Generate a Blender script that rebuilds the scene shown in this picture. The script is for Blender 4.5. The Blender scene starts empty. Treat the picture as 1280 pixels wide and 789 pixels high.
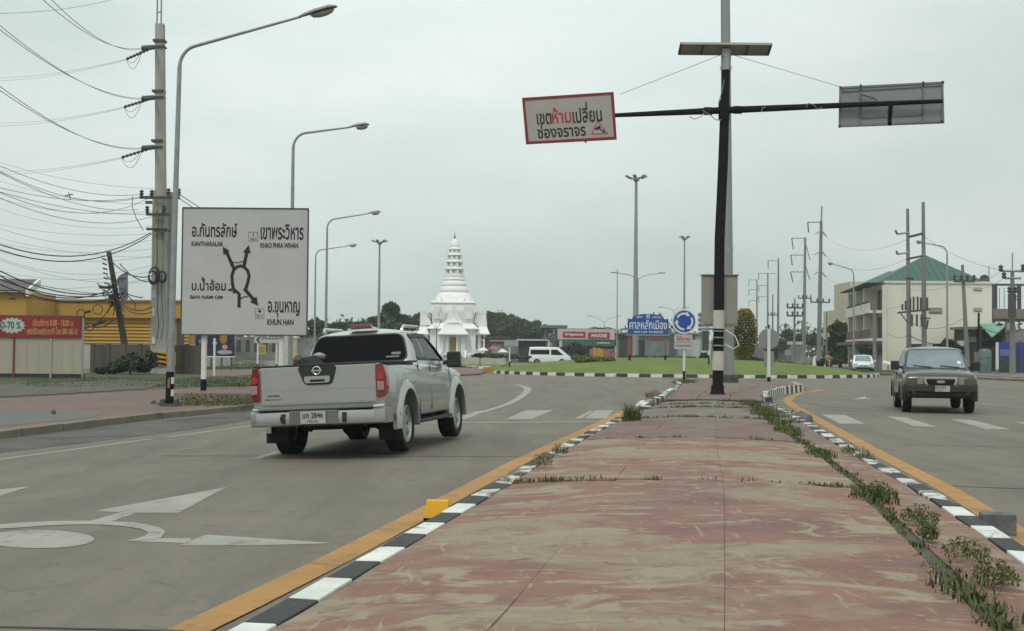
import bpy, bmesh, math, random
import numpy as np
from math import sin, cos, pi, radians, sqrt, atan, atan2
from mathutils import Matrix, Vector
random.seed(7)
rng = np.random.default_rng(7)
S = bpy.context.scene
C = S.collection

# ---------------------------------------------------------------- camera, sky, sun, exposure
F_PX, CAM_H = 1600.0, 1.42
PITCH, ROLL = atan(46.5 / 1600), radians(.5)
cam_d = bpy.data.cameras.new('camera')
cam_d.sensor_width = 36; cam_d.sensor_fit = 'HORIZONTAL'; cam_d.lens = F_PX * 36 / 1280
cam_d.clip_start = .1; cam_d.clip_end = 5000
cam = bpy.data.objects.new('camera', cam_d); C.objects.link(cam)
CR = Matrix.Rotation(pi / 2 + PITCH, 3, 'X') @ Matrix.Rotation(ROLL, 3, 'Z')
cam.matrix_world = Matrix.Translation((0, 0, CAM_H)) @ CR.to_4x4()
S.camera = cam
W = bpy.data.worlds.new('World'); S.world = W; W.use_nodes = True
nt = W.node_tree; nt.nodes.clear()
sky = nt.nodes.new('ShaderNodeTexSky'); sky.sky_type = 'NISHITA'; sky.sun_disc = False
sky.sun_elevation = radians(58); sky.sun_rotation = radians(200); sky.dust_density = 3
tc = nt.nodes.new('ShaderNodeTexCoord')
mp = nt.nodes.new('ShaderNodeMapping'); mp.inputs['Scale'].default_value = (1, 1, 3.2)
nz = nt.nodes.new('ShaderNodeTexNoise'); nz.inputs['Scale'].default_value = 2.2
nz.inputs['Detail'].default_value = 5; nz.inputs['Roughness'].default_value = .5
cr = nt.nodes.new('ShaderNodeValToRGB')
cr.color_ramp.elements[0].position = .3; cr.color_ramp.elements[0].color = (4.85, 5.85, 5.52, 1)
cr.color_ramp.elements[1].position = .72; cr.color_ramp.elements[1].color = (7.35, 7.95, 7.7, 1)
mx = nt.nodes.new('ShaderNodeMix'); mx.data_type = 'RGBA'; mx.inputs[0].default_value = .95
sx_ = nt.nodes.new('ShaderNodeSeparateXYZ'); nt.links.new(tc.outputs['Generated'], sx_.inputs[0])
mr = nt.nodes.new('ShaderNodeMapRange'); mr.inputs['From Min'].default_value = .05; mr.inputs['From Max'].default_value = 1
mr.inputs['To Min'].default_value = 1; mr.inputs['To Max'].default_value = 1.6     # an overcast sky is brighter overhead
nt.links.new(sx_.outputs['Z'], mr.inputs['Value'])
vm = nt.nodes.new('ShaderNodeVectorMath'); vm.operation = 'SCALE'
nt.links.new(cr.outputs[0], vm.inputs[0]); nt.links.new(mr.outputs[0], vm.inputs['Scale'])
dt = nt.nodes.new('ShaderNodeVectorMath'); dt.operation = 'DOT_PRODUCT'   # a broad paler patch of cloud ahead
dt.inputs[1].default_value = Vector((-.10, 1, .36)).normalized(); nt.links.new(tc.outputs['Generated'], dt.inputs[0])
m2 = nt.nodes.new('ShaderNodeMapRange'); m2.interpolation_type = 'SMOOTHSTEP'
for k_, v_ in (('From Min', .90), ('From Max', 1.0), ('To Min', 1.0), ('To Max', 1.17)): m2.inputs[k_].default_value = v_
nt.links.new(dt.outputs['Value'], m2.inputs['Value'])
ml = nt.nodes.new('ShaderNodeMath'); ml.operation = 'MULTIPLY'; nt.links.new(mr.outputs[0], ml.inputs[0]); nt.links.new(m2.outputs[0], ml.inputs[1])
nt.links.new(ml.outputs[0], vm.inputs['Scale'])
bg = nt.nodes.new('ShaderNodeBackground'); bg.inputs['Strength'].default_value = .1
wo = nt.nodes.new('ShaderNodeOutputWorld')
nt.links.new(tc.outputs['Generated'], mp.inputs['Vector']); nt.links.new(mp.outputs[0], nz.inputs['Vector'])
nt.links.new(nz.outputs['Fac'], cr.inputs[0])
nt.links.new(sky.outputs[0], mx.inputs[6]); nt.links.new(vm.outputs[0], mx.inputs[7])
nt.links.new(mx.outputs[2], bg.inputs['Color']); nt.links.new(bg.outputs[0], wo.inputs['Surface'])
sl = bpy.data.lights.new('sun', 'SUN'); sl.energy = 1.3; sl.angle = radians(13); sl.color = (1, .97, .92)
so = bpy.data.objects.new('sun', sl); C.objects.link(so)
so.rotation_euler = (radians(34), 0, radians(-20))
S.view_settings.view_transform = 'Standard'; S.view_settings.look = 'None'
S.view_settings.exposure = 0; S.view_settings.gamma = 1; S.view_settings.use_curve_mapping = False

# ---------------------------------------------------------------- where things stand
TH = radians(10.6)                         # the road runs 10.6 degrees right of the view
def s_of(x, y): return -((x + 1.5) * cos(TH) - (y - 6.5) * sin(TH))
def gz(x, y):                              # road camber falls to the left kerb, levels out at the roundabout
    s = min(max(s_of(x, y), 0), 11); t = min(max((y - 32) / 28, 0), 1)
    return -.025 * s * (1 - t * t * (3 - 2 * t))
def ray(px, py): return CR @ Vector(((px - 640) / F_PX, (394.5 - py) / F_PX, -1))
def G(px, py, off=0.0):
    d = ray(px, py); z = off
    for i in range(40):
        t = (CAM_H - z) / -d.z; x, y = d.x * t, d.y * t; z = .5 * z + .5 * (gz(x, y) + off)
    return Vector((x, y, z))
def D(px, py, depth):
    d = ray(px, py); return Vector((0, 0, CAM_H)) + d * (depth / d.y)
def UV(u, v, off=0.0):
    x = -1.5 + u * cos(TH) + v * sin(TH); y = 6.5 - u * sin(TH) + v * cos(TH)
    return Vector((x, y, gz(x, y) + off))
def lerp(a, b, t): return a + (b - a) * t
def interp(tab, v):
    if v <= tab[0][0]: return tab[0][1]
    for (a, fa), (b, fb) in zip(tab, tab[1:]):
        if v <= b: return lerp(fa, fb, (v - a) / (b - a))
    return tab[-1][1]

# ---------------------------------------------------------------- materials
MATS = {}
def mat(name, col, rough=.6, metal=0, var=.12, scale=2.0, bump=0, bscale=30, coat=0, ior=1.45, emit=0, streak=False):
    if name in MATS: return MATS[name]
    m = bpy.data.materials.new(name); m.use_nodes = True; n = m.node_tree; b = n.nodes['Principled BSDF']
    b.inputs['Roughness'].default_value = rough; b.inputs['Metallic'].default_value = metal
    b.inputs['Coat Weight'].default_value = coat; b.inputs['IOR'].default_value = ior
    tcn = n.nodes.new('ShaderNodeTexCoord')
    vec = tcn.outputs['Object']
    if streak:
        mpp = n.nodes.new('ShaderNodeMapping'); mpp.inputs['Scale'].default_value = (1, 1, .12)
        n.links.new(vec, mpp.inputs[0]); vec = mpp.outputs[0]
    t = n.nodes.new('ShaderNodeTexNoise'); t.inputs['Scale'].default_value = scale; t.inputs['Detail'].default_value = 6
    n.links.new(vec, t.inputs['Vector'])
    r = n.nodes.new('ShaderNodeValToRGB')
    r.color_ramp.elements[0].position = .3; r.color_ramp.elements[1].position = .7
    r.color_ramp.elements[0].color = tuple(c * (1 - var) for c in col) + (1,)
    r.color_ramp.elements[1].color = tuple(min(1, c * (1 + var)) for c in col) + (1,)
    n.links.new(t.outputs['Fac'], r.inputs[0]); n.links.new(r.outputs[0], b.inputs['Base Color'])
    if emit:
        n.links.new(r.outputs[0], b.inputs['Emission Color']); b.inputs['Emission Strength'].default_value = emit
    if bump:
        t2 = n.nodes.new('ShaderNodeTexNoise'); t2.inputs['Scale'].default_value = bscale; t2.inputs['Detail'].default_value = 4
        n.links.new(tcn.outputs['Object'], t2.inputs['Vector'])
        bp = n.nodes.new('ShaderNodeBump'); bp.inputs['Strength'].default_value = bump; bp.inputs['Distance'].default_value = .02
        n.links.new(t2.outputs['Fac'], bp.inputs['Height']); n.links.new(bp.outputs[0], b.inputs['Normal'])
    MATS[name] = m
    return m
def layered(name, layers, rough=.8, bump=.3, bscale=40):
    """layers: list of (colour, noise scale, lo, hi, stretch, distortion); the first is the base"""
    m = bpy.data.materials.new(name); m.use_nodes = True; n = m.node_tree; b = n.nodes['Principled BSDF']
    b.inputs['Roughness'].default_value = rough
    tcn = n.nodes.new('ShaderNodeTexCoord'); prev = None
    for i, (col, sc, lo, hi, st, dist) in enumerate(layers):
        mpn = n.nodes.new('ShaderNodeMapping'); mpn.inputs['Scale'].default_value = st
        mpn.inputs['Location'].default_value = (i * 3.7, i * 1.9, 0)
        mpn.inputs['Rotation'].default_value = (0, 0, TH)
        n.links.new(tcn.outputs['Object'], mpn.inputs[0])
        t = n.nodes.new('ShaderNodeTexNoise'); t.inputs['Scale'].default_value = sc; t.inputs['Detail'].default_value = 7
        t.inputs['Roughness'].default_value = .62; t.inputs['Distortion'].default_value = dist
        n.links.new(mpn.outputs[0], t.inputs['Vector'])
        r = n.nodes.new('ShaderNodeValToRGB'); r.color_ramp.elements[0].position = lo; r.color_ramp.elements[1].position = hi
        n.links.new(t.outputs['Fac'], r.inputs[0])
        if prev is None:
            r.color_ramp.elements[0].color = tuple(c * .85 for c in col) + (1,)
            r.color_ramp.elements[1].color = tuple(c * 1.15 for c in col) + (1,)
            prev = r.outputs[0]
        else:
            mm = n.nodes.new('ShaderNodeMix'); mm.data_type = 'RGBA'; mm.inputs[7].default_value = tuple(col) + (1,)
            n.links.new(r.outputs[0], mm.inputs[0]); n.links.new(prev, mm.inputs[6]); prev = mm.outputs[2]
    n.links.new(prev, b.inputs['Base Color'])
    t2 = n.nodes.new('ShaderNodeTexNoise'); t2.inputs['Scale'].default_value = bscale; t2.inputs['Detail'].default_value = 5
    n.links.new(tcn.outputs['Object'], t2.inputs['Vector'])
    bp = n.nodes.new('ShaderNodeBump'); bp.inputs['Strength'].default_value = bump; bp.inputs['Distance'].default_value = .015
    n.links.new(t2.outputs['Fac'], bp.inputs['Height']); n.links.new(bp.outputs[0], b.inputs['Normal'])
    MATS[name] = m; return m
ROAD = layered('road_concrete', [((.156, .134, .103), .35, .3, .7, (1, 1, 1), 0), ((.112, .098, .078), .55, .45, .7, (2.2, .18, 1), .3),
        ((.195, .168, .128), .8, .52, .75, (1.6, .4, 1), .8), ((.122, .106, .084), 3.0, .56, .66, (1, 1, 1), 1.2), ((.15, .138, .12), 30, .60, .72, (1, 1, 1), 0), ((.05, .046, .04), 45, .60, .7, (1, 1, 1), 0)], .75, .4, 90)
RED = layered('worn_red_paint', [((.22, .103, .076), 1.2, .3, .7, (1, 1, 1), .4), ((.135, .072, .060), .9, .46, .72, (1, 1.3, 1), .6),
        ((.255, .195, .135), .55, .485, .60, (1, 1.2, 1), .9), ((.28, .222, .148), 1.5, .535, .60, (.8, 1.3, 1), 1.3), ((.27, .21, .14), 3.0, .59, .67, (.6, 1.5, 1), 1.6),
        ((.30, .24, .16), 3.2, .60, .67, (2.4, .5, 1), 1.8), ((.16, .07, .055), 5, .56, .72, (1, 1, 1), .8), ((.11, .085, .07), 2.2, .60, .8, (1, 1, 1), .5), ((.13, .10, .085), 60, .58, .75, (1, 1, 1), 0)], .72, .6, 30)
RED2 = layered('old_red_footpath', [((.17, .084, .069), .6, .3, .7, (1, 1, 1), 0), ((.12, .095, .072), .35, .46, .6, (1, 1, 1), .8),
        ((.085, .05, .045), 1.3, .55, .7, (1, 1, 1), .5)], .7, .3, 20)
GRASS = layered('mown_grass', [((.105, .148, .020), .5, .3, .7, (1, 1, 1), 0), ((.165, .185, .034), .25, .45, .7, (1, 1, 1), .5),
        ((.07, .11, .016), 2.5, .5, .7, (1, 1, 1), 0)], .9, .9, 25)
SCRUB = layered('rough_grass', [((.05, .068, .022), .4, .3, .7, (1, 1, 1), 0), ((.075, .064, .042), .3, .48, .62, (1, 1, 1), .6),
        ((.04, .06, .02), 1.8, .5, .7, (1, 1, 1), 0)], .95, .9, 15)
EARTH = layered('damp_earth', [((.09, .078, .06), .6, .3, .7, (1, 1, 1), 0), ((.055, .055, .035), 1.2, .5, .7, (1, 1, 1), .4)], .8, .8, 15)
WET = layered('wet_concrete', [((.095, .088, .078), .5, .3, .7, (1, 1, 1), 0), ((.08, .08, .078), .8, .5, .7, (1, 1, 1), .5)], .62, .3, 20)
KW = layered('kerb_white', [((.66, .66, .62), 2, .3, .7, (1, 1, 1), 0), ((.22, .21, .19), 3.2, .58, .68, (1, 1, 1), 1.2)], .7, .35, 40)
KB = layered('kerb_black', [((.028, .028, .03), 2, .3, .7, (1, 1, 1), 0), ((.12, .11, .10), 3.4, .56, .72, (1, 1, 1), 1.0)], .7, .35, 40)
KC = layered('kerb_concrete', [((.17, .145, .11), 1.2, .3, .7, (1, 1, 1), 0), ((.065, .05, .037), 1.6, .55, .7, (1, 1, 1), 1.0)], .8, .5, 20)
KWW = layered('kerb_white_worn', [((.55, .54, .50), 2, .3, .7, (1, 1, 1), 0), ((.14, .125, .105), 2.6, .48, .58, (1, 1, 1), 1.4)], .75, .5, 30)
YEL = layered('yellow_line_paint', [((.38, .19, .048), 1.2, .3, .7, (1, 1, 1), 0), ((.23, .13, .055), 2.6, .52, .68, (1, 1, 1), 1.0)], .7, .2, 40)
WHT = layered('white_line_paint', [((.30, .285, .25), 1.2, .3, .7, (1, 1, 1), 0), ((.14, .13, .11), 5, .56, .70, (1, 1, 1), .6)], .7, .2, 40)
WHT2 = layered('faint_line_paint', [((.18, .165, .14), 1.2, .3, .7, (1, 1, 1), 0), ((.11, .10, .085), 3, .5, .7, (1, 1, 1), .6)], .7, .2, 40)
BLK = mat('black_paint', (.012, .012, .012), .75, var=.3, scale=5, ior=1.2)
WHP = mat('white_pole_paint', (.68, .68, .62), .55, var=.08, scale=5, bump=.1)
GRY = mat('grey_steel', (.30, .31, .31), .5, .3, var=.12, scale=4)
DGR = mat('dark_grey', (.07, .07, .07), .6, var=.2, scale=4)
CONC = mat('pole_concrete', (.36, .345, .31), .85, var=.18, scale=1.5, bump=.4, bscale=12, streak=True)
RUB = mat('rubber', (.012, .012, .012), .85, var=.2, scale=8)
WIRE = mat('cable_black', (.03, .03, .03), .7, var=.1)
WIREL = mat('cable_grey', (.24, .25, .25), .6, var=.1)
LEAFD = mat('leaf_dark', (.052, .078, .042), .75, var=.5, scale=.5)
LEAFM = mat('leaf_mid', (.055, .09, .03), .75, var=.45, scale=.6)
LEAFY = mat('leaf_golden', (.30, .22, .035), .7, var=.35, scale=2)
BARK = mat('bark', (.09, .07, .05), .9, var=.3, scale=4, bump=.5)
BLADE = mat('grass_blade', (.078, .096, .030), .8, var=.45, scale=3)
DRY = mat('dry_stem', (.28, .23, .12), .9, var=.3, scale=5)

# ---------------------------------------------------------------- mesh collecting
MW = {}
class MB:
    def __init__(s): s.v = []; s.f = []; s.m = []
    def add(s, vs, fs, m=0):
        o = len(s.v); s.v += [tuple(p) for p in vs]; s.f += [tuple(i + o for i in f) for f in fs]; s.m += [m] * len(fs); return s
    def box(s, x0, x1, y0, y1, z0, z1, m=0, M=None):
        vs = [Vector((x, y, z)) for z in (z0, z1) for y in (y0, y1) for x in (x0, x1)]
        if M is not None: vs = [M @ p for p in vs]
        return s.add(vs, [(0, 2, 3, 1), (4, 5, 7, 6), (0, 1, 5, 4), (2, 6, 7, 3), (0, 4, 6, 2), (1, 3, 7, 5)], m)
    def tube(s, pts, r, n=8, m=0, cap=True):
        pts = [Vector(p) for p in pts]; k = len(pts)
        rs = r if isinstance(r, (list, tuple)) else [r] * k
        vs = []; prev = None
        for i, p in enumerate(pts):
            t = (pts[min(i + 1, k - 1)] - pts[max(i - 1, 0)]).normalized()
            if prev is None:
                a = Vector((0, 0, 1)) if abs(t.z) < .9 else Vector((1, 0, 0)); u = t.cross(a).normalized()
            else: u = (prev - t * prev.dot(t)).normalized()
            prev = u; w = t.cross(u)
            vs += [p + (u * cos(2 * pi * j / n) + w * sin(2 * pi * j / n)) * rs[i] for j in range(n)]
        fs = [(i * n + j, i * n + (j + 1) % n, (i + 1) * n + (j + 1) % n, (i + 1) * n + j) for i in range(k - 1) for j in range(n)]
        if cap: fs += [tuple(range(n - 1, -1, -1)), tuple((k - 1) * n + j for j in range(n))]
        return s.add(vs, fs, m)
    def lathe(s, prof, o=(0, 0, 0), axis='z', n=24, m=0, close=False, sq=0):
        vs = []
        for r, h in prof:
            for j in range(n):
                a = 2 * pi * (j + .5) / n; q = 1
                if sq: q = 1 + sq * (1 / max(abs(cos(a)), abs(sin(a))) - 1)
                c, d = r * cos(a) * q, r * sin(a) * q
                p = (c, d, h) if axis == 'z' else ((h, c, d) if axis == 'x' else (c, h, d))
                vs.append((p[0] + o[0], p[1] + o[1], p[2] + o[2]))
        k = len(prof)
        fs = [(i * n + j, i * n + (j + 1) % n, (i + 1) * n + (j + 1) % n, (i + 1) * n + j) for i in range(k - 1) for j in range(n)]
        if close: fs += [((k - 1) * n + j, (k - 1) * n + (j + 1) % n, (j + 1) % n, j) for j in range(n)]
        else: fs += [tuple(range(n - 1, -1, -1)), tuple((k - 1) * n + j for j in range(n))]
        return s.add(vs, fs, m)
    def prism(s, a, b, m=0):               # two matching outlines joined
        n = len(a)
        return s.add(list(a) + list(b), [tuple(range(n)), tuple(range(2 * n - 1, n - 1, -1))] + [(i, i + n, (i + 1) % n + n, (i + 1) % n) for i in range(n)], m)
    def ribbon(s, pts, w, off=0.0, m=0):   # painted line on the road, follows the ground
        pts = [Vector((p[0], p[1])) for p in pts]; q = []
        for a, b in zip(pts, pts[1:]):
            k = max(1, int((b - a).length / 1.5)); q += [a.lerp(b, i / k) for i in range(k)]
        q.append(pts[-1]); vs = []
        for i, p in enumerate(q):
            t = (q[min(i + 1, len(q) - 1)] - q[max(i - 1, 0)]).normalized(); nn = Vector((-t.y, t.x))
            ww = w[0] + (w[1] - w[0]) * i / (len(q) - 1) if isinstance(w, tuple) else w
            for sg in (1, -1):
                e = p + nn * ww * .5 * sg; vs.append((e.x, e.y, gz(e.x, e.y) + off))
        return s.add(vs, [(2 * i, 2 * i + 1, 2 * i + 3, 2 * i + 2) for i in range(len(q) - 1)], m)
    def text(s, txt, x0, z0, x1, z1, y, m=0, bold=.0, face=-1):
        vs, fs = text_geo(txt, bold)
        if not vs: return s
        ax = min(v[0] for v in vs); bx = max(v[0] for v in vs); ay = min(v[1] for v in vs); by = max(v[1] for v in vs)
        out = []
        for v in vs:
            x = lerp(x0, x1, (v[0] - ax) / (bx - ax)); z = lerp(z0, z1, (v[1] - ay) / (by - ay))
            out.append((x if face < 0 else -x, y, z))
        return s.add(out, fs, m)
    def build(s, name, mats, parent=None, world=True, smooth=None, bevel=0, kind=None):
        me = bpy.data.meshes.new(name); vs = s.v
        if parent is not None and world:
            inv = MW[parent.name].inverted(); vs = [tuple(inv @ Vector(p)) for p in vs]
        me.from_pydata(vs, [], s.f)
        if not isinstance(mats, (list, tuple)): mats = [mats]
        for m in mats: me.materials.append(m)
        if len(mats) > 1: me.polygons.foreach_set('material_index', s.m)
        if bevel:
            bm = bmesh.new(); bm.from_mesh(me); bmesh.ops.remove_doubles(bm, verts=bm.verts, dist=1e-5)
            es = [e for e in bm.edges if len(e.link_faces) == 2 and e.calc_face_angle(0) > .5]
            bmesh.ops.bevel(bm, geom=es, offset=bevel, segments=2, profile=.6, affect='EDGES', clamp_overlap=True)
            bm.to_mesh(me); bm.free()
        me.update()
        if smooth:
            me.shade_smooth(); me.set_sharp_from_angle(angle=radians(smooth))
        o = bpy.data.objects.new(name, me); C.objects.link(o)
        if parent is not None: o.parent = parent; MW[o.name] = MW[parent.name]
        else: MW[o.name] = Matrix()
        if kind: o['kind'] = kind
        return o
_tg = {}
def _raw(txt, bold):
    k = (txt, bold)
    if k in _tg: return _tg[k]
    c = bpy.data.curves.new('t', 'FONT'); c.body = txt; c.resolution_u = 3; c.offset = bold
    o = bpy.data.objects.new('t', c); C.objects.link(o)
    me = bpy.data.meshes.new_from_object(o.evaluated_get(bpy.context.evaluated_depsgraph_get()))
    _tg[k] = ([tuple(v.co) for v in me.vertices], [tuple(p.vertices) for p in me.polygons])
    bpy.data.objects.remove(o); bpy.data.curves.remove(c); bpy.data.meshes.remove(me)
    return _tg[k]
def text_geo(txt, bold=0):
    """text as flat faces; a Thai tone mark that sits over an upper vowel is raised above it"""
    base = ''; lifted = []
    for i, ch in enumerate(txt):
        nx = txt[i + 1] if i + 1 < len(txt) else ''; pv = txt[i - 1] if i else ''
        if ch in '่้๊๋์' and (pv in 'ัิีึื' or nx == 'ำ') and i: lifted.append((base + ch, ch))
        else: base += ch
    vs, fs = _raw(base, bold); vs = list(vs); fs = list(fs)
    for pre, ch in lifted:
        adv = max(p[0] for p in _raw(pre[:-1] + '|', 0)[0]) - max(p[0] for p in _raw('|', 0)[0])
        a, b = _raw(ch, bold); o = len(vs)
        vs += [(p[0] + adv, p[1] + .19, 0) for p in a]
        fs += [tuple(i + o for i in f) for f in b]
    return vs, fs
def thing(name, label, cat, loc=(0, 0, 0), rz=0.0, group=None, ry=0.0):
    o = bpy.data.objects.new(name, None); C.objects.link(o); o.empty_display_size = .3
    o.location = loc; o.rotation_euler = (0, ry, rz)
    o['label'] = label; o['category'] = cat
    if group: o['group'] = group
    MW[o.name] = Matrix.Translation(loc) @ Matrix.Rotation(rz, 4, 'Z') @ Matrix.Rotation(ry, 4, 'Y')
    return o
def tag(o, label, cat, group=None, kind=None):
    o['label'] = label; o['category'] = cat
    if group: o['group'] = group
    if kind: o['kind'] = kind
    return o
def np_mesh(name, v, f, mats, mi=None, parent=None, kind=None):
    v = np.asarray(v, dtype=np.float32).reshape(-1, 3); f = np.asarray(f, dtype=np.int32)
    if parent is not None:
        inv = np.array(MW[parent.name].inverted(), dtype=np.float32); v = v @ inv[:3, :3].T + inv[:3, 3]
    k = f.shape[1]; me = bpy.data.meshes.new(name)
    me.vertices.add(len(v)); me.vertices.foreach_set('co', v.ravel())
    me.loops.add(f.size); me.loops.foreach_set('vertex_index', f.ravel())
    me.polygons.add(len(f)); me.polygons.foreach_set('loop_start', np.arange(0, f.size, k, dtype=np.int32))
    me.polygons.foreach_set('loop_total', np.full(len(f), k, dtype=np.int32))
    for m in mats: me.materials.append(m)
    if mi is not None: me.polygons.foreach_set('material_index', np.asarray(mi, dtype=np.int32))
    me.update(calc_edges=True)
    o = bpy.data.objects.new(name, me); C.objects.link(o)
    if parent is not None: o.parent = parent; MW[o.name] = MW[parent.name]
    else: MW[o.name] = Matrix()
    if kind: o['kind'] = kind
    return o
def rrect(corners, r, n=4):                # rounded outline of a convex polygon in 2D
    out = []; k = len(corners); cs = [Vector(c) for c in corners]
    for i in range(k):
        p, a, b = cs[i], cs[i - 1], cs[(i + 1) % k]
        ra = min(r, (a - p).length * .45, (b - p).length * .45)
        s0 = p + (a - p).normalized() * ra; s1 = p + (b - p).normalized() * ra
        for j in range(n + 1):
            t = j / n; out.append((s0 * (1 - t) ** 2 + p * 2 * t * (1 - t) + s1 * t * t))
    return [(q.x, q.y) for q in out]

# ---------------------------------------------------------------- ground, road, verges
def grid_sheet(name, xs, ys, off, m):
    vs = [(x, y, gz(x, y) + off) for y in ys for x in xs]; n = len(xs)
    fs = [(j * n + i, j * n + i + 1, (j + 1) * n + i + 1, (j + 1) * n + i) for j in range(len(ys) - 1) for i in range(n - 1)]
    return np_mesh(name, vs, fs, [m], kind='structure')
def frange(a, b, st): return [a + st * i for i in range(int(round((b - a) / st)) + 1)]
grid_sheet('ground', [-880, -500, -250, -140] + frange(-80, 80, 5) + [140, 250, 500, 880],
           [-300, -100, -30] + frange(-10, 175, 5) + [230, 300, 450, 650, 880], -.09, SCRUB)
grid_sheet('road', frange(-70, 75, 1), frange(-9, 185, 1), 0, ROAD)

def sheet(name, pts, off, m, side=0.0, kind='structure', parent=None, step=2.0):
    bm = bmesh.new()
    vs = [bm.verts.new((p[0], p[1], 0)) for p in pts]; f = bm.faces.new(vs)
    if f.normal.z < 0: bmesh.ops.reverse_faces(bm, faces=[f])
    bmesh.ops.triangulate(bm, faces=bm.faces[:])
    for ax in (0, 1):
        a = min(p[ax] for p in pts); b = max(p[ax] for p in pts); t = a + step
        while t < b and (t < 90 or ax == 0):
            no = (1, 0, 0) if ax == 0 else (0, 1, 0)
            bmesh.ops.bisect_plane(bm, geom=bm.verts[:] + bm.edges[:] + bm.faces[:], plane_co=tuple(n * t for n in no), plane_no=no, dist=1e-4)
            t += step
    for v in bm.verts: v.co.z = gz(v.co.x, v.co.y) + off
    if side:
        be = [e for e in bm.edges if len(e.link_faces) == 1]
        r = bmesh.ops.extrude_edge_only(bm, edges=be)
        for v in r['geom']:
            if isinstance(v, bmesh.types.BMVert): v.co.z -= side
    bmesh.ops.recalc_face_normals(bm, faces=bm.faces[:])
    me = bpy.data.meshes.new(name); bm.to_mesh(me); bm.free(); me.materials.append(m)
    o = bpy.data.objects.new(name, me); C.objects.link(o)
    if kind: o['kind'] = kind
    if parent is not None: o.parent = parent
    MW[o.name] = Matrix(); return o
def px(L, off=0.0): return [G(a, b, off) for a, b in L]

CURB = [(-17.5, -8.5), (-13.6, 5), (-11.2, 15), (-9.75, 22), (-9.35, 26), (-8.65, 31.2), (-7.34, 36.3), (-6.2, 43), (-6.0, 50), (-8, 57), (-13, 63), (-22, 70), (-38, 80), (-69, 95)]
verge = sheet('roadside_verge', CURB + [(-69, -8.5)], .13, SCRUB, .25, step=1.5)
sheet('footpath', px([(-330, 640), (-120, 562), (0, 540), (100, 527.5), (200, 517), (315, 506), (335, 504), (430, 487), (440, 478), (320, 482), (180, 488), (60, 495), (0, 498), (-120, 505), (-420, 520)], .137), .137, RED2, .0, step=1.5)
sheet('wet_footpath_patch', px([(-160, 527), (0, 513), (75, 513), (130, 517), (112, 523), (40, 529), (-50, 538)], .142), .142, WET)
sheet('dirt_strip', px([(-400, 512), (0, 496), (60, 493), (180, 486), (215, 478), (150, 475), (70, 478), (0, 481), (-300, 484)], .147), .147, EARTH)
sheet('side_footpath', px([(250, 471), (430, 466), (430, 460), (262, 461)], .137), .137, RED2)
sheet('gutter_stain', px([(-200, 600), (0, 566), (120, 552), (240, 537), (330, 522), (330, 510), (250, 521), (130, 532), (0, 549), (-200, 575)], .004), .004,
      layered('gutter_dirt', [((.085, .078, .068), .8, .3, .7, (1, 1, 1), 0), ((.04, .038, .036), .5, .42, .6, (1, 1, 1), .8), ((.13, .115, .095), 1.5, .58, .7, (1, 1, 1), .5)], .75, .3, 30))
# left kerb: weathered concrete stones
curb = MB().build('roadside_kerb', KC, kind='structure')
def along(pts, step):
    pts = [Vector(p[:2]) for p in pts]; out = []; carry = 0.0
    for a, b in zip(pts, pts[1:]):
        L = (b - a).length; t = carry
        while t < L: out.append((a + (b - a) * (t / L), (b - a).normalized())); t += step
        carry = t - L
    return out
def stone(p, t, ln, w, h, z0, m, parent, name='kerb_stone', jit=.004, bev=.012):
    mb = MB(); nn = Vector((-t.y, t.x)); ln2 = ln / 2 - .004
    top = [random.uniform(-jit, jit) for _ in range(4)]
    vs = []
    for z, k in ((z0 - .1, 0), (z0 + h, 1)):
        for i, (a, b) in enumerate(((-1, 0), (1, 0), (1, 1), (-1, 1))):
            q = p + t * a * ln2 + nn * b * w
            inset = .02 * k if b == 0 else 0
            q = q + nn * inset
            vs.append((q.x, q.y, z + gz(p.x, p.y) + (top[i] if k else 0)))
    mb.add(vs, [(3, 2, 1, 0), (4, 5, 6, 7), (0, 1, 5, 4), (1, 2, 6, 5), (2, 3, 7, 6), (3, 0, 4, 7)])
    return mb.build(name, m, parent, world=False, bevel=bev)
for p, t in along(CURB[:-2], 1.0):
    if p.y > 12: stone(p + t * .5 + Vector((t.y, -t.x)) * .07, t, 1.0, .30, .15, 0, KC, curb, jit=.01)

# ---------------------------------------------------------------- painted markings
def marks(name, polys=(), ribs=(), m=WHT, off=.0025):
    mb = MB()
    for L in polys: mb.add([p for p in px(L, off)], [tuple(range(len(L)))])
    for L, w in ribs: mb.ribbon(px(L, off), w, off)
    return mb.build(name, m, kind='structure')
marks('lane_arrow_marking', [
    [(283, 609), (223, 641), (172, 641), (117, 639)], [(172, 641), (135, 653), (108, 653), (151, 640.3)],
    [(257, 668.5), (300, 671), (419, 679), (330, 681.6), (223, 681.8)], [(200, 673), (240, 673), (235, 679), (157, 676.3)]])
def arc_px(cx, cy, rx, ry, a0, a1, n=24): return [(cx + rx * cos(radians(lerp(a0, a1, i / n))), cy - ry * sin(radians(lerp(a0, a1, i / n)))) for i in range(n + 1)]
marks('roundabout_symbol_marking', [[(48 + 70 * cos(a), 674 - 11.3 * sin(a)) for a in [2 * pi * i / 32 for i in range(32)]]],
      off=.0035)
mb = MB()
outer = [(-60, 663), (0, 655.3), (30, 653), (59, 651.5), (85, 651), (114, 651), (140, 651.8), (165, 653), (183, 655.5), (198, 659), (206, 663), (206, 667), (202, 671), (197, 674)]
inner = [(-60, 668), (0, 661), (30, 659), (59, 657), (85, 655.8), (110, 655.6), (130, 656), (146, 657), (163, 658.8), (176, 661), (185, 665), (183, 669), (172, 673), (157, 676.3)]
o_ = px(outer, .0045); i_ = px(inner, .0045); n_ = len(o_)
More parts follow.
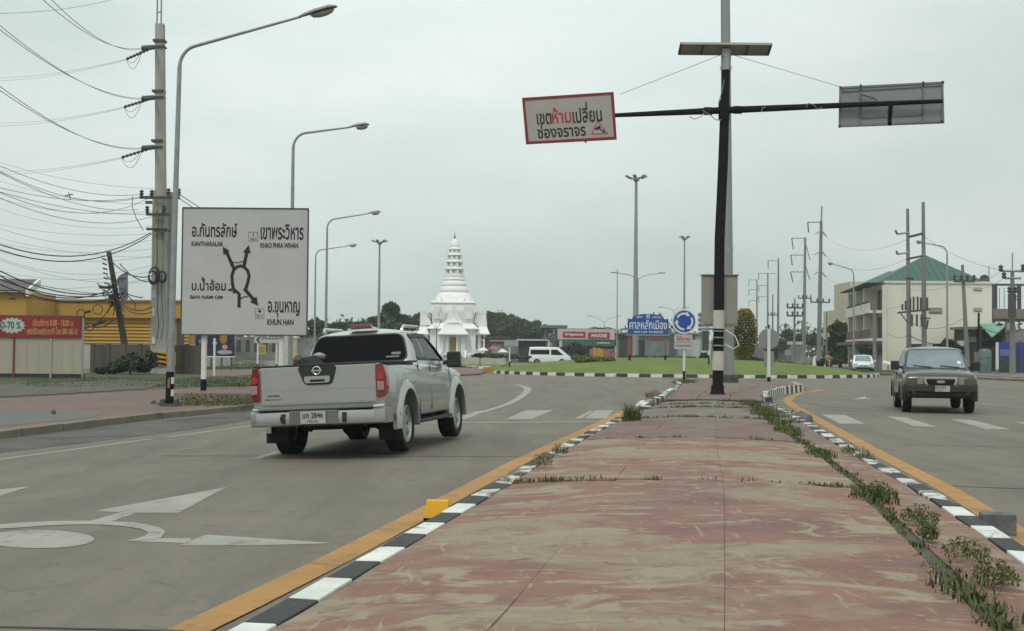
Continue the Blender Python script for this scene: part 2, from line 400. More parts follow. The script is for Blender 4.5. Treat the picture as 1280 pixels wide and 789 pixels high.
mb.add(o_ + i_, [(k, k + 1, n_ + k + 1, n_ + k) for k in range(n_ - 1)]).build('ring_arrow_marking', WHT, kind='structure')
marks('far_lane_arrow_marking', [[(38, 608), (0, 620), (-60, 634), (-60, 622), (0, 612)]])
marks('edge_line', ribs=[([(-160, 597), (0, 574), (190, 548.5)], .12), ([(206, 546.5), (330, 530), (420, 515)], .12)])
marks('lane_dash', ribs=[([(320, 573), (348, 564.5)], .12), ([(-200, 640), (-120, 628)], .12)])
marks('crossing_stripe', [[(560, 526), (596, 514), (614, 512.5), (582, 524)], [(632, 523.7), (657, 513), (692, 512.5), (664, 524)],
    [(718, 523), (737, 513.7), (741.5, 513.7), (727, 523)], [(731, 523), (743.5, 513), (767, 513), (758, 523)]])
marks('stop_line', ribs=[([(330, 532), (560, 528.5), (776, 527.2)], .32)], m=WHT, off=.006)
marks('guide_line', ribs=[([(574, 521.5), (602, 515.5), (633, 506), (648, 498.5), (657, 491.5), (660, 487), (656, 483.3), (645, 481), (600, 479.6), (540, 479.5)], (.18, .34))], off=.008)
marks('right_crossing_stripe', [[(1027, 518), (1057, 519), (1082, 530), (1050, 529.7)], [(1108, 520), (1133.5, 522), (1172, 534), (1142, 532.5)],
    [(1187, 523.6), (1214, 525), (1263.6, 536.7), (1232, 536.5)], [(1268, 527), (1300, 529), (1360, 540), (1320, 540)]])
marks('right_lane_line', ribs=[([(1040, 502.3), (1100, 504)], .3), ([(1003, 514), (1060, 515.7), (1300, 523)], .22), ([(1042, 511), (1120, 514)], .2),
    ([(1090, 494), (1120, 495.5)], .25), ([(1215, 509), (1260, 510.5)], .3), ([(1110, 489.5), (1200, 487)], .25), ([(1225, 500), (1290, 502)], .2)], m=WHT2)
marks('small_lane_arrow_marking', [[(1066, 499.6), (1082, 494.8), (1082, 497.5), (1090, 498.2), (1080, 499.3)]], m=WHT, off=.008)
# slab joints of the concrete carriageway
mb = MB()
for L in ([(-60, 783), (230, 789.5)], [(200, 570), (655, 571)], [(660, 545.2), (735, 545.2)]): mb.ribbon(px(L), .035, .004)
for L in ([(1130, 556), (1290, 560)], [(1190, 608), (1300, 612)]): mb.ribbon(px(L), .035, .004)
mb.build('road_joint', mat('joint_tar', (.05, .048, .045), .8), kind='structure')
mb = MB()
mb.ribbon(px([(120, 838), (222, 795), (300, 758), (420, 699), (540, 636), (650, 577), (765, 523), (782, 514)]), (.24, .28), .004)
mb.ribbon(px([(1420, 768), (1280, 671), (1185, 612), (1100, 568), (1020, 524), (992, 508), (984, 501), (989, 496), (1002, 491), (1030, 487.3), (1062, 486.5), (1085, 487)]), (.23, .32), .004)
mb.build('yellow_kerb_line', YEL, kind='structure')

# ---------------------------------------------------------------- the median between the carriageways
UL = [(-9, .36), (0, .28), (5, .17), (8.4, .08), (13.2, 0), (19.3, -.03), (23, .05), (30, .1), (40, -.15), (50, -.5), (57, -1.1), (60, -1.1)]
UR = [(-9, 4.75), (3.3, 4.53), (6.4, 4.45), (10.3, 4.23), (18.3, 3.85), (25.2, 3.5), (29.8, 3.2), (34.6, 3.2), (41.2, 3.85), (45, 4.7), (50, 5.0), (57, 4.6), (60, 4.4)]
def mtop(a, v): return .125 + .075 * max(0, 4 * a * (1 - a)) * (1 if v < 29 else .3)
def MP(a, v, off=0.0):
    u = lerp(interp(UL, v) + .2, interp(UR, v) - .2, a); p = UV(u, v)
    return Vector((p.x, p.y, p.z + mtop(a, v) + off))
mb = MB(); vs = []; rows = frange(-9, 60, 1.5)
for v in rows:
    for k in range(9): vs.append(MP(k / 8, v, -.019))
median = mb.add(vs, [(j * 9 + i, j * 9 + i + 1, (j + 1) * 9 + i + 1, (j + 1) * 9 + i) for j in range(len(rows) - 1) for i in range(8)]).build('median_strip', EARTH, smooth=60, kind='structure')
def slab(a0, a1, v0, v1, m=RED, gap=.02, wob=.03, off=0.0):
    na, nv = 8, 20; vs = []; tl, ph = random.uniform(-.012, .012), random.uniform(0, 9)
    for lvl in (0, 1):
        for j in range(nv + 1):
            for i in range(na + 1):
                ta, tv = i / na, j / nv
                vv = lerp(v0 + gap, v1 - gap, tv)
                if j in (0, nv): vv += random.uniform(-wob, wob) * .6
                wd = interp(UR, vv) - interp(UL, vv)
                aa = lerp(a0 + gap / wd, a1 - gap / wd, ta)
                edge = -.012 if (j in (0, nv)) else 0
                vs.append(MP(aa, vv, off + edge + tl * (tv - .5) + .007 * sin(vv * 2.1 + aa * 7 + ph) * cos(aa * 9 - vv * .8) - (.09 if lvl else 0)))
    n = na + 1; k = n * (nv + 1)
    fs = [(j * n + i, j * n + i + 1, (j + 1) * n + i + 1, (j + 1) * n + i) for j in range(nv) for i in range(na)]
    per = [i for i in range(n)] + [j * n + na for j in range(1, nv + 1)] + [nv * n + i for i in range(na - 1, -1, -1)] + [j * n for j in range(nv - 1, 0, -1)]
    fs += [(per[q], per[q] + k, per[(q + 1) % len(per)] + k, per[(q + 1) % len(per)]) for q in range(len(per))]
    return MB().add(vs, fs).build('paving_slab', m, median, smooth=40)
RED_G = layered('faded_red_paint', [((.15, .078, .064), 1.0, .3, .7, (1, 1, 1), .4), ((.165, .132, .108), .8, .42, .62, (1, 1, 1), 1.0),
    ((.21, .17, .125), 2.0, .58, .64, (1, 2, 1), 1.5)], .75, .3, 30)
GSL = layered('bare_slab', [((.165, .145, .122), 1.2, .3, .7, (1, 1, 1), .3), ((.15, .082, .068), .8, .50, .62, (1, 1, 1), 1.0), ((.10, .09, .078), 1.6, .58, .7, (1, 1, 1), .5)], .8, .35, 25)
VJ = [(-9, -6.6), (-6.6, 6.55), (6.55, 13.1), (13.1, 19.3), (19.3, 24.0), (24.0, 28.2)]
WEEDA = [(-9, .88), (1.2, .835), (4, .84), (6.8, .86), (10.2, .86), (19, .83), (28, .80)]
for v0, v1 in VJ:
    m = RED if v1 < 14 else (RED_G if v1 < 20 else GSL)
    aw = interp(WEEDA, (v0 + v1) / 2)
    cuts = [0, .265, .53, aw]
    for c0, c1 in zip(cuts, cuts[1:]): slab(c0, c1, v0, v1, m, gap=.0014)
    slab(aw + .028, 1, v0, v1, m, gap=.01)
for c0, c1 in ((0, .33), (.33, .66), (.66, 1)):
    slab(c0, c1, 29.6, 35, RED_G, .01, off=.05); slab(c0, c1, 35, 42, RED_G, .01, off=.03); slab(c0, c1, 42, 50, RED_G, .01, off=.01); slab(c0, c1, 50, 59.5, RED_G, .01, off=-.01)
# kerb stones, black and white by turns; the far end of each side is built up taller
def kerb_run(tab, v0, v1, step, side, h, phase=0, lean=.0):
    v = v0; i = phase
    while v < v1:
        p = UV(interp(tab, v + step / 2), v + step / 2); q = UV(interp(tab, v + step), v + step) - UV(interp(tab, v), v)
        t = Vector((q.x, q.y)).normalized() * (1 if side < 0 else -1)
        P2 = Vector((p.x, p.y)); hh = h(v) if callable(h) else h
        if not (side < 0 and 6.0 < v < 11.5 and i % 3 == 1):
            stone(P2, -t, q.to_2d().length, .19, hh, 0, (KW if v < 5 or v > 29 else KWW) if i % 2 == 0 else KB, median, jit=.016 if v > 5 else .004)
        else:
            stone(P2, -t, q.to_2d().length, .19, hh - .05, 0, EARTH, median, jit=.02)
        v += step; i += 1
kerb_run(UL, -8.35, 24.0, .617, -1, .13)
kerb_run(UL, 24.0, 55, .8, -1, lambda v: .16 if v < 26 else (.26 if v < 38 else .17), 1)
kerb_run(UR, -8.4, 29.0, .63, 1, .13, 1)
kerb_run(UR, 29.0, 55, .42, 1, lambda v: .28 if v < 46 else .15, 1)

# yellow reflector blocks on the kerb
for (a, b, s, lab) in ((547, 650, .21, 'yellow reflector block on the left kerb of the median, nearest the camera'),
                       (774, 528, .20, 'small yellow block on the left median kerb beside a tuft of tall grass'),
                       (828, 496, .30, 'faded yellow block on the far kerb end by the sign mast')):
    p = G(a, b, .0); t = thing('reflector_block', lab, 'kerb reflector', (p.x, p.y, p.z), -TH, 'yellow blocks along the median kerb')
    k = s / 2
    MB().prism([(-k, -k * .55, 0), (k, -k * .55, 0), (k * .9, -k * .25, .17), (-k * .9, -k * .25, .17)],
               [(-k, k * .6, 0), (k, k * .6, 0), (k * .9, k * .35, .17), (-k * .9, k * .35, .17)]).build('body', mat('reflector_yellow', (.72, .36, .015), .5, var=.06, scale=6), t, world=False, bevel=.01)
    MB().box(-k * 1.02, k * 1.02, -k * .60, k * .62, 0, .02).build('base_plate', BLK, t, world=False)
# broken kerb lumps by the left nose and the block on the right kerb
p = G(1247, 668, 0); t = thing('concrete_block', 'grey concrete block standing in the right median kerb line near the yellow line', 'block', p, -TH)
MB().box(-.13, .13, -.09, .1, 0, .17).build('body', mat('block_dark', (.13, .13, .13), .85, var=.3, scale=8, bump=.5), t, world=False, bevel=.012)
def lump(pxy, r, h, m, lab, z=.0, name='rubble_lump'):
    p = G(*pxy, z); t = thing(name, lab, 'rubble', p)
    bm = bmesh.new(); bmesh.ops.create_icosphere(bm, subdivisions=2, radius=1)
    for v in bm.verts:
        k = 1 + random.uniform(-.18, .18); v.co = Vector((v.co.x * r * k, v.co.y * r * .8 * k, max(-.02, v.co.z * h * k)))
    me = bpy.data.meshes.new('lump'); bm.to_mesh(me); bm.free(); me.materials.append(m)
    o = bpy.data.objects.new('lump', me); C.objects.link(o); o.parent = t
lump((817, 497), .30, .30, KC, 'broken sandy kerb lump on the road beside the left nose of the median')
lump((805, 507), .24, .15, KW, 'broken whitish kerb piece lying before the left median nose')
lump((1001, 527), .26, .24, mat('block_dark', (.13, .13, .13)), 'dark rounded stone on the right median kerb beyond the weeds')
lump((67, 517), .07, .10, EARTH, 'small dark clod on the wet footpath at left', .15)

# ---------------------------------------------------------------- roundabout island
ICX, ICY, IRX, IRY = 11.9, 95.5, 14.2, 18.0
def isl(a, k=1.0, n=2.35):
    c, s = cos(a), sin(a)
    return Vector((ICX + IRX * k * math.copysign(abs(c) ** (2 / n), c), ICY + IRY * k * math.copysign(abs(s) ** (2 / n), s)))
NA, NR = 120, 14; vs = []
for r in range(NR + 1):
    k = 1 - r / NR
    for j in range(NA):
        p = isl(2 * pi * j / NA, k * .985); vs.append((p.x, p.y, .16 + 1.0 * (1 - k ** 2.2)))
MB().add(vs, [(r * NA + j, r * NA + (j + 1) % NA, (r + 1) * NA + (j + 1) % NA, (r + 1) * NA + j) for r in range(NR) for j in range(NA)]).build('island_lawn', GRASS, smooth=60, kind='structure')
def isl_z(x, y):
    k = min(1, (abs((x - ICX) / IRX) ** 2.35 + abs((y - ICY) / IRY) ** 2.35) ** (1 / 2.35)); return .16 + 1.0 * (1 - k ** 2.2)
ikerb = MB().build('island_kerb', KC, kind='structure')
ring = [isl(2 * pi * j / 400 - pi * .02) for j in range(400)]; ring = [p for p in ring] + [ring[0]]
L = [0]
for a, b in zip(ring, ring[1:]): L.append(L[-1] + (b - a).length)
nst = int(L[-1] / .70) // 2 * 2; stp = L[-1] / nst; q = 0
for i in range(nst):
    d = i * stp
    while q < len(L) - 2 and L[q + 1] < d: q += 1
    a, b = ring[q], ring[q + 1]; p = a + (b - a) * ((d - L[q]) / max(1e-6, L[q + 1] - L[q])); t = (b - a).normalized()
    if p.y < ICY + 6 : stone(p, t, stp, .2, .2, 0, KW if i % 2 else mat('kerb_mossy', (.045, .048, .036), .85, var=.4, scale=2), ikerb, jit=.005, bev=0)
# corner of pavement on the left, with yellow kerb
pv = sheet('corner_pavement', px([(380, 470), (480, 470), (560, 469), (600, 467), (612, 463), (600, 459), (560, 457), (380, 458)], .1), .1, RED2, .15)
sheet('corner_grass', px([(380, 457), (560, 457.0), (600, 459), (625, 459), (640, 452), (560, 451.2), (380, 450.5)], .14), .14, GRASS, .15)
for i, p_ in enumerate([(562, 457), (571, 457.6), (580, 458.2), (589, 459), (597, 460), (605, 461), (611, 462.6), (609, 465)]):
    p = G(*p_, .1); stone(Vector((p.x, p.y)), Vector((1, -.2)).normalized(), .9, .3,   .12 if i < 5 else .24, .08, YEL if i % 2 == 0 or i > 5 else KW, pv, bev=0)
# far side of the right-hand leg: footpath with kerb
fk = sheet('far_footpath', px([(1190, 469), (1215, 471.5), (1290, 475), (1420, 483), (1420, 466), (1290, 462), (1215, 463)], .12), .12, GSL, .2)
sheet('right_verge', px([(1062, 461.5), (1100, 467.5), (1200, 469.5), (1215, 463), (1100, 460.5)], .1), .1, SCRUB, .15)
fkp = px([(1215, 471.8), (1290, 475.5), (1420, 484)])
for p, t in along(fkp, 1.2): stone(p, -t, 1.2, .2, .16, 0, KC, fk, bev=0)

# ---------------------------------------------------------------- weeds in the joints
def blades(pts, n, h, spread, w=.006, seedlen=.6):
    """many thin bent blades around each of pts; returns vertices and quads"""
    V = []; Fc = []; o = 0
    for p, sc in pts:
        for _ in range(int(n * sc)):
            a = rng.uniform(0, 2 * pi); r = spread * sc * sqrt(rng.uniform(0, 1)); hh = h * sc * rng.uniform(.4, 1.1)
            x, y = p[0] + r * cos(a), p[1] + r * sin(a); z = p[2] - .01
            b = rng.uniform(0, 2 * pi); lx, ly = cos(b) * hh * rng.uniform(.15, .7), sin(b) * hh * rng.uniform(.15, .7)
            cx, cy = -sin(b) * w, cos(b) * w
            for t, ww in ((0, 1), (.55, .8), (1, .12)):
                q = t * t
                V += [(x + lx * q + cx * ww, y + ly * q + cy * ww, z + hh * t * (1 - .25 * t)), (x + lx * q - cx * ww, y + ly * q - cy * ww, z + hh * t * (1 - .25 * t))]
            Fc += [(o, o + 1, o + 3, o + 2), (o + 2, o + 3, o + 5, o + 4)]; o += 6
    return V, Fc
P_ = []
for v in np.arange(-6, 28, .05):                        # the long seam on the right
    if rng.uniform() < .75:
        a = interp(WEEDA, v) + .018 + rng.normal(0, .008); s = .45 + .9 * max(0, math.sin(v * 1.9) * math.sin(v * .7 + 1)) + (.4 if v > 14 else 0); s = (min(s, .7) if v < 1 else s) * 1.15
        P_.append((MP(a, v), s))
for vj, dn in ((6.55, 1.0), (13.1, .8), (19.3, .9), (24.0, .9), (28.4, .5)):
    for a in np.arange(0.0, .86, .008):
        if rng.uniform() < dn * (.35 + .5 * max(0, math.sin(a * 17 + vj * 3))):
            P_.append((MP(a, vj + rng.normal(0, .045)), rng.uniform(.25, .8) + (.2 if vj > 18 else 0)))
P_ = [p for p in P_ if rng.uniform() < .42 + .45 * (sin(p[0].y * 2.3) * sin(p[0].y * .9 + p[0].x) > -.1)]
V1, F1 = blades(P_, 26, .032, .07, .0032)
wd = np_mesh('joint_weeds', V1, F1, [BLADE, DRY], np.repeat(rng.uniform(size=len(F1) // 2) < .22, 2).astype(np.int32))
tag(wd, 'fine green weeds growing along the joints of the red median paving', 'weeds', kind='stuff')
def leafy(name, lab, spots, lsz=.014, n=420, h=.13, group=None):
    for (pxy, r, lb) in spots:
        base = G(*pxy, .18); V = []; Fc = []; o = 0
        st, sf = blades([((base.x, base.y, base.z), 1)], 40, h * 1.1, r * .7, .005)
        V += st; Fc += sf; o = len(V)
        for _ in range(int(n)):
            a = rng.uniform(0, 2 * pi); q = r * sqrt(rng.uniform(0, 1)); z = h * rng.uniform(.1, 1) * (1 - (q / r) ** 2 * .6)
            c = np.array([base.x + q * cos(a) * .8, base.y + q * sin(a) * 1.5, base.z + z]); u = rng.normal(size=3); u /= np.linalg.norm(u); w = np.cross(u, rng.normal(size=3)); w /= np.linalg.norm(w)
            l = lsz * rng.uniform(.6, 1.3)
            V += [tuple(c - u * l), tuple(c + w * l * .45), tuple(c + u * l), tuple(c - w * l * .45)]; Fc += [(o, o + 1, o + 2, o + 3)]; o += 4
        ob = np_mesh(name, V, Fc, [BLADE, DRY], (rng.uniform(size=len(Fc)) < .22).astype(np.int32)); tag(ob, lb, 'weed', group)
leafy('weed_clump', '', [((1150, 652), .17, 'leafy weed clump on the right seam, first behind the two near ones'), ((1208, 697), .17, 'leafy weed clump on the right seam, second from the frame edge'),
      ((1245, 728), .14, 'leafy weed clump nearest the camera on the right seam of the median'), ((1160, 672), .08, 'small weed with reddish base between two bigger clumps'),
      ((1100, 618), .14, 'low weed clump on the right seam midway along the near slab')], group='leafy weeds on the right seam of the median')
leafy('kerb_weed', '', [((1076, 571), .2, 'weed spreading over the right black and white kerb'), ((1060, 566), .12, 'small weed rooted at the right kerb edge'),
      ((678, 580), .16, 'weed hiding the worn stones of the left kerb'), ((700, 566), .14, 'small weed on the left kerb farther up')], n=160, group='weeds over the kerbs')
V1, F1 = blades([(G(790, 527, .13), 1.0), (G(783, 529, .1), .5)], 170, .50, .17, .007)
tag(np_mesh('tall_grass_tuft', V1, F1, [BLADE]), 'tall upright green grass tuft beside the small yellow block', 'grass tuft')
for _ in range(170):
    v = rng.uniform(17, 29.5); v = 23 + (v - 23) * (.6 + .4 * sin(v * 7)); a = .87 + rng.normal(0, .055) - (.02 if v > 24 else 0); P_.append((MP(min(a, .99), v, -.01), rng.uniform(.5, 1.6)))
for _ in range(60): P_.append((G(rng.uniform(842, 868), rng.uniform(476, 480), .1), rng.uniform(.8, 2.2)))
for _ in range(70): P_.append((MP(rng.uniform(0.0, .8), rng.choice([24.1, 26.0, 28.3]) + rng.normal(0, .08)), rng.uniform(.4, 1.1)))
V1, F1 = blades(P_, 14, .10, .14, .007)
tag(np_mesh('seam_grass', V1, F1, [BLADE]), 'rough grass thickening on the broken slabs toward the sign mast', 'grass', kind='stuff')
# grass on the left verge: near the kerb and behind the footpath
P_ = []
for _ in range(900): P_.append((G(rng.uniform(222, 330), rng.uniform(493, 508), .13), rng.uniform(.4, 1.2)))
for _ in range(750):
    x = 330 - 290 * rng.uniform(0, 1) ** 1.6; P_.append((G(x, rng.uniform(472, 484), .13), rng.uniform(.5, 1.5)))
for _ in range(900): P_.append((G(rng.uniform(225, 330), rng.uniform(448, 462), .13), rng.uniform(.8, 2.2)))
V1, F1 = blades(P_, 9, .085, .38, .012)
tag(np_mesh('verge_grass', V1, F1, [mat('verge_blade', (.06, .088, .022), .85, var=.4, scale=1.5)]), 'patchy green grass along the left roadside footpath', 'grass', kind='stuff')

# ---------------------------------------------------------------- poles and lamps
def lamp(px_, base_y, depth, top_y, arm_px, lab, group='street lamps along the road', lean=0.0, arm_dy=-6, first=False, z0=None):
    b = D(px_, 440, depth); z0 = (gz(b.x, b.y) + .13) if z0 is None else z0
    top = D(px_, top_y, depth).z; b = Vector((b.x, b.y, z0)); t = thing('street_lamp', lab, 'street lamp', b, 0, group)
    r0, r1 = (.095, .055)
    H = top - z0; sg = 1 if arm_px > 0 else -1; al = abs(arm_px) * depth / F_PX
    d = Vector((sg, 0, 0)); lx = lean * H
    MB().tube([b, b + Vector((lx * .5, 0, H * .5)), b + Vector((lx, 0, H - .9))], [r0, .078, .06], 10).build('pole', GRY, t, smooth=40)
    p0 = b + Vector((lx, 0, H - .9)); rise = -arm_dy * depth / F_PX
    pts = [p0]
    for i in range(1, 7):
        a = i / 6 * pi / 2 * .88; pts.append(p0 + Vector((sg * .55 * (1 - cos(a)), 0, .62 * sin(a))))
    e = pts[-1]; end = Vector((b.x + lx + sg * al * .82, b.y, e.z + rise))
    pts.append(e.lerp(end, .5)); pts.append(end)
    MB().tube(pts, [.058] + [.05] * 6 + [.042, .036], 8).build('arm', GRY, t, smooth=50)
    hd = MB(); L = al * .24 + .12; u = (end - e).normalized(); w = Vector((0, 1, 0)); up = u.cross(w) * (-sg); up = up if up.z > 0 else -up
    secs = [(0, .05, .04, 0), (.18, .09, .07, .01), (.45, .13, .09, .02), (.8, .15, .09, .02), (.97, .08, .05, 0), (1.0, .02, .02, 0)]
    vs = []; n = 10
    for k, hw, hh, cz in secs:
        c = end + u * (k * L - .05) + up * cz
        vs += [c + w * hw * cos(2 * pi * j / n) + up * hh * (sin(2 * pi * j / n) * (1.0 if sin(2 * pi * j / n) > 0 else .35)) for j in range(n)]
    m = len(secs)
    h = hd.add(vs, [(i * n + j, i * n + (j + 1) % n, (i + 1) * n + (j + 1) % n, (i + 1) * n + j) for i in range(m - 1) for j in range(n)] + [tuple(range(n)), tuple((m - 1) * n + j for j in range(n))]).build('lamp_head', mat('lamp_shell', (.22, .21, .20), .5, .3), t, smooth=50)
    c = end + u * L * .55 - up * .045; vs = []
    for k, q in ((0, 1), (.07, .8), (.11, .4)):
        vs += [c + w * .12 * q * cos(2 * pi * j / n) + u * L * .33 * q * sin(2 * pi * j / n) - up * k for j in range(n)]
    MB().add(vs, [(i * n + j, i * n + (j + 1) % n, (i + 1) * n + (j + 1) % n, (i + 1) * n + j) for i in range(2) for j in range(n)] + [tuple(2 * n + j for j in range(n))]).build('lamp_lens', mat('lamp_lens', (.30, .28, .25), .25), h, smooth=50)
    return t, b
lt, lb = lamp(213, 507, 35.3, 44, 185, 'nearest street lamp with black and white painted foot left of the direction board', lean=.012, arm_dy=-38)
mb = MB(); mb.lathe([(.112, .05), (.110, .95)], lb, n=12); mb.build('black_band', BLK, lt, smooth=40)
for z0, z1, x_ in ((.62, .80, 0), (.28, .46, 1)):
    mb = MB(); vs = []
    for k in range(7):
        a = radians(-60 + k * 20); vs.append((lb.x + .114 * cos(a), lb.y + .114 * sin(a)))
    mb.add([(x, y, lb.z + z0) for x, y in vs] + [(x, y, lb.z + z1) for x, y in vs], [(i, i + 1, i + 8, i + 7) for i in range(6)]).build('white_patch', WHP, lt)
MB().box(lb.x - .03, lb.x + .03, lb.y - .125, lb.y - .11, lb.z + .5, lb.z + .78).build('number_plate', mat('faded_red_plate', (.35, .12, .10), .6), lt)
mb = MB(); mb.box(lb.x - .22, lb.x + .22, lb.y - .22, lb.y + .22, lb.z, lb.z + .07)
mb.build('base_plate', DGR, lt, bevel=.01)
for i in range(4):
    a = pi / 4 + i * pi / 2
    MB().lathe([(.035, .06), (.035, .17), (.02, .20)], (lb.x + .27 * cos(a) * 1.0, lb.y + .2 * sin(a), lb.z), n=8).build('anchor_bolt', DGR, lt)
for i in range(5):
    lump((192 + i * 8 + (6 if i > 2 else 0), 505 + (i % 2) * 2), .09, .12, DGR, ['dark lump left of the nearest lamp foot', 'second dark lump left of the nearest lamp foot', 'dark lump touching the nearest lamp foot', 'dark lump right of the nearest lamp foot', 'dark lump farthest right of the nearest lamp foot'][i], .13)
lamp(363, 0, 50, 157, 88, 'street lamp rising from behind the right edge of the big direction board', arm_dy=-8)
lamp(407, 0, 81, 268, 62, 'third street lamp from the left, standing behind the silver pickup cab', arm_dy=-7)
lamp(393, 0, 107, 308, 48, 'small street lamp just left of the taller one behind the pickup', arm_dy=-5)
lamp(1067, 0, 117, 332, -30, 'street lamp in front of the cream shophouse row with arm pointing left', 'street lamps on the right leg', arm_dy=-5)
lamp(1184, 0, 96, 303, -36, 'street lamp with arm pointing left before the green-roofed building wall', 'street lamps on the right leg', arm_dy=-4)
def double_lamp(px_, depth, top_y, arm, lab, drop=7):
    b = D(px_, 440, depth); b = Vector((b.x, b.y, 0)); H = D(px_, top_y, depth).z
    t = thing('double_lamp', lab, 'street lamp', b, 0, 'two-armed street lamps beyond the roundabout')
    k = depth / F_PX; zl = H - drop * k
    MB().tube([b, (b.x, b.y, zl)], [.11, .06], 8).build('pole', GRY, t, smooth=40)
    for sg in (-1, 1):
        e = Vector((b.x + sg * arm * k, b.y, H))
        MB().tube([(b.x, b.y, zl - .05), (b.x + sg * arm * k * .35, b.y, zl + (H - zl) * .6), e], .05, 6).build('arm', GRY, t, smooth=40)
        MB().box(-.35, .35, -.12, .12, -.06, .06, M=Matrix.Translation(e)).build('lamp_head', GRY, t, bevel=.03)
double_lamp(797, 138, 341, 30, 'grey two-armed street lamp beside the tall mast behind the blue shrine sign')
double_lamp(755, 250, 395, 19, 'farther small two-armed street lamp left of the blue shrine sign', 8)
double_lamp(842, 240, 384, 17, 'faint two-armed street lamp behind the round roundabout sign', 4)
def mast(px_, depth, top_y, r, lab, n=6, spread=12, kind='floodlight mast', z0=0):
    b = D(px_, 440, depth); b = Vector((b.x, b.y, z0)); H = D(px_, top_y, depth).z; k = depth / F_PX
    t = thing('light_mast', lab, kind, b, 0, 'high light masts round the roundabout')
    MB().tube([b, (b.x, b.y, H - .2)], [r, r * .45], 10).build('pole', GRY, t, smooth=40)
    MB().lathe([(.2, -.25), (.3, -.1), (.3, 0), (.15, .1)], (b.x, b.y, H - .1), n=12).build('head_ring', GRY, t, smooth=40)
    for i in range(n):
        a = 2 * pi * (i + .25) / n; R = spread * k
        p = Vector((b.x + R * cos(a) * .9, b.y + R * sin(a) * .9, H + .02))
        MB().tube([(b.x, b.y, H - .15), p], .05, 6).build('arm', GRY, t)
        M = Matrix.Translation(p) @ Matrix.Rotation(a, 4, 'Z') @ Matrix.Rotation(radians(-25), 4, 'Y')
        MB().box(-.2, .26, -.14, .14, -.06, .08, M=M).build('floodlight', GRY, t, bevel=.03)
mast(794, 112, 222, .26, 'tallest thin light mast rising behind the blue shrine sign', z0=0)
mast(855, 165, 297, .2, 'thin light mast rising above the round roundabout sign', spread=6, n=5)
mast(473, 150, 302, .22, 'light mast with drooping heads left of the white shrine tower', spread=9, n=6)
t = thing('antenna_pole', 'very thin pale pole left of the tallest mast', 'pole', D(771, 451, 150))
b = D(771, 451, 150); MB().tube([(b.x, b.y, 0), (b.x, b.y, D(771, 336, 150).z)], [.09, .05], 6).build('pole', WIREL, t)

# ---------------------------------------------------------------- direction board (left)
bl = D(229.5, 260.5, 45.2); br_ = D(385, 262, 45.2); bbl = D(227, 417, 45.2)
bz0 = D(227, 417.5, 45.2).z; bz1 = bl.z; bx0 = (bl.x + bbl.x) / 2; bx1 = br_.x; bw = bx1 - bx0; bh = bz1 - bz0
BT = thing('direction_board', 'big white direction board with Thai place names and a black roundabout diagram on posts', 'road sign', ((bx0 + bx1) / 2, 45.2, .1))
bd = MB().box(bx0, bx1, 45.17, 45.22, bz0, bz1).build('board', mat('board_white', (.46, .46, .45), .6, var=.06, scale=.8), BT, bevel=.008)
def BX(px_): return bx0 + bw * (px_ - 228.5) / 156.5
def BZ(py_): return bz1 - bh * (py_ - 261) / 157.5
INK = mat('sign_ink', (.012, .012, .012), .5)
fr = MB()
for a in ((bx0 - .03, bx1 + .03, bz1, bz1 + .04), (bx0 - .03, bx1 + .03, bz0 - .04, bz0), (bx0 - .04, bx0, bz0, bz1), (bx1, bx1 + .04, bz0, bz1)):
    fr.box(a[0], a[1], 45.15, 45.24, a[2], a[3])
fr.build('frame', DGR, BT)
def btext(txt, x0, y0, x1, y1, nm='lettering', bold=.012):
    MB().text(txt, BX(x0), BZ(y1), BX(x1), BZ(y0), 45.163, bold=bold).build(nm, INK, bd)
btext('อ.กันทรลักษ์', 240, 279, 296.5, 297, bold=.02); btext('KANTHARALAK', 239.5, 302.5, 279.5, 308.5, bold=.03)
btext('เขาพระวิหาร', 326, 280, 380, 299.5, bold=.02); btext('KHAO PHRA WIHAN', 326, 303.5, 373.5, 310, bold=.03)
btext('บ.น้ำอ้อม', 240.5, 347, 283.5, 364, bold=.02); btext('BAN NAM OM', 239, 370, 279.5, 374.5, bold=.03)
btext('อ.ขุนหาญ', 336.5, 376.5, 376.5, 397, bold=.02); btext('KHUN HAN', 336, 399, 369, 406.5, bold=.03)
def badge(x0, y0, x1, y1, txt, crown=False):
    m = MB(); w = .5
    for a in ((x0, y0, x1, y0 + w), (x0, y1 - w, x1, y1), (x0, y0, x0 + w, y1), (x1 - w, y0, x1, y1)):
        m.box(BX(a[0]), BX(a[2]), 45.160, 45.17, BZ(a[3]), BZ(a[1]))
    m.build('route_badge', mat('badge_grey', (.16, .16, .16), .6), bd)
    MB().text(txt, BX(x0 + 2), BZ(y1 - 1.5), BX(x1 - 2), BZ(y0 + 7), 45.163, bold=.01).build('route_number', INK, bd)
    if crown: MB().lathe([(.05, 0), (.05, .01)], (BX((x0 + x1) / 2), 45.158, BZ(y0 + 3.2)), axis='y', n=10).build('route_emblem', INK, bd)
    else: MB().text('1', BX((x0 + x1) / 2 - .5), BZ(y0 + 5), BX((x0 + x1) / 2 + .7), BZ(y0 + 2), 45.163).build('route_emblem', INK, bd)
badge(311, 290, 322.5, 301.5, '221'); badge(320.5, 386, 332, 398.5, '2111', True)
def BP(x, y, yy=45.163): return (BX(x), yy, BZ(y))
def stroke(m, pts, w, yy):                  # flat painted line on the board, width in board pixels
    q = [Vector(p) for p in pts]; vs = []
    for i, p in enumerate(q):
        t = (q[min(i + 1, len(q) - 1)] - q[max(i - 1, 0)]).normalized(); nn = Vector((-t.y, t.x)) * w / 2
        vs += [BP(*(p + nn), yy), BP(*(p - nn), yy)]
    m.add(vs, [(2 * i, 2 * i + 1, 2 * i + 3, 2 * i + 2) for i in range(len(q) - 1)])
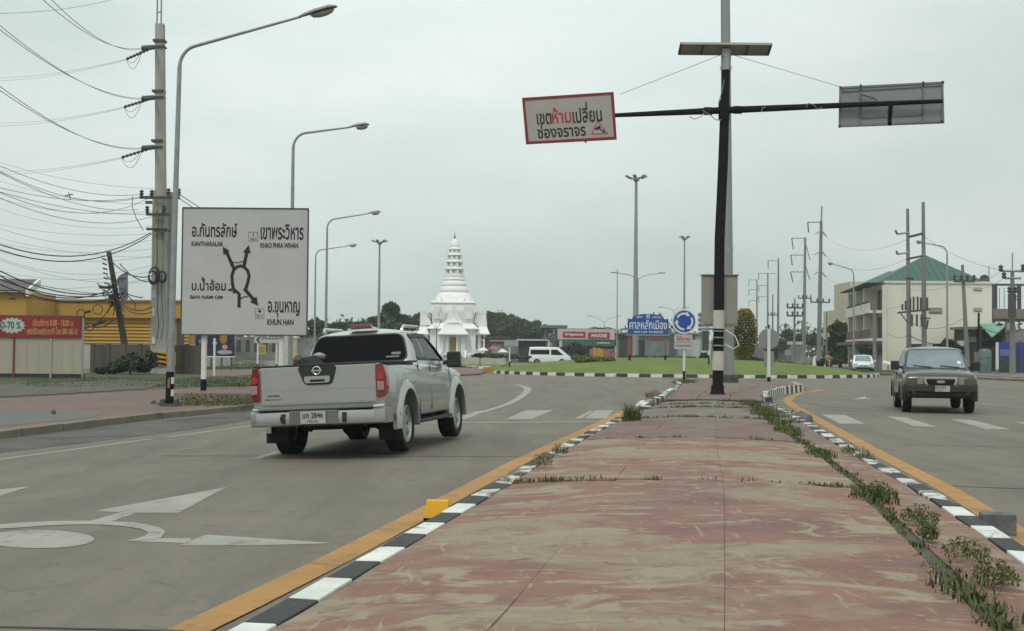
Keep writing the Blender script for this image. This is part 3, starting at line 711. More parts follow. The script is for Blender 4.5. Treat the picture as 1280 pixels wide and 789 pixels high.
m = MB(); cx_, cy_ = 301.5, 342
ring_ = [(294.5, 367), (291.5, 355), (290.8, 345), (293, 338), (297, 334), (301.5, 332.8), (306, 334), (310.5, 338.5), (312.5, 345), (311, 353), (308, 363)]
stroke(m, ring_, 3.9, 45.162); stroke(m, [(300.3, 385), (300.3, 368), (294.5, 363)], 4.1, 45.1605)
stroke(m, [(293.5, 337), (283, 314)], 4.2, 45.161); stroke(m, [(305.5, 335), (309, 316)], 4.2, 45.161)
stroke(m, [(306.5, 361), (319.5, 376)], 4.2, 45.161); stroke(m, [(293, 363), (288, 363)], 1.8, 45.161)
stroke(m, [(291, 328), (297, 329), (306.5, 326.5)], 1.1, 45.1595); stroke(m, [(302, 374), (306, 371.5), (311, 371)], 1.1, 45.1595)
m.add([BP(278.5, 309), BP(287.5, 313.5), BP(280, 320)], [(0, 1, 2)]); m.add([BP(304, 315.5), BP(311.5, 306.5), BP(313.8, 317)], [(0, 1, 2)])
m.add([BP(314, 378), BP(322, 370.5), BP(324.5, 382.5)], [(0, 1, 2)]); m.add([BP(290.5, 360.5), BP(285, 363), BP(290.5, 365)], [(0, 1, 2)])
m.build('roundabout_diagram', INK, bd)
def banded_post(t, x, y, z0, z1, r, bands, name='post', n=12):
    o = MB().tube([(x, y, z0), (x, y, z1)], r, n).build(name, WHP, t, smooth=40)
    for a, b_ in bands: MB().lathe([(r + .004, a), (r + .004, b_)], (x, y, 0), n=n).build('black_band', BLK, t, smooth=40)
for xp, yb in ((255.5, 488), (352, 478)):
    q = D(xp, 440, 45.4); z0 = gz(q.x, 45.4) + .05
    banded_post(BT, q.x, 45.36, z0, bz1 - .3, .10, [(z0, D(xp, 474, 45.4).z if xp < 300 else z0 + .35)])
for dy in (300, 380): MB().box(bx0 + .1, bx1 - .1, 45.225, 45.26, BZ(dy) - .04, BZ(dy) + .04).build('rail', GRY, BT)

# ---------------------------------------------------------------- the black mast with the overhead signs
MY = 39.3; mb_ = G(896, 494, .13); mt_ = D(907, 84, MY)
mb_ = D(896.8, 496, MY)
MT = thing('sign_mast', 'black mast with white bands on the median carrying a cross arm with two signs', 'sign mast', (mb_.x, MY, mb_.z))
def MZ(py, pxx=900): return D(pxx, py, MY).z
MPX = [(62, 908), (84, 907.5), (198, 904), (300, 899.5), (430, 898), (500, 896.8)]
def mpt(py): return D(interp(MPX, py), py, MY)
MB().tube([mpt(496), mpt(430), mpt(365), mpt(300), mpt(250), mpt(198), mpt(140), mpt(84)], [.16, .16, .155, .155, .15, .15, .14, .125], 14).build('pole', BLK, MT, smooth=40)
MB().tube([mpt(88), mpt(62)], [.15, .145], 14).build('top_sleeve', GRY, MT, smooth=40)
MB().lathe([(.30, 0), (.30, .05), (.21, .20), (.19, .42)], (mb_.x, MY, mb_.z - .06), n=12, sq=0).build('base', BLK, MT, smooth=30)
for y0, y1 in ((463, 439), (411, 388)):
    MB().tube([mpt(y0), mpt(y1)], .178, 14).build('white_band', mat('dirty_white_band', (.50, .48, .41), .6, var=.12, scale=3), MT, smooth=40)
for yb in (414, 422, 432):
    MB().tube([mpt(yb + .8), mpt(yb - .8)], .19, 14).build('strap', GRY, MT, smooth=40)
MB().tube([mpt(430) + Vector((.18, -.05, 0)), mpt(436) + Vector((.45, -.1, 0)), mpt(432) + Vector((.62, -.1, 0)), mpt(420) + Vector((.5, -.05, 0)), mpt(412) + Vector((.2, -.05, 0))], .018, 6).build('loose_cable', WHP, MT, smooth=40)
A0, A1 = D(768, 144.3, MY), D(1178, 126.5, MY - .12); AM = D(905, 138, MY)
MB().tube([A0, AM, A1], [.065, .11, .065], 12).build('cross_arm', BLK, MT, smooth=40)
for p, r in ((D(885, 139, MY), .125), (D(922, 137.5, MY), .125)): MB().tube([p - Vector((.12, 0, 0)), p + Vector((.12, 0, 0))], r, 12).build('flange', BLK, MT, smooth=40)
MB().lathe([(.17, -.3), (.17, .3)], (AM.x, MY, AM.z), n=14).build('collar', BLK, MT, smooth=40)
for L in ([(862, 146), (868, 149), (876, 146), (880, 141)], [(878, 138), (888, 144), (895, 150), (902, 150)], [(1008, 134), (1010, 129), (1017, 131), (1022, 137), (1028, 134)], [(952, 140), (953, 135), (957, 134)], [(898, 130), (903, 112), (905, 100)]):
    MB().tube([D(a, b, MY - .16) for a, b in L], .014, 6).build('loose_cable', WIREL, MT, smooth=40)
for L in ([(903, 68), (775, 118)], [(913, 68), (1048, 108)], [(1048, 108), (1093, 124)]):
    MB().tube([D(a, b, MY) for a, b in L], .009, 5).build('guy_wire', WIREL, MT)
# left sign facing us
c = [D(652.5, 122.5, MY - .12), D(767, 115, MY - .12), D(771, 174.5, MY - .12), D(657.5, 180.5, MY - .12)]
LS = thing('overhead_sign', 'white overhead sign with red border forbidding lane changes, hung left on the mast arm', 'road sign', (c[3].x, c[3].y, c[3].z))
def quad(c, y, inset=0.0):
    ctr = sum(c, Vector()) / 4; out = []
    for p in c:
        q = p + Vector((inset * (1 if p.x < ctr.x else -1), 0, inset * (1 if p.z < ctr.z else -1))); out.append(Vector((q.x, y, q.z)))
    return out
def c4(cs): return cs
y = MY - .12
SW = mat('overhead_white', (.36, .33, .30), .6, var=.05)
SR = mat('sign_red', (.22, .012, .02), .5, var=.08)
lb_ = MB().prism(quad(c, y, .05), quad(c, y + .04, .05)).build('board', SW, LS)
co, ci = quad(c, y - .012), quad(c, y - .012, .085); cb = quad(c, y + .045)
m = MB()
for i in range(4):
    j = (i + 1) % 4; m.add([co[i], co[j], ci[j], ci[i], cb[i], cb[j]], [(0, 1, 2, 3), (0, 4, 5, 1)])
m.add([ci[0], ci[1], ci[2], ci[3]] + quad(c, y + .002, .085), [(i, (i + 1) % 4, (i + 1) % 4 + 4, i + 4) for i in range(4)])
m.build('red_border', SR, LS)
e1 = (c[1] - c[0]); e2 = (c[3] - c[0])
def SP(u, v, yy): p = c[0] + e1 * u + e2 * v; return Vector((p.x, yy, p.z))
def stext(txt, u0, v0, u1, v1, mt, bold=.012):
    vs, fs = text_geo(txt, bold); ax = min(p[0] for p in vs); bx = max(p[0] for p in vs); ay = min(p[1] for p in vs); by = max(p[1] for p in vs)
    MB().add([SP(lerp(u0, u1, (p[0] - ax) / (bx - ax)), lerp(v1, v0, (p[1] - ay) / (by - ay)), y - .006) for p in vs], fs).build('lettering', mt, lb_)
RI = mat('red_ink', (.45, .02, .02), .5)
# positions measured on the sign face
stext('เขต', .14, .36, .30, .60, INK, .02); stext('ห้าม', .305, .255, .515, .60, RI, .02); stext('เปลี่ยน', .53, .17, .85, .62, INK, .02)
stext('ช่องจราจร', .135, .60, .66, .90, INK, .02)
def tri(k, yy): return [SP(.80 + .0 * k, .575 + .035 * k, yy), SP(.90 - .018 * k, .895 - .018 * k, yy), SP(.715 + .018 * k, .885 - .018 * k, yy)]
a, b_ = tri(0, y - .006), tri(1, y - .006)
MB().add(a + b_, [(0, 1, 4, 3), (1, 2, 5, 4), (2, 0, 3, 5)]).build('warning_triangle', RI, lb_)
m = MB(); m.add([SP(*q, y - .006) for q in ((.757, .765), (.812, .70), (.832, .735), (.778, .80))], [(0, 1, 2, 3)])
m.add([SP(*q, y - .0055) for q in ((.80, .76), (.812, .75), (.853, .825), (.862, .80), (.868, .86), (.84, .87), (.845, .845))], [(0, 1, 2, 3, 4, 5, 6)])
m.build('camera_symbol', INK, lb_)
for u in (.3, .7): MB().box(c[0].x + e1.x * u - .03, c[0].x + e1.x * u + .03, y + .05, y + .09, c[0].z + e2.z * .95, c[0].z + e2.z * .1).build('back_rail', GRY, LS)
# right sign seen from behind
c2 = [D(1049, 108, MY + .1), D(1180, 101.5, MY + .1), D(1181.5, 155, MY + .1), D(1048, 160, MY + .1)]
RS = thing('overhead_sign', 'grey back of an overhead sign with steel ribs on the right mast arm', 'road sign', c2[3])
PGR = mat('sign_back_grey', (.25, .255, .255), .7, 0, var=.04, scale=.8)
c = c2; e1 = c[1] - c[0]; e2 = c[3] - c[0]; y2 = MY + .1
MB().prism(quad(c, y2, .02), quad(c, y2 + .05, .02)).build('panel', PGR, RS)
def bar(u0, v0, u1, v1, w, nm='rib', yy=None, mt=None):
    p, q = SP(u0, v0, y2 - .03), SP(u1, v1, y2 - .03); d = (q - p).normalized(); n_ = Vector((-d.z, 0, d.x)) * w / 2
    MB().prism([p + n_, q + n_, q - n_, p - n_], [v_ + Vector((0, .035 if yy is None else yy, 0)) for v_ in (p + n_, q + n_, q - n_, p - n_)]).build(nm, mt or mat('sign_rib', (.17, .175, .175), .6), RS)
for a in ((0, .035, 1, .035), (0, .965, 1, .965), (.01, 0, .01, 1), (.985, 0, .985, 1), (.205, -.02, .205, .95), (.80, -.02, .80, .95), (.205, .78, .80, .78), (.03, .12, .97, .09)): bar(*a, .06)
bar(.495, .42, .485, 1.0, .12, 'bracket', .1, BLK)
MB().tube([D(1076, 118, MY), D(1093, 123, MY), D(1096, 126, MY)], .02, 6).build('stay', DGR, RS)
# light panel on top
q0, q1 = D(850, 60.5, MY), D(962, 61.5, MY)
PT = thing('solar_panel', 'long grey solar panel lying across the top of the black sign mast', 'solar panel', ((q0.x + q1.x) / 2, MY, q0.z - .1))
M = Matrix.Translation((0, MY, (q0.z + q1.z) / 2)) @ Matrix.Rotation(radians(-20), 4, 'X')
PBG = mat('panel_back', (.27, .255, .235), .5, .2, var=.08)
MB().box(q0.x, q1.x, -.28, .28, -.015, .015, M=M).build('panel', PBG, PT)
for a in (q0.x, lerp(q0.x, q1.x, .25), lerp(q0.x, q1.x, .75), q1.x): MB().box(a - .03, a + .03, -.29, .29, -.05, .02, M=M).build('frame_bar', DGR, PT)
MB().box(q0.x, q1.x, -.30, -.27, -.05, .03, M=M).build('frame_edge', PBG, PT)
MB().box(q0.x, q1.x, .27, .30, -.05, .03, M=M).build('frame_edge', PBG, PT)
MB().box(mt_.x - .12, mt_.x + .12, MY - .12, MY + .12, q0.z - .25, q0.z - .03).build('mount', GRY, PT)
# cabinets
CABM = mat('cabinet_beige', (.27, .26, .225), .55, .1, var=.08, scale=1.5, streak=True)
for (x0, x1, lab) in ((877.5, 896, 'beige grey control cabinet on the left of the black mast'), (901.5, 920.5, 'beige grey control cabinet on the right of the black mast')):
    a = D(x0, 345, MY + .4); b = D(x1, 408, MY + .4); t = thing('control_cabinet', lab, 'cabinet', (a.x, MY + .4, b.z), 0, 'cabinets on the mast')
    cb_ = MB().box(a.x, b.x, MY + .18, MY + .55, b.z, a.z).build('body', CABM, t, bevel=.02)
    MB().box(a.x - .03, b.x + .03, MY + .12, MY + .6, a.z + .003, a.z + .04).build('roof', CABM, t, bevel=.01)
    MB().box(a.x + .04, b.x - .04, MY + .16, MY + .178, b.z + .06, a.z - .06).build('door', CABM, t, bevel=.005)
a = D(877, 411, MY + .2); b = D(915, 411, MY + .2)
MB().box(a.x, b.x, MY + .17, MY + .22, a.z - .03, a.z + .03).build('cabinet_rail', GRY, MT)
for lr in ((887, 437, 'x'),):
    a = D(884, 424, MY); MB().box(a.x - .16, a.x + .04, MY - .1, MY + .05, a.z - .35, a.z + .25).build('junction_box', DGR, MT, bevel=.01)
# great galvanised mast behind
GBs = G(910, 475, .12)
GP = thing('tall_grey_mast', 'thick galvanised mast rising out of the picture directly behind the black one', 'light mast', GBs)
g0 = D(910.5, 470, 58.8); g1 = D(906.5, -40, 58.8)
zt = 30.0; sl_ = (g1.x - g0.x) / (g1.z - g0.z)
MB().tube([(g0.x, 58.8, .15), (g0.x + sl_ * 15, 58.8, 15), (g0.x + sl_ * zt, 58.8, zt)], [.27, .225, .17], 16).build('pole', mat('galvanised', (.25, .255, .255), .45, .3, var=.18, scale=1.2, streak=True), GP, smooth=40)
MB().lathe([(.46, .1), (.46, .16), (.30, .2), (.29, .5)], (g0.x, 58.8, 0), n=16).build('base_flange', DGR, GP, smooth=30)
for i in range(8):
    a = 2 * pi * i / 8; MB().lathe([(.05, .1), (.05, .42), (.03, .46)], (g0.x + .42 * cos(a), 58.8 + .42 * sin(a), 0), n=8).build('anchor_bolt', DGR, GP)
for z in (6.2, 14.6): MB().lathe([(.262, z), (.262, z + .12)], (g0.x + sl_ * z, 58.8, 0), n=16).build('joint_ring', GRY, GP)
MB().lathe([(.9, zt), (1.1, zt + .2), (1.1, zt + .4), (.4, zt + .6)], (g0.x + sl_ * zt, 58.8, 0), n=16).build('head_ring', GRY, GP)

# ---------------------------------------------------------------- round signs on the median tip
BLUE = mat('sign_blue', (.015, .075, .34), .45, var=.05)
rb = G(855, 476, .12); RY = rb.y
RT = thing('roundabout_sign', 'blue round sign with three white circling arrows on a black and white post', 'road sign', rb)
rc = D(855, 402, RY)
banded_post(RT, rb.x, RY, rb.z, D(855, 442, RY).z + .3, .06, [(rb.z, D(855, 464, RY).z)])
kk = RY / F_PX; R_ = 14 * kk
MB().lathe([(R_ * 1.1, -.02), (R_ * 1.1, .01)], (rc.x, RY - .09, rc.z), axis='y', n=36).build('rim', WHP, RT)
ds = MB().lathe([(R_ * .97, -.026), (R_ * .97, 0)], (rc.x, RY - .09, rc.z), axis='y', n=36).build('disc', BLUE, RT)
for i in range(3):
    a0 = radians(90 + 60 - i * 120); m = MB(); vs = []
    for j in range(9):
        a = a0 - radians(78) * j / 8
        for r_ in (.62, .80): vs.append((rc.x + R_ * r_ * cos(a), RY - .121, rc.z + R_ * r_ * sin(a)))
    m.add(vs, [(2 * j, 2 * j + 1, 2 * j + 3, 2 * j + 2) for j in range(8)])
    a = a0 - radians(76); b = a0 - radians(106)
    m.add([(rc.x + R_ * q * cos(t_), RY - .1215, rc.z + R_ * q * sin(t_)) for q, t_ in ((.50, a), (.92, a), (.70, b))], [(0, 1, 2)])
    m.build('arrow', WHP, ds)
pa, pb = D(842.5, 418.5, RY), D(865, 436.5, RY)
pl = MB().box(pa.x, pb.x, RY - .11, RY - .085, pb.z, pa.z).build('plate', mat('plate_white', (.45, .45, .44), .6), RT)
m = MB()
MB().text('ให้ทาง', pa.x + .12, pa.z - .32, pb.x - .12, pa.z - .06, RY - .114, bold=.02).build('lettering', RI, pl)
MB().text('รถทางขวาไปก่อน', pa.x + .06, pb.z + .10, pb.x - .06, pb.z + .26, RY - .114, bold=.01).build('lettering', INK, pl)
MB().box(pa.x + .03, pb.x - .03, RY - .113, RY - .112, pb.z + .31, pb.z + .325).build('rule', INK, pl)
rb = G(961, 477, .12); RY = rb.y
RT2 = thing('sign_back_disc', 'grey back of a round sign on a white post at the right median tip', 'road sign', rb)
banded_post(RT2, rb.x, RY, rb.z, D(961, 411, RY).z, .085, [(rb.z, rb.z + .22)])
rc = D(961.5, 423.5, RY)
MB().lathe([(13 * RY / F_PX, 0), (13 * RY / F_PX, .03)], (rc.x, RY + .10, rc.z), axis='y', n=32).build('disc', PGR, RT2)
pa, pb = D(955, 439, RY), D(968, 459, RY); MB().box(pa.x, pb.x, RY + .10, RY + .125, pb.z, pa.z).build('plate', PGR, RT2)
MB().tube([(rb.x, RY, D(961, 411, RY).z), (rb.x, RY, D(961, 406, RY).z)], .05, 8).build('post_cap', DGR, RT2)

# blue shrine sign on the island
SY = 88.0; k = SY / F_PX; a = D(784.5, 418, SY); b = D(835.5, 399, SY); top = D(810, 392.5, SY)
z0 = isl_z((a.x + b.x) / 2, SY)
BS = thing('shrine_sign', 'blue name board with arched top and white Thai lettering on red posts, on the lawn', 'sign', ((a.x + b.x) / 2, SY, z0))
xs = [a.x, b.x]; w_ = b.x - a.x
out = [(a.x, a.z), (b.x, a.z), (b.x, b.z), (b.x - .11 * w_, b.z), (b.x - .12 * w_, b.z + .18 * (top.z - b.z) * 2)] + [(a.x + w_ * (.5 + .38 * cos(radians(q))), b.z + .1 + (top.z - b.z - .1) * sin(radians(q))) for q in range(20, 161, 14)] + [(a.x + .12 * w_, b.z + .36 * (top.z - b.z)), (a.x + .11 * w_, b.z), (a.x, b.z)]
bsb = MB().prism([(x, SY - .03, z) for x, z in out], [(x, SY + .03, z) for x, z in out]).build('board', BLUE, BS)
MB().text('ศาลหลักเมือง', a.x + .12, a.z + .36, b.x - .10, b.z - .06, SY - .035, bold=.012).build('lettering', WHP, bsb)
MB().text('SAN LAK MUEANG', a.x + .42, a.z + .10, b.x - .36, a.z + .25, SY - .035, bold=.01).build('lettering', WHP, bsb)
MB().text('เทศบาล', a.x + .6, b.z + .06, a.x + 1.02, b.z + .20, SY - .035, bold=.02).build('lettering', WHP, bsb)
MB().text('เมืองกันทรลักษ์', b.x - 1.1, b.z + .06, b.x - .5, b.z + .20, SY - .035, bold=.02).build('lettering', WHP, bsb)
cxx = (a.x + b.x) / 2
m = MB(); m.prism([(cxx + .13 * cos(t_), SY - .05, b.z + .17 + .15 * sin(t_)) for t_ in [pi * 2 * i / 8 for i in range(8)]], [(cxx + .13 * cos(t_), SY - .03, b.z + .17 + .15 * sin(t_)) for t_ in [pi * 2 * i / 8 for i in range(8)]]); m.build('emblem', WHP, bsb)
m = MB().lathe([(.07, 0), (.07, .01)], (cxx, SY - .062, b.z + .16), axis='y', n=10).build('emblem_centre', BLUE, bsb)
for xx in (a.x + .07, b.x - .07): MB().lathe([(.07, 0), (.05, .12), (.02, .22), (.0, .26)], (xx, SY, b.z), n=8).build('finial', WHP, BS)
MB().box(a.x - .1, b.x + .1, SY - .05, SY + .05, a.z - .08, a.z - .003).build('bottom_rail', GRY, BS)
RP = mat('post_red', (.32, .09, .06), .6, var=.15)
for xp in (787, 832):
    q = D(xp, 440, SY)
    MB().tube([(q.x, SY + .08, z0 - .15), (q.x, SY + .08, a.z)], .06, 8).build('post', RP, BS); MB().tube([(q.x, SY + .08, z0 - .1), (q.x, SY + .08, z0 + .35)], .075, 8).build('post_foot', BLK, BS)
q = D(782, 440, SY + 1); 
# small white/black guide posts with little signs
def small_post(xp, ytop, depth, lab, r=.05, blk=.35, plate=None, col=None, z0=None):
    q = D(xp, 440, depth); zb = (isl_z(q.x, depth) if 78 < depth < 113 and abs(q.x - ICX) < 14 else gz(q.x, depth) + .12) if z0 is None else z0
    t = thing('marker_post', lab, 'post', (q.x, depth, zb)); z1 = D(xp, ytop, depth).z
    banded_post(t, q.x, depth, zb - .05, z1, r, [(zb - .05, zb + blk)], n=8)
    if plate:
        x0, y0, x1, y1, mt = plate; pa = D(x0, y0, depth); pb = D(x1, y1, depth)
        MB().box(pa.x, pb.x, depth - r - .03, depth - r - .005, pb.z, pa.z).build('plate', mt, t)
    return t
PW = mat('plate_white', (.45, .45, .44)); PGy = mat('plate_grey', (.30, .32, .34), .6)
small_post(637, 430, 91, 'slim white post with black foot at the left end of the island lawn', plate=(630, 425, 648, 433, PGy))
small_post(886, 433, 84, 'slim white post with black foot just left of the black mast', r=.055, blk=.6)
small_post(268, 423, 64, 'thin white post behind the left leg of the big direction board', r=.06, blk=.0)
# left arrow sign with two posts
AY = 82; t = thing('arrow_sign', 'long white sign with a black left arrow on two slim posts below the board', 'road sign', D(335, 450, AY))
a, b = D(318, 421, AY), D(350, 429, AY); z0 = gz(a.x, AY) + .1
ab = MB().box(a.x, b.x, AY - .05, AY, b.z, a.z).build('board', mat('plate_white', (.45, .45, .44)), t)
MB().prism([(a.x + .12, AY - .056, (a.z + b.z) / 2), (a.x + .3, AY - .056, a.z - .02), (a.x + .42, AY - .056, a.z - .02), (a.x + .25, AY - .056, (a.z + b.z) / 2), (a.x + .42, AY - .056, b.z + .02), (a.x + .3, AY - .056, b.z + .02)],
           [(a.x + .12, AY - .054, (a.z + b.z) / 2), (a.x + .3, AY - .054, a.z - .02), (a.x + .42, AY - .054, a.z - .02), (a.x + .25, AY - .054, (a.z + b.z) / 2), (a.x + .42, AY - .054, b.z + .02), (a.x + .3, AY - .054, b.z + .02)]).build('arrow', INK, ab)
MB().text('ทางหลวง', a.x + .5, b.z + .22, b.x - .1, a.z - .04, AY - .056, bold=.02).build('lettering', INK, ab)
for xp in (322, 345.5):
    q = D(xp, 440, AY); banded_post(t, q.x, AY + .05, z0, a.z, .06, [(z0, z0 + .45)], n=8)
t = thing('yellow_sign', 'small yellow square sign on the grass right of the arrow sign post', 'sign', D(327, 450, 90))
a, b = D(322, 431, 90), D(332, 443, 90); MB().box(a.x, b.x, 90, 90.05, b.z, a.z).build('plate', mat('pale_yellow', (.45, .36, .09), .6), t)
MB().tube([((a.x + b.x) / 2, 90.06, 0), ((a.x + b.x) / 2, 90.06, a.z)], .04, 6).build('post', GRY, t)
for i, zz in enumerate((.25, .5, .75)): MB().box(a.x + .08, b.x - .08, 89.985, 89.998, lerp(b.z, a.z, zz) - .03, lerp(b.z, a.z, zz) + .03).build('stripe', mat('stripe_grey', (.2, .17, .08)), t)
t = thing('gate_pillar', 'pale yellow square pillar on the verge beside the pickup bed', 'pillar', D(368, 450, 96))
a, b = D(364.5, 424, 96), D(370.5, 449, 96); MB().box(a.x, b.x, 96, 96.4, 0, a.z).build('shaft', mat('cream_pillar', (.46, .42, .24), .7), t)
MB().box(a.x - .05, b.x + .05, 95.95, 96.45, a.z, a.z + .1).build('cap', mat('cream_pillar', (.46, .42, .24)), t)
# poster board with dark picture
PY = 84; t = thing('poster_board', 'dark blue poster board with gold and pale figures on low legs behind the direction board', 'billboard', D(268, 458, PY))
a, b = D(244.5, 417, PY), D(292.5, 445.5, PY)
pb_ = MB().box(a.x, b.x, PY, PY + .08, b.z, a.z).build('panel', mat('poster_navy', (.02, .02, .05), .5, var=.4, scale=2), t)
MB().box(a.x - .04, b.x + .04, PY - .03, PY + .1, b.z - .07, b.z - .002).build('bottom_rail', WHP, t)
for u, w_, h0, h1, mt in ((.72, .20, .55, 1.0, mat('poster_gold', (.30, .18, .03))), (.76, .15, .30, .52, mat('poster_pink', (.42, .28, .25))), (.76, .40, .08, .28, mat('poster_lilac', (.36, .34, .42))), (.2, .25, .5, .8, mat('poster_grey', (.16, .17, .17))), (.06, .12, .0, .30, mat('poster_red', (.40, .10, .07))), (.50, .12, .5, .66, PW)):
    q = [(a.x + (b.x - a.x) * (u + w_ * .5 * cos(s_)), PY - .006, lerp(b.z, a.z, (h0 + h1) / 2 + (h1 - h0) / 2 * sin(s_))) for s_ in [2 * pi * i / 14 for i in range(14)]]
    q = [(x, yy, min(z, a.z - .02)) for x, yy, z in q]
    MB().add(q, [tuple(range(14))]).build('printed_figure', mt, pb_)
for xp in (250, 264, 277, 289): q = D(xp, 450, PY); MB().box(q.x - .05, q.x + .05, PY + .01, PY + .09, .0, b.z - .075).build('leg', DGR, t)

# ---------------------------------------------------------------- concrete power poles on the left
def cat(p, q, sag, n=10):
    p, q = Vector(p), Vector(q)
    return [p.lerp(q, i / n) - Vector((0, 0, 4 * sag * (i / n) * (1 - i / n))) for i in range(n + 1)]
def insul(mb, p, q, r=.07, k=7):           # a string of insulator discs from p to q
    p, q = Vector(p), Vector(q); pts = []; rs = []
    for i in range(k * 2 + 1):
        pts.append(p.lerp(q, i / (k * 2))); rs.append(r if i % 2 else r * .35)
    mb.tube(pts, rs, 8)
LY = 68.0
PB = [D(206, 468, LY), D(193.5, 468, LY + .3), D(213, 468, LY + .3)]
for p in PB: p.z = gz(p.x, p.y) + .1
def cpole(t, b, top, r0, r1, name='shaft'):
    M = lambda c, r: [(c[0] - r, c[1] - r * .8, c[2]), (c[0] + r, c[1] - r * .8, c[2]), (c[0] + r, c[1] + r * .8, c[2]), (c[0] - r, c[1] + r * .8, c[2])]
    return MB().prism(M(b, r0), M(top, r1)).build(name, CONC, t, bevel=.03)
HAZ = mat('hazard_yellow', (.50, .28, .03), .6, var=.1)
def hazard(t, x, y, r, z0, z1):
    MB().box(x - r, x + r, y - r, y + r, z0, z1).build('hazard_band', HAZ, t)
    m = MB(); n = 3; h = (z1 - z0) / n
    for i in range(n):
        z = z0 + h * i; m.add([(x - r, y - r - .006, z + h * .45), (x + r, y - r - .006, z), (x + r, y - r - .006, z + h * .45), (x - r, y - r - .006, z + h * .9)], [(0, 1, 2, 3)])
    m.build('hazard_stripe', BLK, t)
z_ = lambda py, d=LY: D(200, py, d).z
T1 = thing('power_pole', 'tallest concrete power pole at left with three dark insulator strings', 'power pole', PB[0], 0, 'concrete power poles bundled at left')
tp = D(200, 30, LY); b1 = Vector(((D(202, 468, LY)).x, LY, PB[0].z))
cpole(T1, b1, tp, .30, .23)
MB().tube([(tp.x - .16, LY, tp.z - .6), (tp.x - .16, LY, tp.z + 4.5)], .045, 6).build('lightning_rod', GRY, T1)
MB().tube([(tp.x + .06, LY, tp.z - .6), (tp.x + .06, LY, tp.z + 4.5)], .045, 6).build('lightning_rod', GRY, T1)
for i in range(4): MB().box(tp.x - .18, tp.x + .08, LY - .03, LY + .03, tp.z + .6 + i, tp.z + .66 + i).build('rung', GRY, T1)
for py in (53, 116, 178):
    z = z_(py); MB().box(tp.x - .30, tp.x + .32, LY - .28, LY + .28, z, z + .12).build('clamp_band', DGR, T1); MB().box(tp.x - .30, tp.x + .32, LY - .28, LY + .28, z - .3, z - .22).build('clamp_band', DGR, T1)
hazard(T1, b1.x, b1.y, .33, z_(457), z_(440))
for i, (xp, d, ty) in enumerate(((193.5, LY + .9, 238), (213, LY + .9, 240))):
    b = D(xp, 468, d); b.z = .12
    t = thing('power_pole', ['shorter concrete pole touching the left side of the tallest pole', 'shorter concrete pole touching the right side of the tallest pole'][i], 'power pole', b, 0, 'concrete power poles bundled at left')
    cpole(t, b, D(xp + (1.5 if i == 0 else -1), ty, d), .21, .16); hazard(t, b.x, b.y, .23, z_(457, d), z_(440, d))
    for z in (430, 395, 372): MB().box(b.x - .12, b.x + .14, d - .22, d - .18, z_(z, d), z_(z - 9, d)).build('notice', [WHP, PW, WHP][i % 3], t)
# crossarms and insulators of the distribution line
CA = thing('crossarm', 'steel crossarm with four upright insulators on the left concrete poles', 'crossarm', D(200, 246, LY - .4), 0)
for (x0, x1, py) in ((175, 225, 247), (182, 190, 253), (183, 212, 268)):
    a, b = D(x0, py, LY - .45), D(x1, py, LY - .45); MB().box(a.x, b.x, LY - .52, LY - .40, a.z - .07, a.z + .07).build('arm', DGR, CA)
for x0, py in ((177, 247), (189.5, 247), (210.5, 245), (223.5, 245), (184, 267), (205, 266)):
    a = D(x0, py, LY - .46); MB().lathe([(.05, 0), (.12, .06), (.06, .12), (.13, .2), (.06, .26), (.12, .33), (.05, .4)], a, n=8).build('insulator', DGR, CA)
CL = thing('cable_coil', 'coils of black cable hanging on the concrete poles at left', 'cable coil', D(195, 345, LY - .5))
for cx, cy, r in ((191, 347, 7), (203, 346, 6), (193, 344, 8.5)):
    c = D(cx, cy, LY - .5); k = LY / F_PX
    for j in range(3): MB().tube([(c.x + (r - j * .5) * k * .8 * cos(a), c.y - j * .05, c.z + (r - j * .5) * k * 1.2 * sin(a)) for a in [2 * pi * i / 18 for i in range(19)]], .03, 5).build('loop', WIRE, CL)
PCK = thing('pole_cables', 'messy black cables strapped up and down the concrete poles', 'cables', D(200, 460, LY - .4))
for i in range(4):
    xx = 192 + i * 5.5; pts = [D(xx + random.uniform(-1.5, 1.5), yy, LY - .42 - .02 * i) for yy in range(262, 440, 18)]
    MB().tube(pts, .018 + .008 * (i % 2), 5).build('cable', WIRE if i % 3 else WIREL, PCK)
MB().box(D(186, 290, LY).x, D(212, 290, LY).x, LY - .5, LY - .38, z_(289), z_(286)).build('bracket', DGR, PCK)
MB().box(D(196, 290, LY).x, D(216, 290, LY).x, LY - .5, LY - .38, z_(291), z_(288)).build('bracket', DGR, PCK)
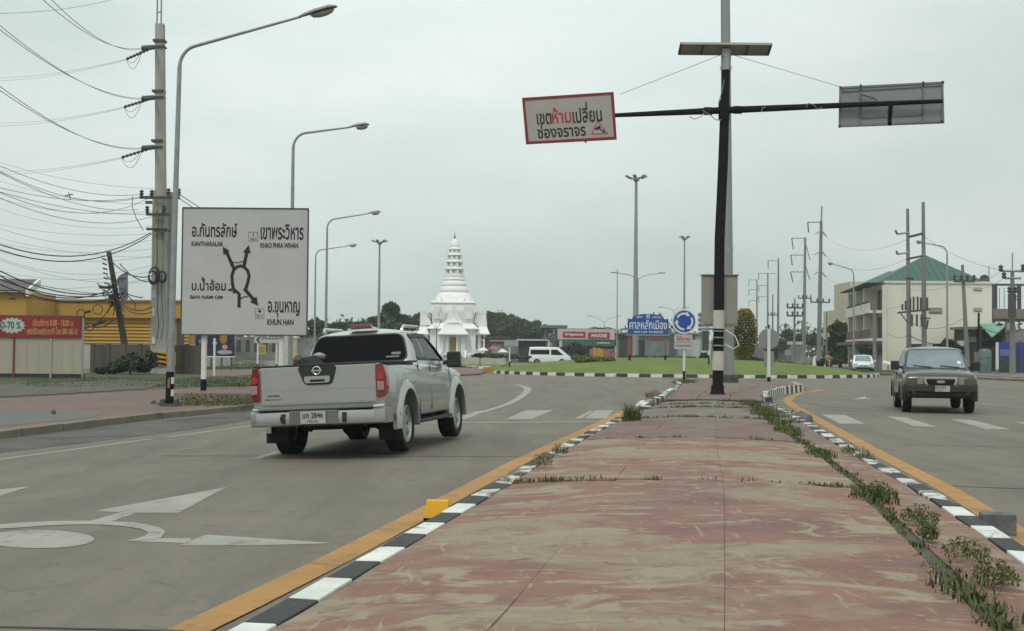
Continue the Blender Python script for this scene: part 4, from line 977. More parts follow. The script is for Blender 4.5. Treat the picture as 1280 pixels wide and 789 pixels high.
# transmission wires
NM = ['top', 'middle', 'lowest']
for i, (py, (ax, ay), (fx, fy), (lx_, ly_)) in enumerate(((59, (45, -8), (158, 74), (-20, 97)), (122, (-12, 28), (155, 134), (-20, 153)), (184, (-12, 105), (152, 197), (-20, 213)))):
    hub = D(193, py, LY - .3); mid = D(178, py + 1, LY - 3); end = D(fx, fy, LY + 3)
    t = thing('insulator_string', f'dark {NM[i]} insulator string reaching left from the tallest concrete pole', 'insulator', hub, 0, 'insulator strings on the tallest pole')
    m = MB(); insul(m, hub, mid, .14, 5); m.build('string', DGR, t, smooth=60)
    m = MB(); insul(m, D(190, py + 1, LY), end, .09, 8); m.build('rear_string', DGR, t, smooth=60)
    for j in range(2):
        MB().tube(cat(mid + Vector((0, 0, -.1 * j)), end, .45 + .3 * j, 8), .012, 5).build('jumper', WIRE, t)
    t = thing('wire_pair', f'{NM[i]} pair of dark wires sagging from the upper left to the tallest concrete pole', 'wires', mid, 0, 'transmission wires at upper left')
    for j in range(2):
        e = D(ax + j * 6 if i == 0 else ax, ay - j * 6, 36)
        MB().tube(cat(e, mid + Vector((0, 0, -.05 * j)), .55 + .05 * j, 16), .011, 5).build('wire', WIRE, t)
    t = thing('wire_pair', f'{NM[i]} pair of pale far wires running left from the insulator on the tallest pole', 'wires', end, 0, 'transmission wires at upper left')
    for j in range(2): MB().tube(cat(D(lx_, ly_ + j * 4, 110), end + Vector((0, 0, -.05 * j)), .35, 12), .011, 5).build('wire', WIREL, t)
t = thing('overhead_wire', 'single faint wire crossing the top left corner of the sky', 'wire', D(0, 15, 90))
MB().tube(cat(D(-20, 17, 90), D(150, -3, 120), .4), .02, 5).build('wire', WIREL, t)
lows = [((0, 204), (178, 243), 60, .5, 'upper black wire descending to the left end of the crossarm'), ((0, 209), (190, 243), 58, .8, 'second black wire descending to the crossarm'), ((0, 212), (172, 262), 52, .5, 'steep black wire crossing behind the others left of the poles'),
        ((0, 232), (178, 246), 62, .4, 'wire nearly level with the crossarm'), ((0, 238), (184, 268), 62, .3, 'wire reaching the lower crossarm'), ((0, 235), (189, 246), 55, .9, 'sagging wire just under the crossarm level'), ((0, 243), (205, 266), 56, .8, 'wire ending at the lower insulator'),
        ((0, 300), (188, 291), 60, .9, 'thick bundled cable reaching the bracket of the poles'), ((0, 306), (190, 292), 60, 1.0, 'second thick bundled cable under the first'), ((0, 282), (190, 300), 75, .6, 'thin wire above the bundled cables'),
        ((0, 322), (190, 352), 70, .5, 'thin wire crossing above the leaning pole'), ((0, 318), (196, 330), 80, .8, 'pale thin wire above the leaning pole head'), ((0, 296), (190, 322), 90, .3, 'faint wire behind the bundled cables')]
for i, (a, b, d, sg, lb2) in enumerate(lows):
    t = thing('overhead_wire', lb2 + ' at left', 'wire', D(b[0], b[1], LY - .4), 0, 'low overhead wires at left')
    a2 = (a[0] - 15, a[1] - (b[1] - a[1]) * .08)
    bund = i in (7, 8)
    MB().tube(cat(D(*a2, d * .82), D(b[0], b[1], LY - .4), sg, 14), .026 if bund else (.012 if i < 7 else .009), 5).build('wire', WIRE if i < 9 else WIREL, t)
t = thing('hanging_cable', 'thin black cable looping down from the wires to the bracket on the poles', 'cable', D(186, 290, LY))
MB().tube([D(166, 245, LY - .5), D(165, 258, LY - .5), D(170, 272, LY - .5), D(179, 288, LY - .5)], .02, 5).build('cable', WIRE, t)
t = thing('wire_spacer', 'small cross-shaped spacer clamped on the wires left of the poles', 'spacer', D(87, 245, 62))
MB().tube([D(86, 241, 62), D(88, 250, 62)], .025, 5).build('bar', WIRE, t); MB().tube([D(81, 245, 62), D(91, 243, 62)], .025, 5).build('bar', WIRE, t)
for i, (a, b) in enumerate((((224, 243), (262, 258)), ((224, 248), (262, 266)))):
    t = thing('overhead_wire', ['upper wire running right from the crossarm behind the direction board', 'lower wire running right from the crossarm behind the direction board'][i], 'wire', D(*a, LY - .4))
    MB().tube(cat(D(*a, LY - .4), D(b[0] + 90, b[1] + 60, 140), .2), .022, 5).build('wire', WIRE, t)
# leaning dark pole with its tangle
KY = 74.0; b = D(156, 432, KY); tp2 = D(136, 315, KY)
LP = thing('leaning_pole', 'dark wooden pole leaning left and carrying a tangle of cables', 'utility pole', (b.x, KY, 0))
DK = mat('old_wood_dark', (.045, .038, .032), .9, var=.3, scale=3, bump=.3)
bb = D(160, 455, KY)
MB().tube([(bb.x, KY, 0), b, tp2], [.22, .2, .14], 8).build('shaft', DK, LP, smooth=50)
MB().box(D(125, 358, KY).x, D(143, 358, KY).x, KY - .2, KY - .1, D(130, 361, KY).z, D(130, 358, KY).z).build('crossarm', DK, LP)
for i in range(7): q = D(133 + i * .5, 325 + i * 6, KY); MB().tube([q, q + Vector((-.25, 0, .08))], .05, 5).build('insulator', DGR, LP)
TB = thing('cable_tangle', 'tangle of black cables and splice boxes around the leaning pole', 'cables', D(140, 365, KY - .4))
for i in range(18):
    x0, y0 = random.uniform(128, 152), random.uniform(352, 380); pts = [D(x0, y0, KY - .4)]
    for j in range(4): x0 += random.uniform(-9, 9); y0 += random.uniform(-8, 10); pts.append(D(x0, y0, KY - .4 - random.uniform(0, .3)))
    MB().tube(pts, .03, 5).build('cable', WIRE, TB)
for (x, y, w, h) in ((109, 390, 8, 3), (122, 405, 12, 3.5), (140, 371, 8, 6), (128, 402, 7, 3)):
    q = D(x, y, KY - .6); k = KY / F_PX; MB().box(-w * k / 2, w * k / 2, -.1, .1, -h * k / 2, h * k / 2, M=Matrix.Translation(q) @ Matrix.Rotation(radians(-18), 4, 'Y')).build('splice_box', WIRE, TB, bevel=.03)
for cx, cy, r in ((122, 387, 6), (101, 392, 5), (112, 409, 5)):
    c = D(cx, cy, KY - .6); k = KY / F_PX; MB().tube([(c.x + r * k * cos(a), c.y, c.z + r * k * sin(a)) for a in [2 * pi * i / 16 for i in range(17)]], .03, 5).build('loop', WIRE, TB)
bz = [((0, 333), (140, 365), .6), ((0, 337), (138, 362), .9), ((0, 345), (140, 368), .5), ((0, 351), (142, 372), .6), ((0, 360), (142, 374), .4), ((0, 364), (142, 377), .3), ((0, 342), (136, 368), .2)]
for i, (a, b, sg) in enumerate(bz):
    t = thing('slack_cable', ['topmost', 'second', 'third', 'fourth', 'fifth', 'sixth', 'straightest'][i] + ' slack black cable running from the left frame edge to the leaning pole', 'cable', D(*b, KY), 0, 'slack cables to the leaning pole')
    MB().tube(cat(D(a[0] - 15, a[1] - 2, 60), D(*b, KY - .3), sg, 12), .032 if i < 4 else .016, 5).build('cable', WIRE, t)
for i, (a, b, sg) in enumerate((((142, 368), (190, 384), .5), ((144, 374), (190, 390), .4), ((150, 330), (190, 352), .3), ((98, 410), (142, 378), .5), ((104, 402), (142, 400), .4), ((138, 325), (190, 345), .4), ((150, 362), (178, 372), .1))):
    t = thing('slack_cable', ['thick cable from the leaning pole tangle to the concrete poles', 'second cable from the tangle to the concrete poles', 'thin wire from upper leaning pole to the concrete poles', 'cable drooping from the hoarding corner to the tangle', 'cable along the yellow wall to the leaning pole', 'wire from leaning pole head to the concrete poles', 'short cable stub right of the tangle'][i], 'cable', D(*b, KY), 0, 'slack cables by the leaning pole')
    MB().tube(cat(D(*a, KY - .3), D(*b, LY - .2 if b[0] > 170 else KY - .4), sg, 8), .03, 5).build('cable', WIRE, t)
for i in range(9):
    y0 = 196 + i * 19 + (i % 3) * 4; y1 = 236 + i * 14 + (i % 2) * 5
    t = thing('overhead_wire', ['topmost', 'second from top', 'third from top', 'fourth from top', 'middle', 'fourth from bottom', 'third from bottom', 'second from bottom', 'lowest'][i] + ' of the nine faint pale wires behind the darker wires at left', 'wire', D(192, y1, 84), 0, 'faint pale wires at left')
    MB().tube(cat(D(-20, y0, 100), D(192, y1, 84), .5 + .1 * (i % 4), 10), .012, 4).build('wire', WIREL, t)
# small sign on its post behind
t = thing('wall_sign', 'dark grey curved board standing above the yellow building roof', 'sign', D(154, 372, 96))
q = [(144, 352), (150, 344), (160, 339), (160, 374), (150, 374), (148, 358)]
MB().prism([D(a, b, 96) for a, b in q], [D(a, b, 96.4) for a, b in q]).build('board', mat('slate_board', (.12, .13, .15), .7), t)
MB().box(D(151, 374, 96).x, D(158, 374, 96).x, 96.05, 96.35, 4.0, D(150, 374, 96).z).build('leg', BARK, t)

# ---------------------------------------------------------------- hoarding, wall, yellow building
HY = 57.0
ht = thing('hoarding', 'beige sheet hoarding with a red sale banner along its top at the left edge', 'hoarding', D(50, 474, HY))
HP = mat('hoarding_beige', (.38, .35, .265), .6, var=.08, scale=.8, streak=True)
zb = gz(-22, HY) + .2; ztp = D(60, 404, HY + 0).z
def HX(p_): return D(p_, 440, HY).x
cols = [(-90, -38), (-37, 16.5), (18.5, 63.5), (64.5, 103)]
for x0, x1 in cols:
    s1, s0 = (D(x1, 402.5 if x1 > 60 else 397, HY).z), 0
    MB().box(HX(x0), HX(x1), HY, HY + .06, zb + .12, ztp + .25).build('panel', HP, ht)
    for j in range(2):
        xx = lerp(HX(x0), HX(x1), (j + 1) / 3); MB().box(xx - .012, xx + .012, HY - .012, HY, zb + .13, ztp - .6).build('panel_rib', HP, ht)
for xp, mt in ((17.5, mat('post_red2', (.22, .04, .04))), (64, HP), (103.5, GRY), (-37.5, GRY)):
    MB().box(HX(xp) - .04, HX(xp) + .04, HY - .05, HY - .002, zb - .1, ztp + .25).build('post', mt, ht)
MB().box(HX(-90), HX(104.5), HY - .05, HY + .1, ztp + .253, ztp + .34).build('top_rail', DGR, ht)
bz0_, bz1_ = D(50, 421.5, HY).z, D(50, 396, HY).z
bn = MB().box(HX(-90), HX(101.5), HY - .09, HY - .06, bz0_, bz1_).build('banner', mat('banner_red', (.25, .016, .02), .5, var=.12, scale=.8), ht)
ST = []
for i in range(32):
    a = 2 * pi * i / 32; r = (1 if i % 2 == 0 else .8)
    ST.append((D(16 + 17.5 * r * cos(a), 407 - 10.5 * r * sin(a), HY).x, HY - .096, D(16 + 17.5 * r * cos(a), 407 - 10.5 * r * sin(a), HY).z))
MB().add(ST, [tuple(range(32))]).build('starburst', mat('burst_pale', (.46, .50, .46)), bn)
def ht_text(s, x0, y0, x1, y1, mt, b_=.02):
    p, q = D(x0, y0, HY), D(x1, y1, HY); MB().text(s, p.x, q.z, q.x, p.z, HY - .099, bold=b_).build('lettering', mt, bn)
ht_text('30-70 %', -1, 402, 27, 411.5, mat('burst_ink', (.02, .06, .05)), .02)
YT = mat('banner_yellow', (.50, .30, .09))
ht_text('เปิดบริการ 8.00 - 18.00 น.', 42, 399, 93, 408, YT); ht_text('เฟอร์นิเจอร์ราคาดี โทร 081-80-31', 35, 409, 98, 418.5, YT)
MB().box(HX(-90), HX(103), HY + .1, HY + .4, zb - .2, zb + .1).build('foot_beam', DGR, ht)
# block wall
wy = 67.0; x0, x1 = D(92, 440, wy).x, D(236, 440, wy).x
wt = thing('boundary_wall', 'low dark grey boundary wall in front of the yellow building', 'wall', ((x0 + x1) / 2, wy + 2.5, 0))
WG = mat('old_wall_grey', (.10, .09, .075), .9, var=.35, scale=1.2, bump=.4, streak=True)
ww = D(150, 431, 70).z; n = 7
for i in range(n):
    a, b = lerp(x0, x1, i / n), lerp(x0, x1, (i + 1) / n); MB().box(a + .01, b - .01, 70, 70.15, -.1, ww).build('wall_panel', WG, wt)
    MB().box(a - .1, a + .1, 69.95, 70.2, -.1, ww + .06).build('pier', WG, wt)
# yellow building
YB = 92.0
yt = thing('yellow_building', 'long yellow building with ribbed lower wall behind the hoarding', 'building', D(110, 440, YB + 6))
YW = mat('yellow_render', (.44, .255, .045), .75, var=.10, scale=.5, streak=True)
xl, xr = D(-120, 400, YB).x, D(236, 400, YB).x; zt_ = D(100, 376.5, YB).z; zm = D(100, 397, YB).z; zl = D(100, 431, YB).z
MB().box(xl, xr, YB, YB + 14, -.2, zl + .1).build('plinth', mat('white_plinth', (.45, .45, .42)), yt)
MB().box(xl, xr, YB + .05, YB + 13.9, zl + .102, zm).build('wall', YW, yt)
n = 7
for i in range(n):
    z = lerp(zl + .1, zm - .15, i / n); hh = (zm - zl) / n
    MB().prism([(xl, YB - .07, z + .02), (xl, YB + .03, z + .02), (xl, YB + .03, z + hh * .8)], [(xr, YB - .07, z + .02), (xr, YB + .03, z + .02), (xr, YB + .03, z + hh * .8)]).build('ribbed_panel', YW, yt)
MB().box(xl, xr, YB - .35, YB + 14, zm + .003, zt_).build('fascia', YW, yt)
MB().box(xl, xr, YB - .5, YB + 14.2, zt_ + .003, zt_ + .12).build('roof', mat('roof_dull', (.30, .25, .18)), yt)
for xp in (196, 226): MB().box(D(xp, 400, YB).x - .25, D(xp, 400, YB).x + .25, YB - .12, YB - .02, 0, zm).build('window', DGR, yt)
YB2 = 86.0; t = thing('side_block', 'yellow end block with a grey sloping roof at the far left edge', 'building', D(10, 440, YB2))
xa, xb = D(-150, 360, YB2).x, D(33, 360, YB2).x; z1 = D(10, 365, YB2).z; z2 = D(10, 351, YB2 + 1.8).z
MB().box(xa, xb, YB2, YB2 + 5.6, 0, z1).build('wall', YW, t)
MB().prism([(xa, YB2 - .4, z1 + .003), (xb + .1, YB2 - .4, z1 + .003), (xb + .1, YB2 + 1.8, z2), (xa, YB2 + 1.8, z2)], [(xa, YB2 - .4, z1 + .12), (xb + .1, YB2 - .4, z1 + .12), (xb + .1, YB2 + 1.8, z2 + .12), (xa, YB2 + 1.8, z2 + .12)]).build('roof', mat('grey_roof', (.10, .085, .085), .6, streak=True), t)
MB().prism([(xb + .11, YB2 - .4, z1 - .3), (xb + .11, YB2 + 1.8, z2 - .4), (xb + .11, YB2 + 1.8, z2 + .15), (xb + .11, YB2 - .4, z1 + .15)], [(xb + .3, YB2 - .4, z1 - .3), (xb + .3, YB2 + 1.8, z2 - .4), (xb + .3, YB2 + 1.8, z2 + .15), (xb + .3, YB2 - .4, z1 + .15)]).build('gable_trim', WHP, t)
MB().box(D(12, 370, YB2).x, D(20, 370, YB2).x, YB2 - .05, YB2 - .004, D(10, 374, YB2).z, D(10, 372, YB2).z).build('vent', DGR, t)

# ---------------------------------------------------------------- trees and shrubs
def leaf_quads(c, rad, n, size, flat=1.0, shell=.55):
    d = rng.normal(size=(n, 3)); d /= np.linalg.norm(d, axis=1)[:, None]
    r = shell + (1 - shell) * rng.uniform(0, 1, n) ** .7; r *= rng.uniform(.82, 1.12, n)
    p = np.array(c) + d * r[:, None] * np.array(rad)
    u = rng.normal(size=(n, 3)); u /= np.linalg.norm(u, axis=1)[:, None]
    w = np.cross(u, rng.normal(size=(n, 3))); w /= np.linalg.norm(w, axis=1)[:, None]
    s = (size * rng.uniform(.5, 1.3, n))[:, None]
    return np.stack([p - u * s, p + w * s * .6, p + u * s, p - w * s * .6], axis=1).reshape(-1, 3)
def crown(parent, blobs, n, size, m, name='crown', clump=12):
    V = []; tot = sum(b[1][0] * b[1][2] for b in blobs)
    for c, rad in blobs:
        k = n * rad[0] * rad[2] / tot
        V.append(leaf_quads(c, [q * .8 for q in rad], int(k * .45), size * 1.1, shell=.2))
        for _ in range(clump):
            d = rng.normal(size=3); d /= np.linalg.norm(d)
            if d[2] < -.5: d[2] *= -.5
            cc = np.array(c) + d * np.array(rad) * rng.uniform(.55, .95); rr = np.array(rad) * rng.uniform(.22, .42)
            V.append(leaf_quads(cc, rr, int(k * .55 / clump), size, shell=.3))
    V = np.concatenate(V); f = np.arange(len(V)).reshape(-1, 4)
    return np_mesh(name, V, f, [m], parent=parent)
def tree(name, lab, cat_, base, h, blobs, n, size, m=None, group=None, tr=.25):
    t = thing(name, lab, cat_, base, 0, group); b = Vector(base)
    mb = MB(); top = b + Vector((0, 0, h)); mb.tube([b, b + Vector((.1, 0, h * .5)), top], [tr, tr * .7, tr * .25], 8)
    for c, rad in blobs[:6]:
        mb.tube([b + Vector((.05, 0, h * .35)), Vector(c) - Vector((0, 0, rad[2] * .3))], [tr * .5, tr * .15], 6)
    mb.build('trunk', BARK, t); crown(t, blobs, n, size, m or LEAFD); return t
def px_blobs(L, depth, dy=0):               # (px, py, rx, ry) in photo pixels at a depth
    k = depth / F_PX; out = []
    for i, (x, y, rx, ry) in enumerate(L):
        d = depth + (i % 3 - 1) * rx * k * .5 + dy; out.append((tuple(D(x, y, d)), (rx * k, rx * k * .8, ry * k)))
    return out
tree('broad_tree', 'rounded dark tree left of the white shrine with a knob-like top', 'tree', (D(488, 440, 185).x, 185, 0), 5, px_blobs([(489, 388, 11, 11), (487, 399, 20, 9), (502, 402, 18, 8), (472, 403, 16, 6), (512, 405, 12, 6), (455, 407, 10, 4), (490, 410, 30, 7)], 185), 9000, .42, group='dark trees on the skyline')
tree('broad_tree', 'dark tree directly touching the left wing of the white shrine', 'tree', (D(520, 440, 262).x, 262, 0), 5, px_blobs([(522, 402, 9, 11), (515, 408, 10, 7), (530, 400, 8, 10)], 262), 2500, .5, group='dark trees on the skyline')
tree('broad_tree', 'small distant tree above the pickup roof at left', 'tree', (D(425, 440, 230).x, 230, 0), 4, px_blobs([(425, 408, 12, 5), (442, 407, 9, 4), (408, 409, 9, 4)], 230), 2500, .45, group='dark trees on the skyline')
tree('broad_tree', 'small rounded tree between the direction board and the pickup roof', 'tree', (D(394, 440, 200).x, 200, 0), 4, px_blobs([(394, 406, 10, 7), (400, 416, 14, 9), (384, 420, 10, 9), (396, 428, 16, 9)], 200), 3500, .42, LEAFM, group='dark trees on the skyline')
tree('broad_tree', 'left part of the long dark tree clump right of the shrine', 'tree', (D(618, 440, 300).x, 300, 0), 8, px_blobs([(616, 403, 14, 14), (628, 405, 16, 15), (612, 415, 14, 14), (608, 398, 8, 8)], 300), 9000, .6, group='dark trees on the skyline')
tree('broad_tree', 'middle part of the long dark tree clump right of the shrine', 'tree', (D(645, 440, 295).x, 295, 0), 8, px_blobs([(642, 408, 17, 12), (655, 412, 17, 12), (640, 418, 20, 12)], 295), 9000, .6, group='dark trees on the skyline')
tree('broad_tree', 'right end of the long dark tree clump beside the flat canopy', 'tree', (D(671, 440, 285).x, 285, 0), 7, px_blobs([(668, 412, 13, 10), (676, 416, 11, 10), (665, 422, 16, 10), (680, 425, 9, 8)], 285), 8000, .55, group='dark trees on the skyline')
tree('broad_tree', 'dark tree mass beside the cream shophouses on the right', 'tree', (D(1050, 440, 150).x, 150, 0), 4, px_blobs([(1047, 413, 13, 9), (1053, 424, 13, 14), (1043, 432, 12, 14), (1055, 442, 12, 14), (1038, 445, 8, 10)], 150), 9000, .36, group='dark trees at right')
tree('broad_tree', 'low dark tree behind the leftmost power poles on the right', 'tree', (D(1005, 440, 230).x, 230, 0), 4, px_blobs([(1006, 425, 14, 7), (990, 428, 12, 7), (1020, 426, 12, 8), (978, 430, 10, 6), (985, 418, 7, 5)], 230), 6000, .45, group='dark trees at right')
tree('broad_tree', 'dark shrub tree against the cream side wall behind the green pickup', 'tree', (D(1186, 440, 108).x, 108, 0), 2, px_blobs([(1186, 432, 10, 8), (1178, 438, 8, 7), (1195, 438, 9, 8)], 108), 3000, .2, group='dark trees at right')
tree('broad_tree', 'green tree half hidden behind the green awning at right', 'tree', (D(1246, 440, 112).x, 112, 0), 3, px_blobs([(1246, 420, 8, 8), (1250, 412, 6, 6), (1243, 428, 8, 5)], 112), 3000, .2, LEAFM, group='dark trees at right')
V = []
for i in range(150):
    xx = -260 + i * 11.5; d_ = 430 + rng.uniform(-25, 25); hh = rng.uniform(7.5, 13) + 3 * sin(i * .35)
    c_ = D(xx, 440, d_); V.append(leaf_quads((c_.x, d_, hh * .45), (3.2, 3, hh * .55), 130, .9, shell=.4))
V = np.concatenate(V); tag(np_mesh('far_tree_line', V, np.arange(len(V)).reshape(-1, 4), [LEAFM]), 'dim low line of far trees along the horizon behind the houses', 'trees', kind='stuff')
# palm
q = D(751, 440, 215); t = thing('palm_tree', 'dark palm crown showing above the red shop signs', 'palm tree', (q.x, 215, 0)); hp = D(751, 412, 215).z
MB().tube([(q.x, 215, 0), (q.x + .1, 215, hp)], [.25, .16], 8).build('trunk', BARK, t)
for i in range(18):
    a = 2 * pi * i / 18 + .1; L_ = 1.9 * (1.0 + .25 * (i % 2)); up = .9 if i % 2 else .35; vs = []
    for j in range(7):
        s_ = j / 6; w_ = .35 * sin(pi * min(1, s_ * .9 + .12)); c = Vector((q.x + L_ * s_ * cos(a), 215 + L_ * s_ * sin(a), hp + up * 1.7 * s_ - 1.5 * s_ * s_)); n_ = Vector((-sin(a), cos(a), 0)) * w_
        vs += [c + n_ - Vector((0, 0, w_ * .5)), c, c - n_ - Vector((0, 0, w_ * .5))]
    MB().add(vs, [f for j in range(6) for f in ((3 * j, 3 * j + 1, 3 * j + 4, 3 * j + 3), (3 * j + 1, 3 * j + 2, 3 * j + 5, 3 * j + 4))]).build('frond', LEAFD, t)
def bush(lab, L, depth, n, size, m, z0=None, group=None, name='bush'):
    k = depth / F_PX; b = D(L[0][0], L[0][1], depth); t = thing(name, lab, 'bush', (b.x, depth, isl_z(b.x, depth) if 78 < depth < 113 and abs(b.x - ICX) < 14 else gz(b.x, depth)), 0, group)
    crown(t, px_blobs(L, depth), n, size, m, 'foliage', 8)
    MB().tube([(b.x, depth, gz(b.x, depth) - .05), (b.x, depth, b.z)], .05, 6).build('stem', BARK, t)
HEDG = mat('hedge_yellow_green', (.15, .17, .035), .8, var=.45, scale=1.0)
bush('low yellow green clipped hedge on the lawn left of the blue shrine sign', [(724, 450, 8, 4), (735, 449.5, 9, 4.8), (746, 449.5, 9, 5), (757, 450, 9, 4.6), (765, 450.5, 5, 4)], 88, 7000, .07, HEDG)
bush('long dark clipped hedge on the lawn between the masts and the round sign back', [(928, 451.5, 10, 5), (938, 451.5, 10, 5), (948, 451.5, 10, 5), (920, 452, 6, 4), (958, 452, 8, 5)], 92, 9000, .07, LEAFD)
bush('low loose bushes on the lawn right of the round sign back', [(975, 454, 10, 4.5), (988, 455.5, 9, 3.5), (968, 452, 7, 5), (1000, 457, 8, 2.5)], 94, 5000, .08, HEDG)
bush('dark bush on the verge in front of the grey boundary wall', [(163, 453, 15, 13), (150, 458, 18, 9), (179, 456, 14, 11), (138, 462, 14, 6), (190, 450, 8, 12), (126, 464, 9, 4)], 66, 12000, .10, LEAFD)
bush('short bush left of the black mast beyond the lawn', [(880, 446, 7, 4)], 118, 1800, .09, LEAFM)
bush('strip of low shrubs along the far edge of the lawn behind the blue sign', [(800, 447, 16, 2.5), (830, 447.5, 16, 2.5), (855, 448, 14, 2.3)], 100, 4500, .09, LEAFD)
bush('low hedge row before the white shrine steps', [(600, 444.5, 10, 3.2), (620, 445, 12, 3), (640, 446, 12, 2.8), (655, 446.5, 10, 2.5)], 125, 4000, .12, LEAFD)
bush('dark shrubs in front of the green shopfront left of the yellow figures', [(716, 436, 10, 8), (728, 438, 9, 7), (706, 438, 6, 6)], 175, 4500, .22, LEAFD)
bush('bushes beneath the leftmost concrete shophouse wall at right', [(1078, 437, 7, 6), (1088, 440, 7, 5)], 116, 3000, .15, LEAFD)
bush('roadside bushes left of the white car', [(1040, 452, 14, 5), (1022, 455, 10, 3.5)], 128, 3500, .15, LEAFM)
# golden topiary
ty = 97.0; q = D(931, 449, ty); k = ty / F_PX; t = thing('golden_tree', 'egg-shaped golden green ornamental tree with leaning rows of tufts behind the masts', 'tree', (q.x, ty, isl_z(q.x, ty)))
c = D(931, 418, ty); rx, rz = 15.5 * k, 33 * k
V = []; M1 = []
n1 = leaf_quads(tuple(c), (rx * .88, rx * .88, rz * .92), 5000, .09, shell=.7); V.append(n1); M1 += [0] * (len(n1) // 4)
for i in range(24):
    for j in range(20):
        ph = -1.25 + 2.5 * (i + .5 * (j % 2) * 0) / 23; a = 2 * pi * j / 20 + i * .16
        cc = (c.x + rx * cos(ph) * cos(a), c.y + rx * cos(ph) * sin(a), c.z + rz * sin(ph) * 1.0)
        x = leaf_quads(cc, (.075, .075, .06), 16, .055, shell=.1); V.append(x); M1 += [1] * 16
V = np.concatenate(V); V[:, 2] = np.where(V[:, 2] < c.z, c.z + (V[:, 2] - c.z) * .95, V[:, 2])
np_mesh('crown', V, np.arange(len(V)).reshape(-1, 4), [LEAFM, LEAFY], M1, parent=t)
MB().tube([(q.x, ty, .5), (q.x, ty, c.z)], .12, 8).build('trunk', BARK, t)

# ---------------------------------------------------------------- white shrine
TY = 230.0; k = TY / F_PX; o = D(567, 444, TY); ox = o.x
SH = thing('shrine', 'white pillar shrine with porch roofs and a tall ringed spire beyond the roundabout', 'shrine', (ox, TY, 0))
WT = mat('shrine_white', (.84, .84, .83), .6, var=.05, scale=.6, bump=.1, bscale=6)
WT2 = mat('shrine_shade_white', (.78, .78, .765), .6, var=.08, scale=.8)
SD = mat('shrine_opening', (.17, .165, .16), .6); GOLD = mat('shrine_door', (.30, .20, .07), .45, .2, var=.25, scale=2)
def zz(py): return D(567, py, TY).z
def hw(a): return a * k
base = zz(444)
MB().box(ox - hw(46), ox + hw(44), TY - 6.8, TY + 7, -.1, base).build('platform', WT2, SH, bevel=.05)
MB().box(ox - hw(40), ox + hw(38), TY - 5.2, TY + 5.2, base + .002, base + .45).build('plinth', WT, SH, bevel=.05)
def wing(x0, x1, y0, y1, z0, z1, nm='wall'): return MB().box(x0, x1, y0, y1, z0, z1).build(nm, WT, SH, bevel=.04)
b0 = base + .45
wing(ox - hw(27), ox + hw(27), TY - 3.9, TY + 3.9, b0, zz(409)); wing(ox - hw(34), ox + hw(34), TY - 2.7, TY + 2.7, b0, zz(414)); wing(ox - hw(10), ox + hw(10), TY - 4.7, TY + 4.7, b0, zz(418))
for sx in (-1, 1):
    for a in (12, 17, 22, 27): MB().box(ox + sx * hw(a) - .14, ox + sx * hw(a) + .14, TY - 4.03, TY - 3.85, b0, zz(410)).build('pilaster', WT, SH)
    for a in (32, 38.5): MB().tube([(ox + sx * hw(a), TY - 3.0, b0), (ox + sx * hw(a), TY - 3.0, zz(416))], .17, 10).build('column', WT, SH)
    MB().tube([(ox + sx * hw(38.5), TY + 3.0, b0), (ox + sx * hw(38.5), TY + 3.0, zz(416))], .17, 8).build('column', WT, SH)
    w = MB().box(ox + sx * hw(30) - .42, ox + sx * hw(30) + .42, TY - 2.76, TY - 2.6, zz(436), zz(420)).build('window', SD, SH)
    MB().box(ox + sx * hw(30) - .05, ox + sx * hw(30) + .05, TY - 2.80, TY - 2.765, zz(436), zz(420)).build('mullion', WT, w)
    for a in (6, 12, 14.5): MB().tube([(ox + sx * hw(a), TY - 5.6, b0), (ox + sx * hw(a), TY - 5.6, zz(418))], .16, 10).build('column', WT, SH)
dr = MB().box(ox + hw(1.5) - .72, ox + hw(1.5) + .72, TY - 4.85, TY - 4.72, b0, zz(422)).build('door', GOLD, SH)
MB().box(ox + hw(1.5) - .02, ox + hw(1.5) + .02, TY - 4.88, TY - 4.855, b0, zz(422)).build('door_gap', SD, dr)
def flare(cx, cy, w0, d0, z0, w1, d1, z1, nm='roof', n=5, lip=.16):
    """hipped roof whose eaves sweep outward"""
    m = MB(); vs = []
    for i in range(n + 1):
        t = i / n; q = (1 - t) ** 1.45; w = w1 + (w0 - w1) * q; d = d1 + (d0 - d1) * q; z = z0 + (z1 - z0) * t
        vs += [(cx - w, cy - d, z), (cx + w, cy - d, z), (cx + w, cy + d, z), (cx - w, cy + d, z)]
    lo = [(x, y, z - lip) for x, y, z in vs[:4]]; vs = lo + vs; kk_ = n + 2
    fs = [(4 * i + j, 4 * i + (j + 1) % 4, 4 * i + 4 + (j + 1) % 4, 4 * i + 4 + j) for i in range(kk_ - 1) for j in range(4)] + [(3, 2, 1, 0), tuple(4 * (kk_ - 1) + j for j in range(4))]
    m.add(vs, fs); return m.build(nm, WT, SH)
flare(ox + hw(1), TY - 5.0, hw(19), 1.7, zz(418), hw(11), .9, zz(406))
flare(ox, TY, hw(32), 4.7, zz(411), hw(22), 3.2, zz(400.5)); flare(ox - hw(37), TY, hw(8.5), 3.8, zz(418), hw(4.5), 2.2, zz(408)); flare(ox + hw(36.5), TY, hw(8.5), 3.8, zz(417), hw(4.5), 2.2, zz(406))
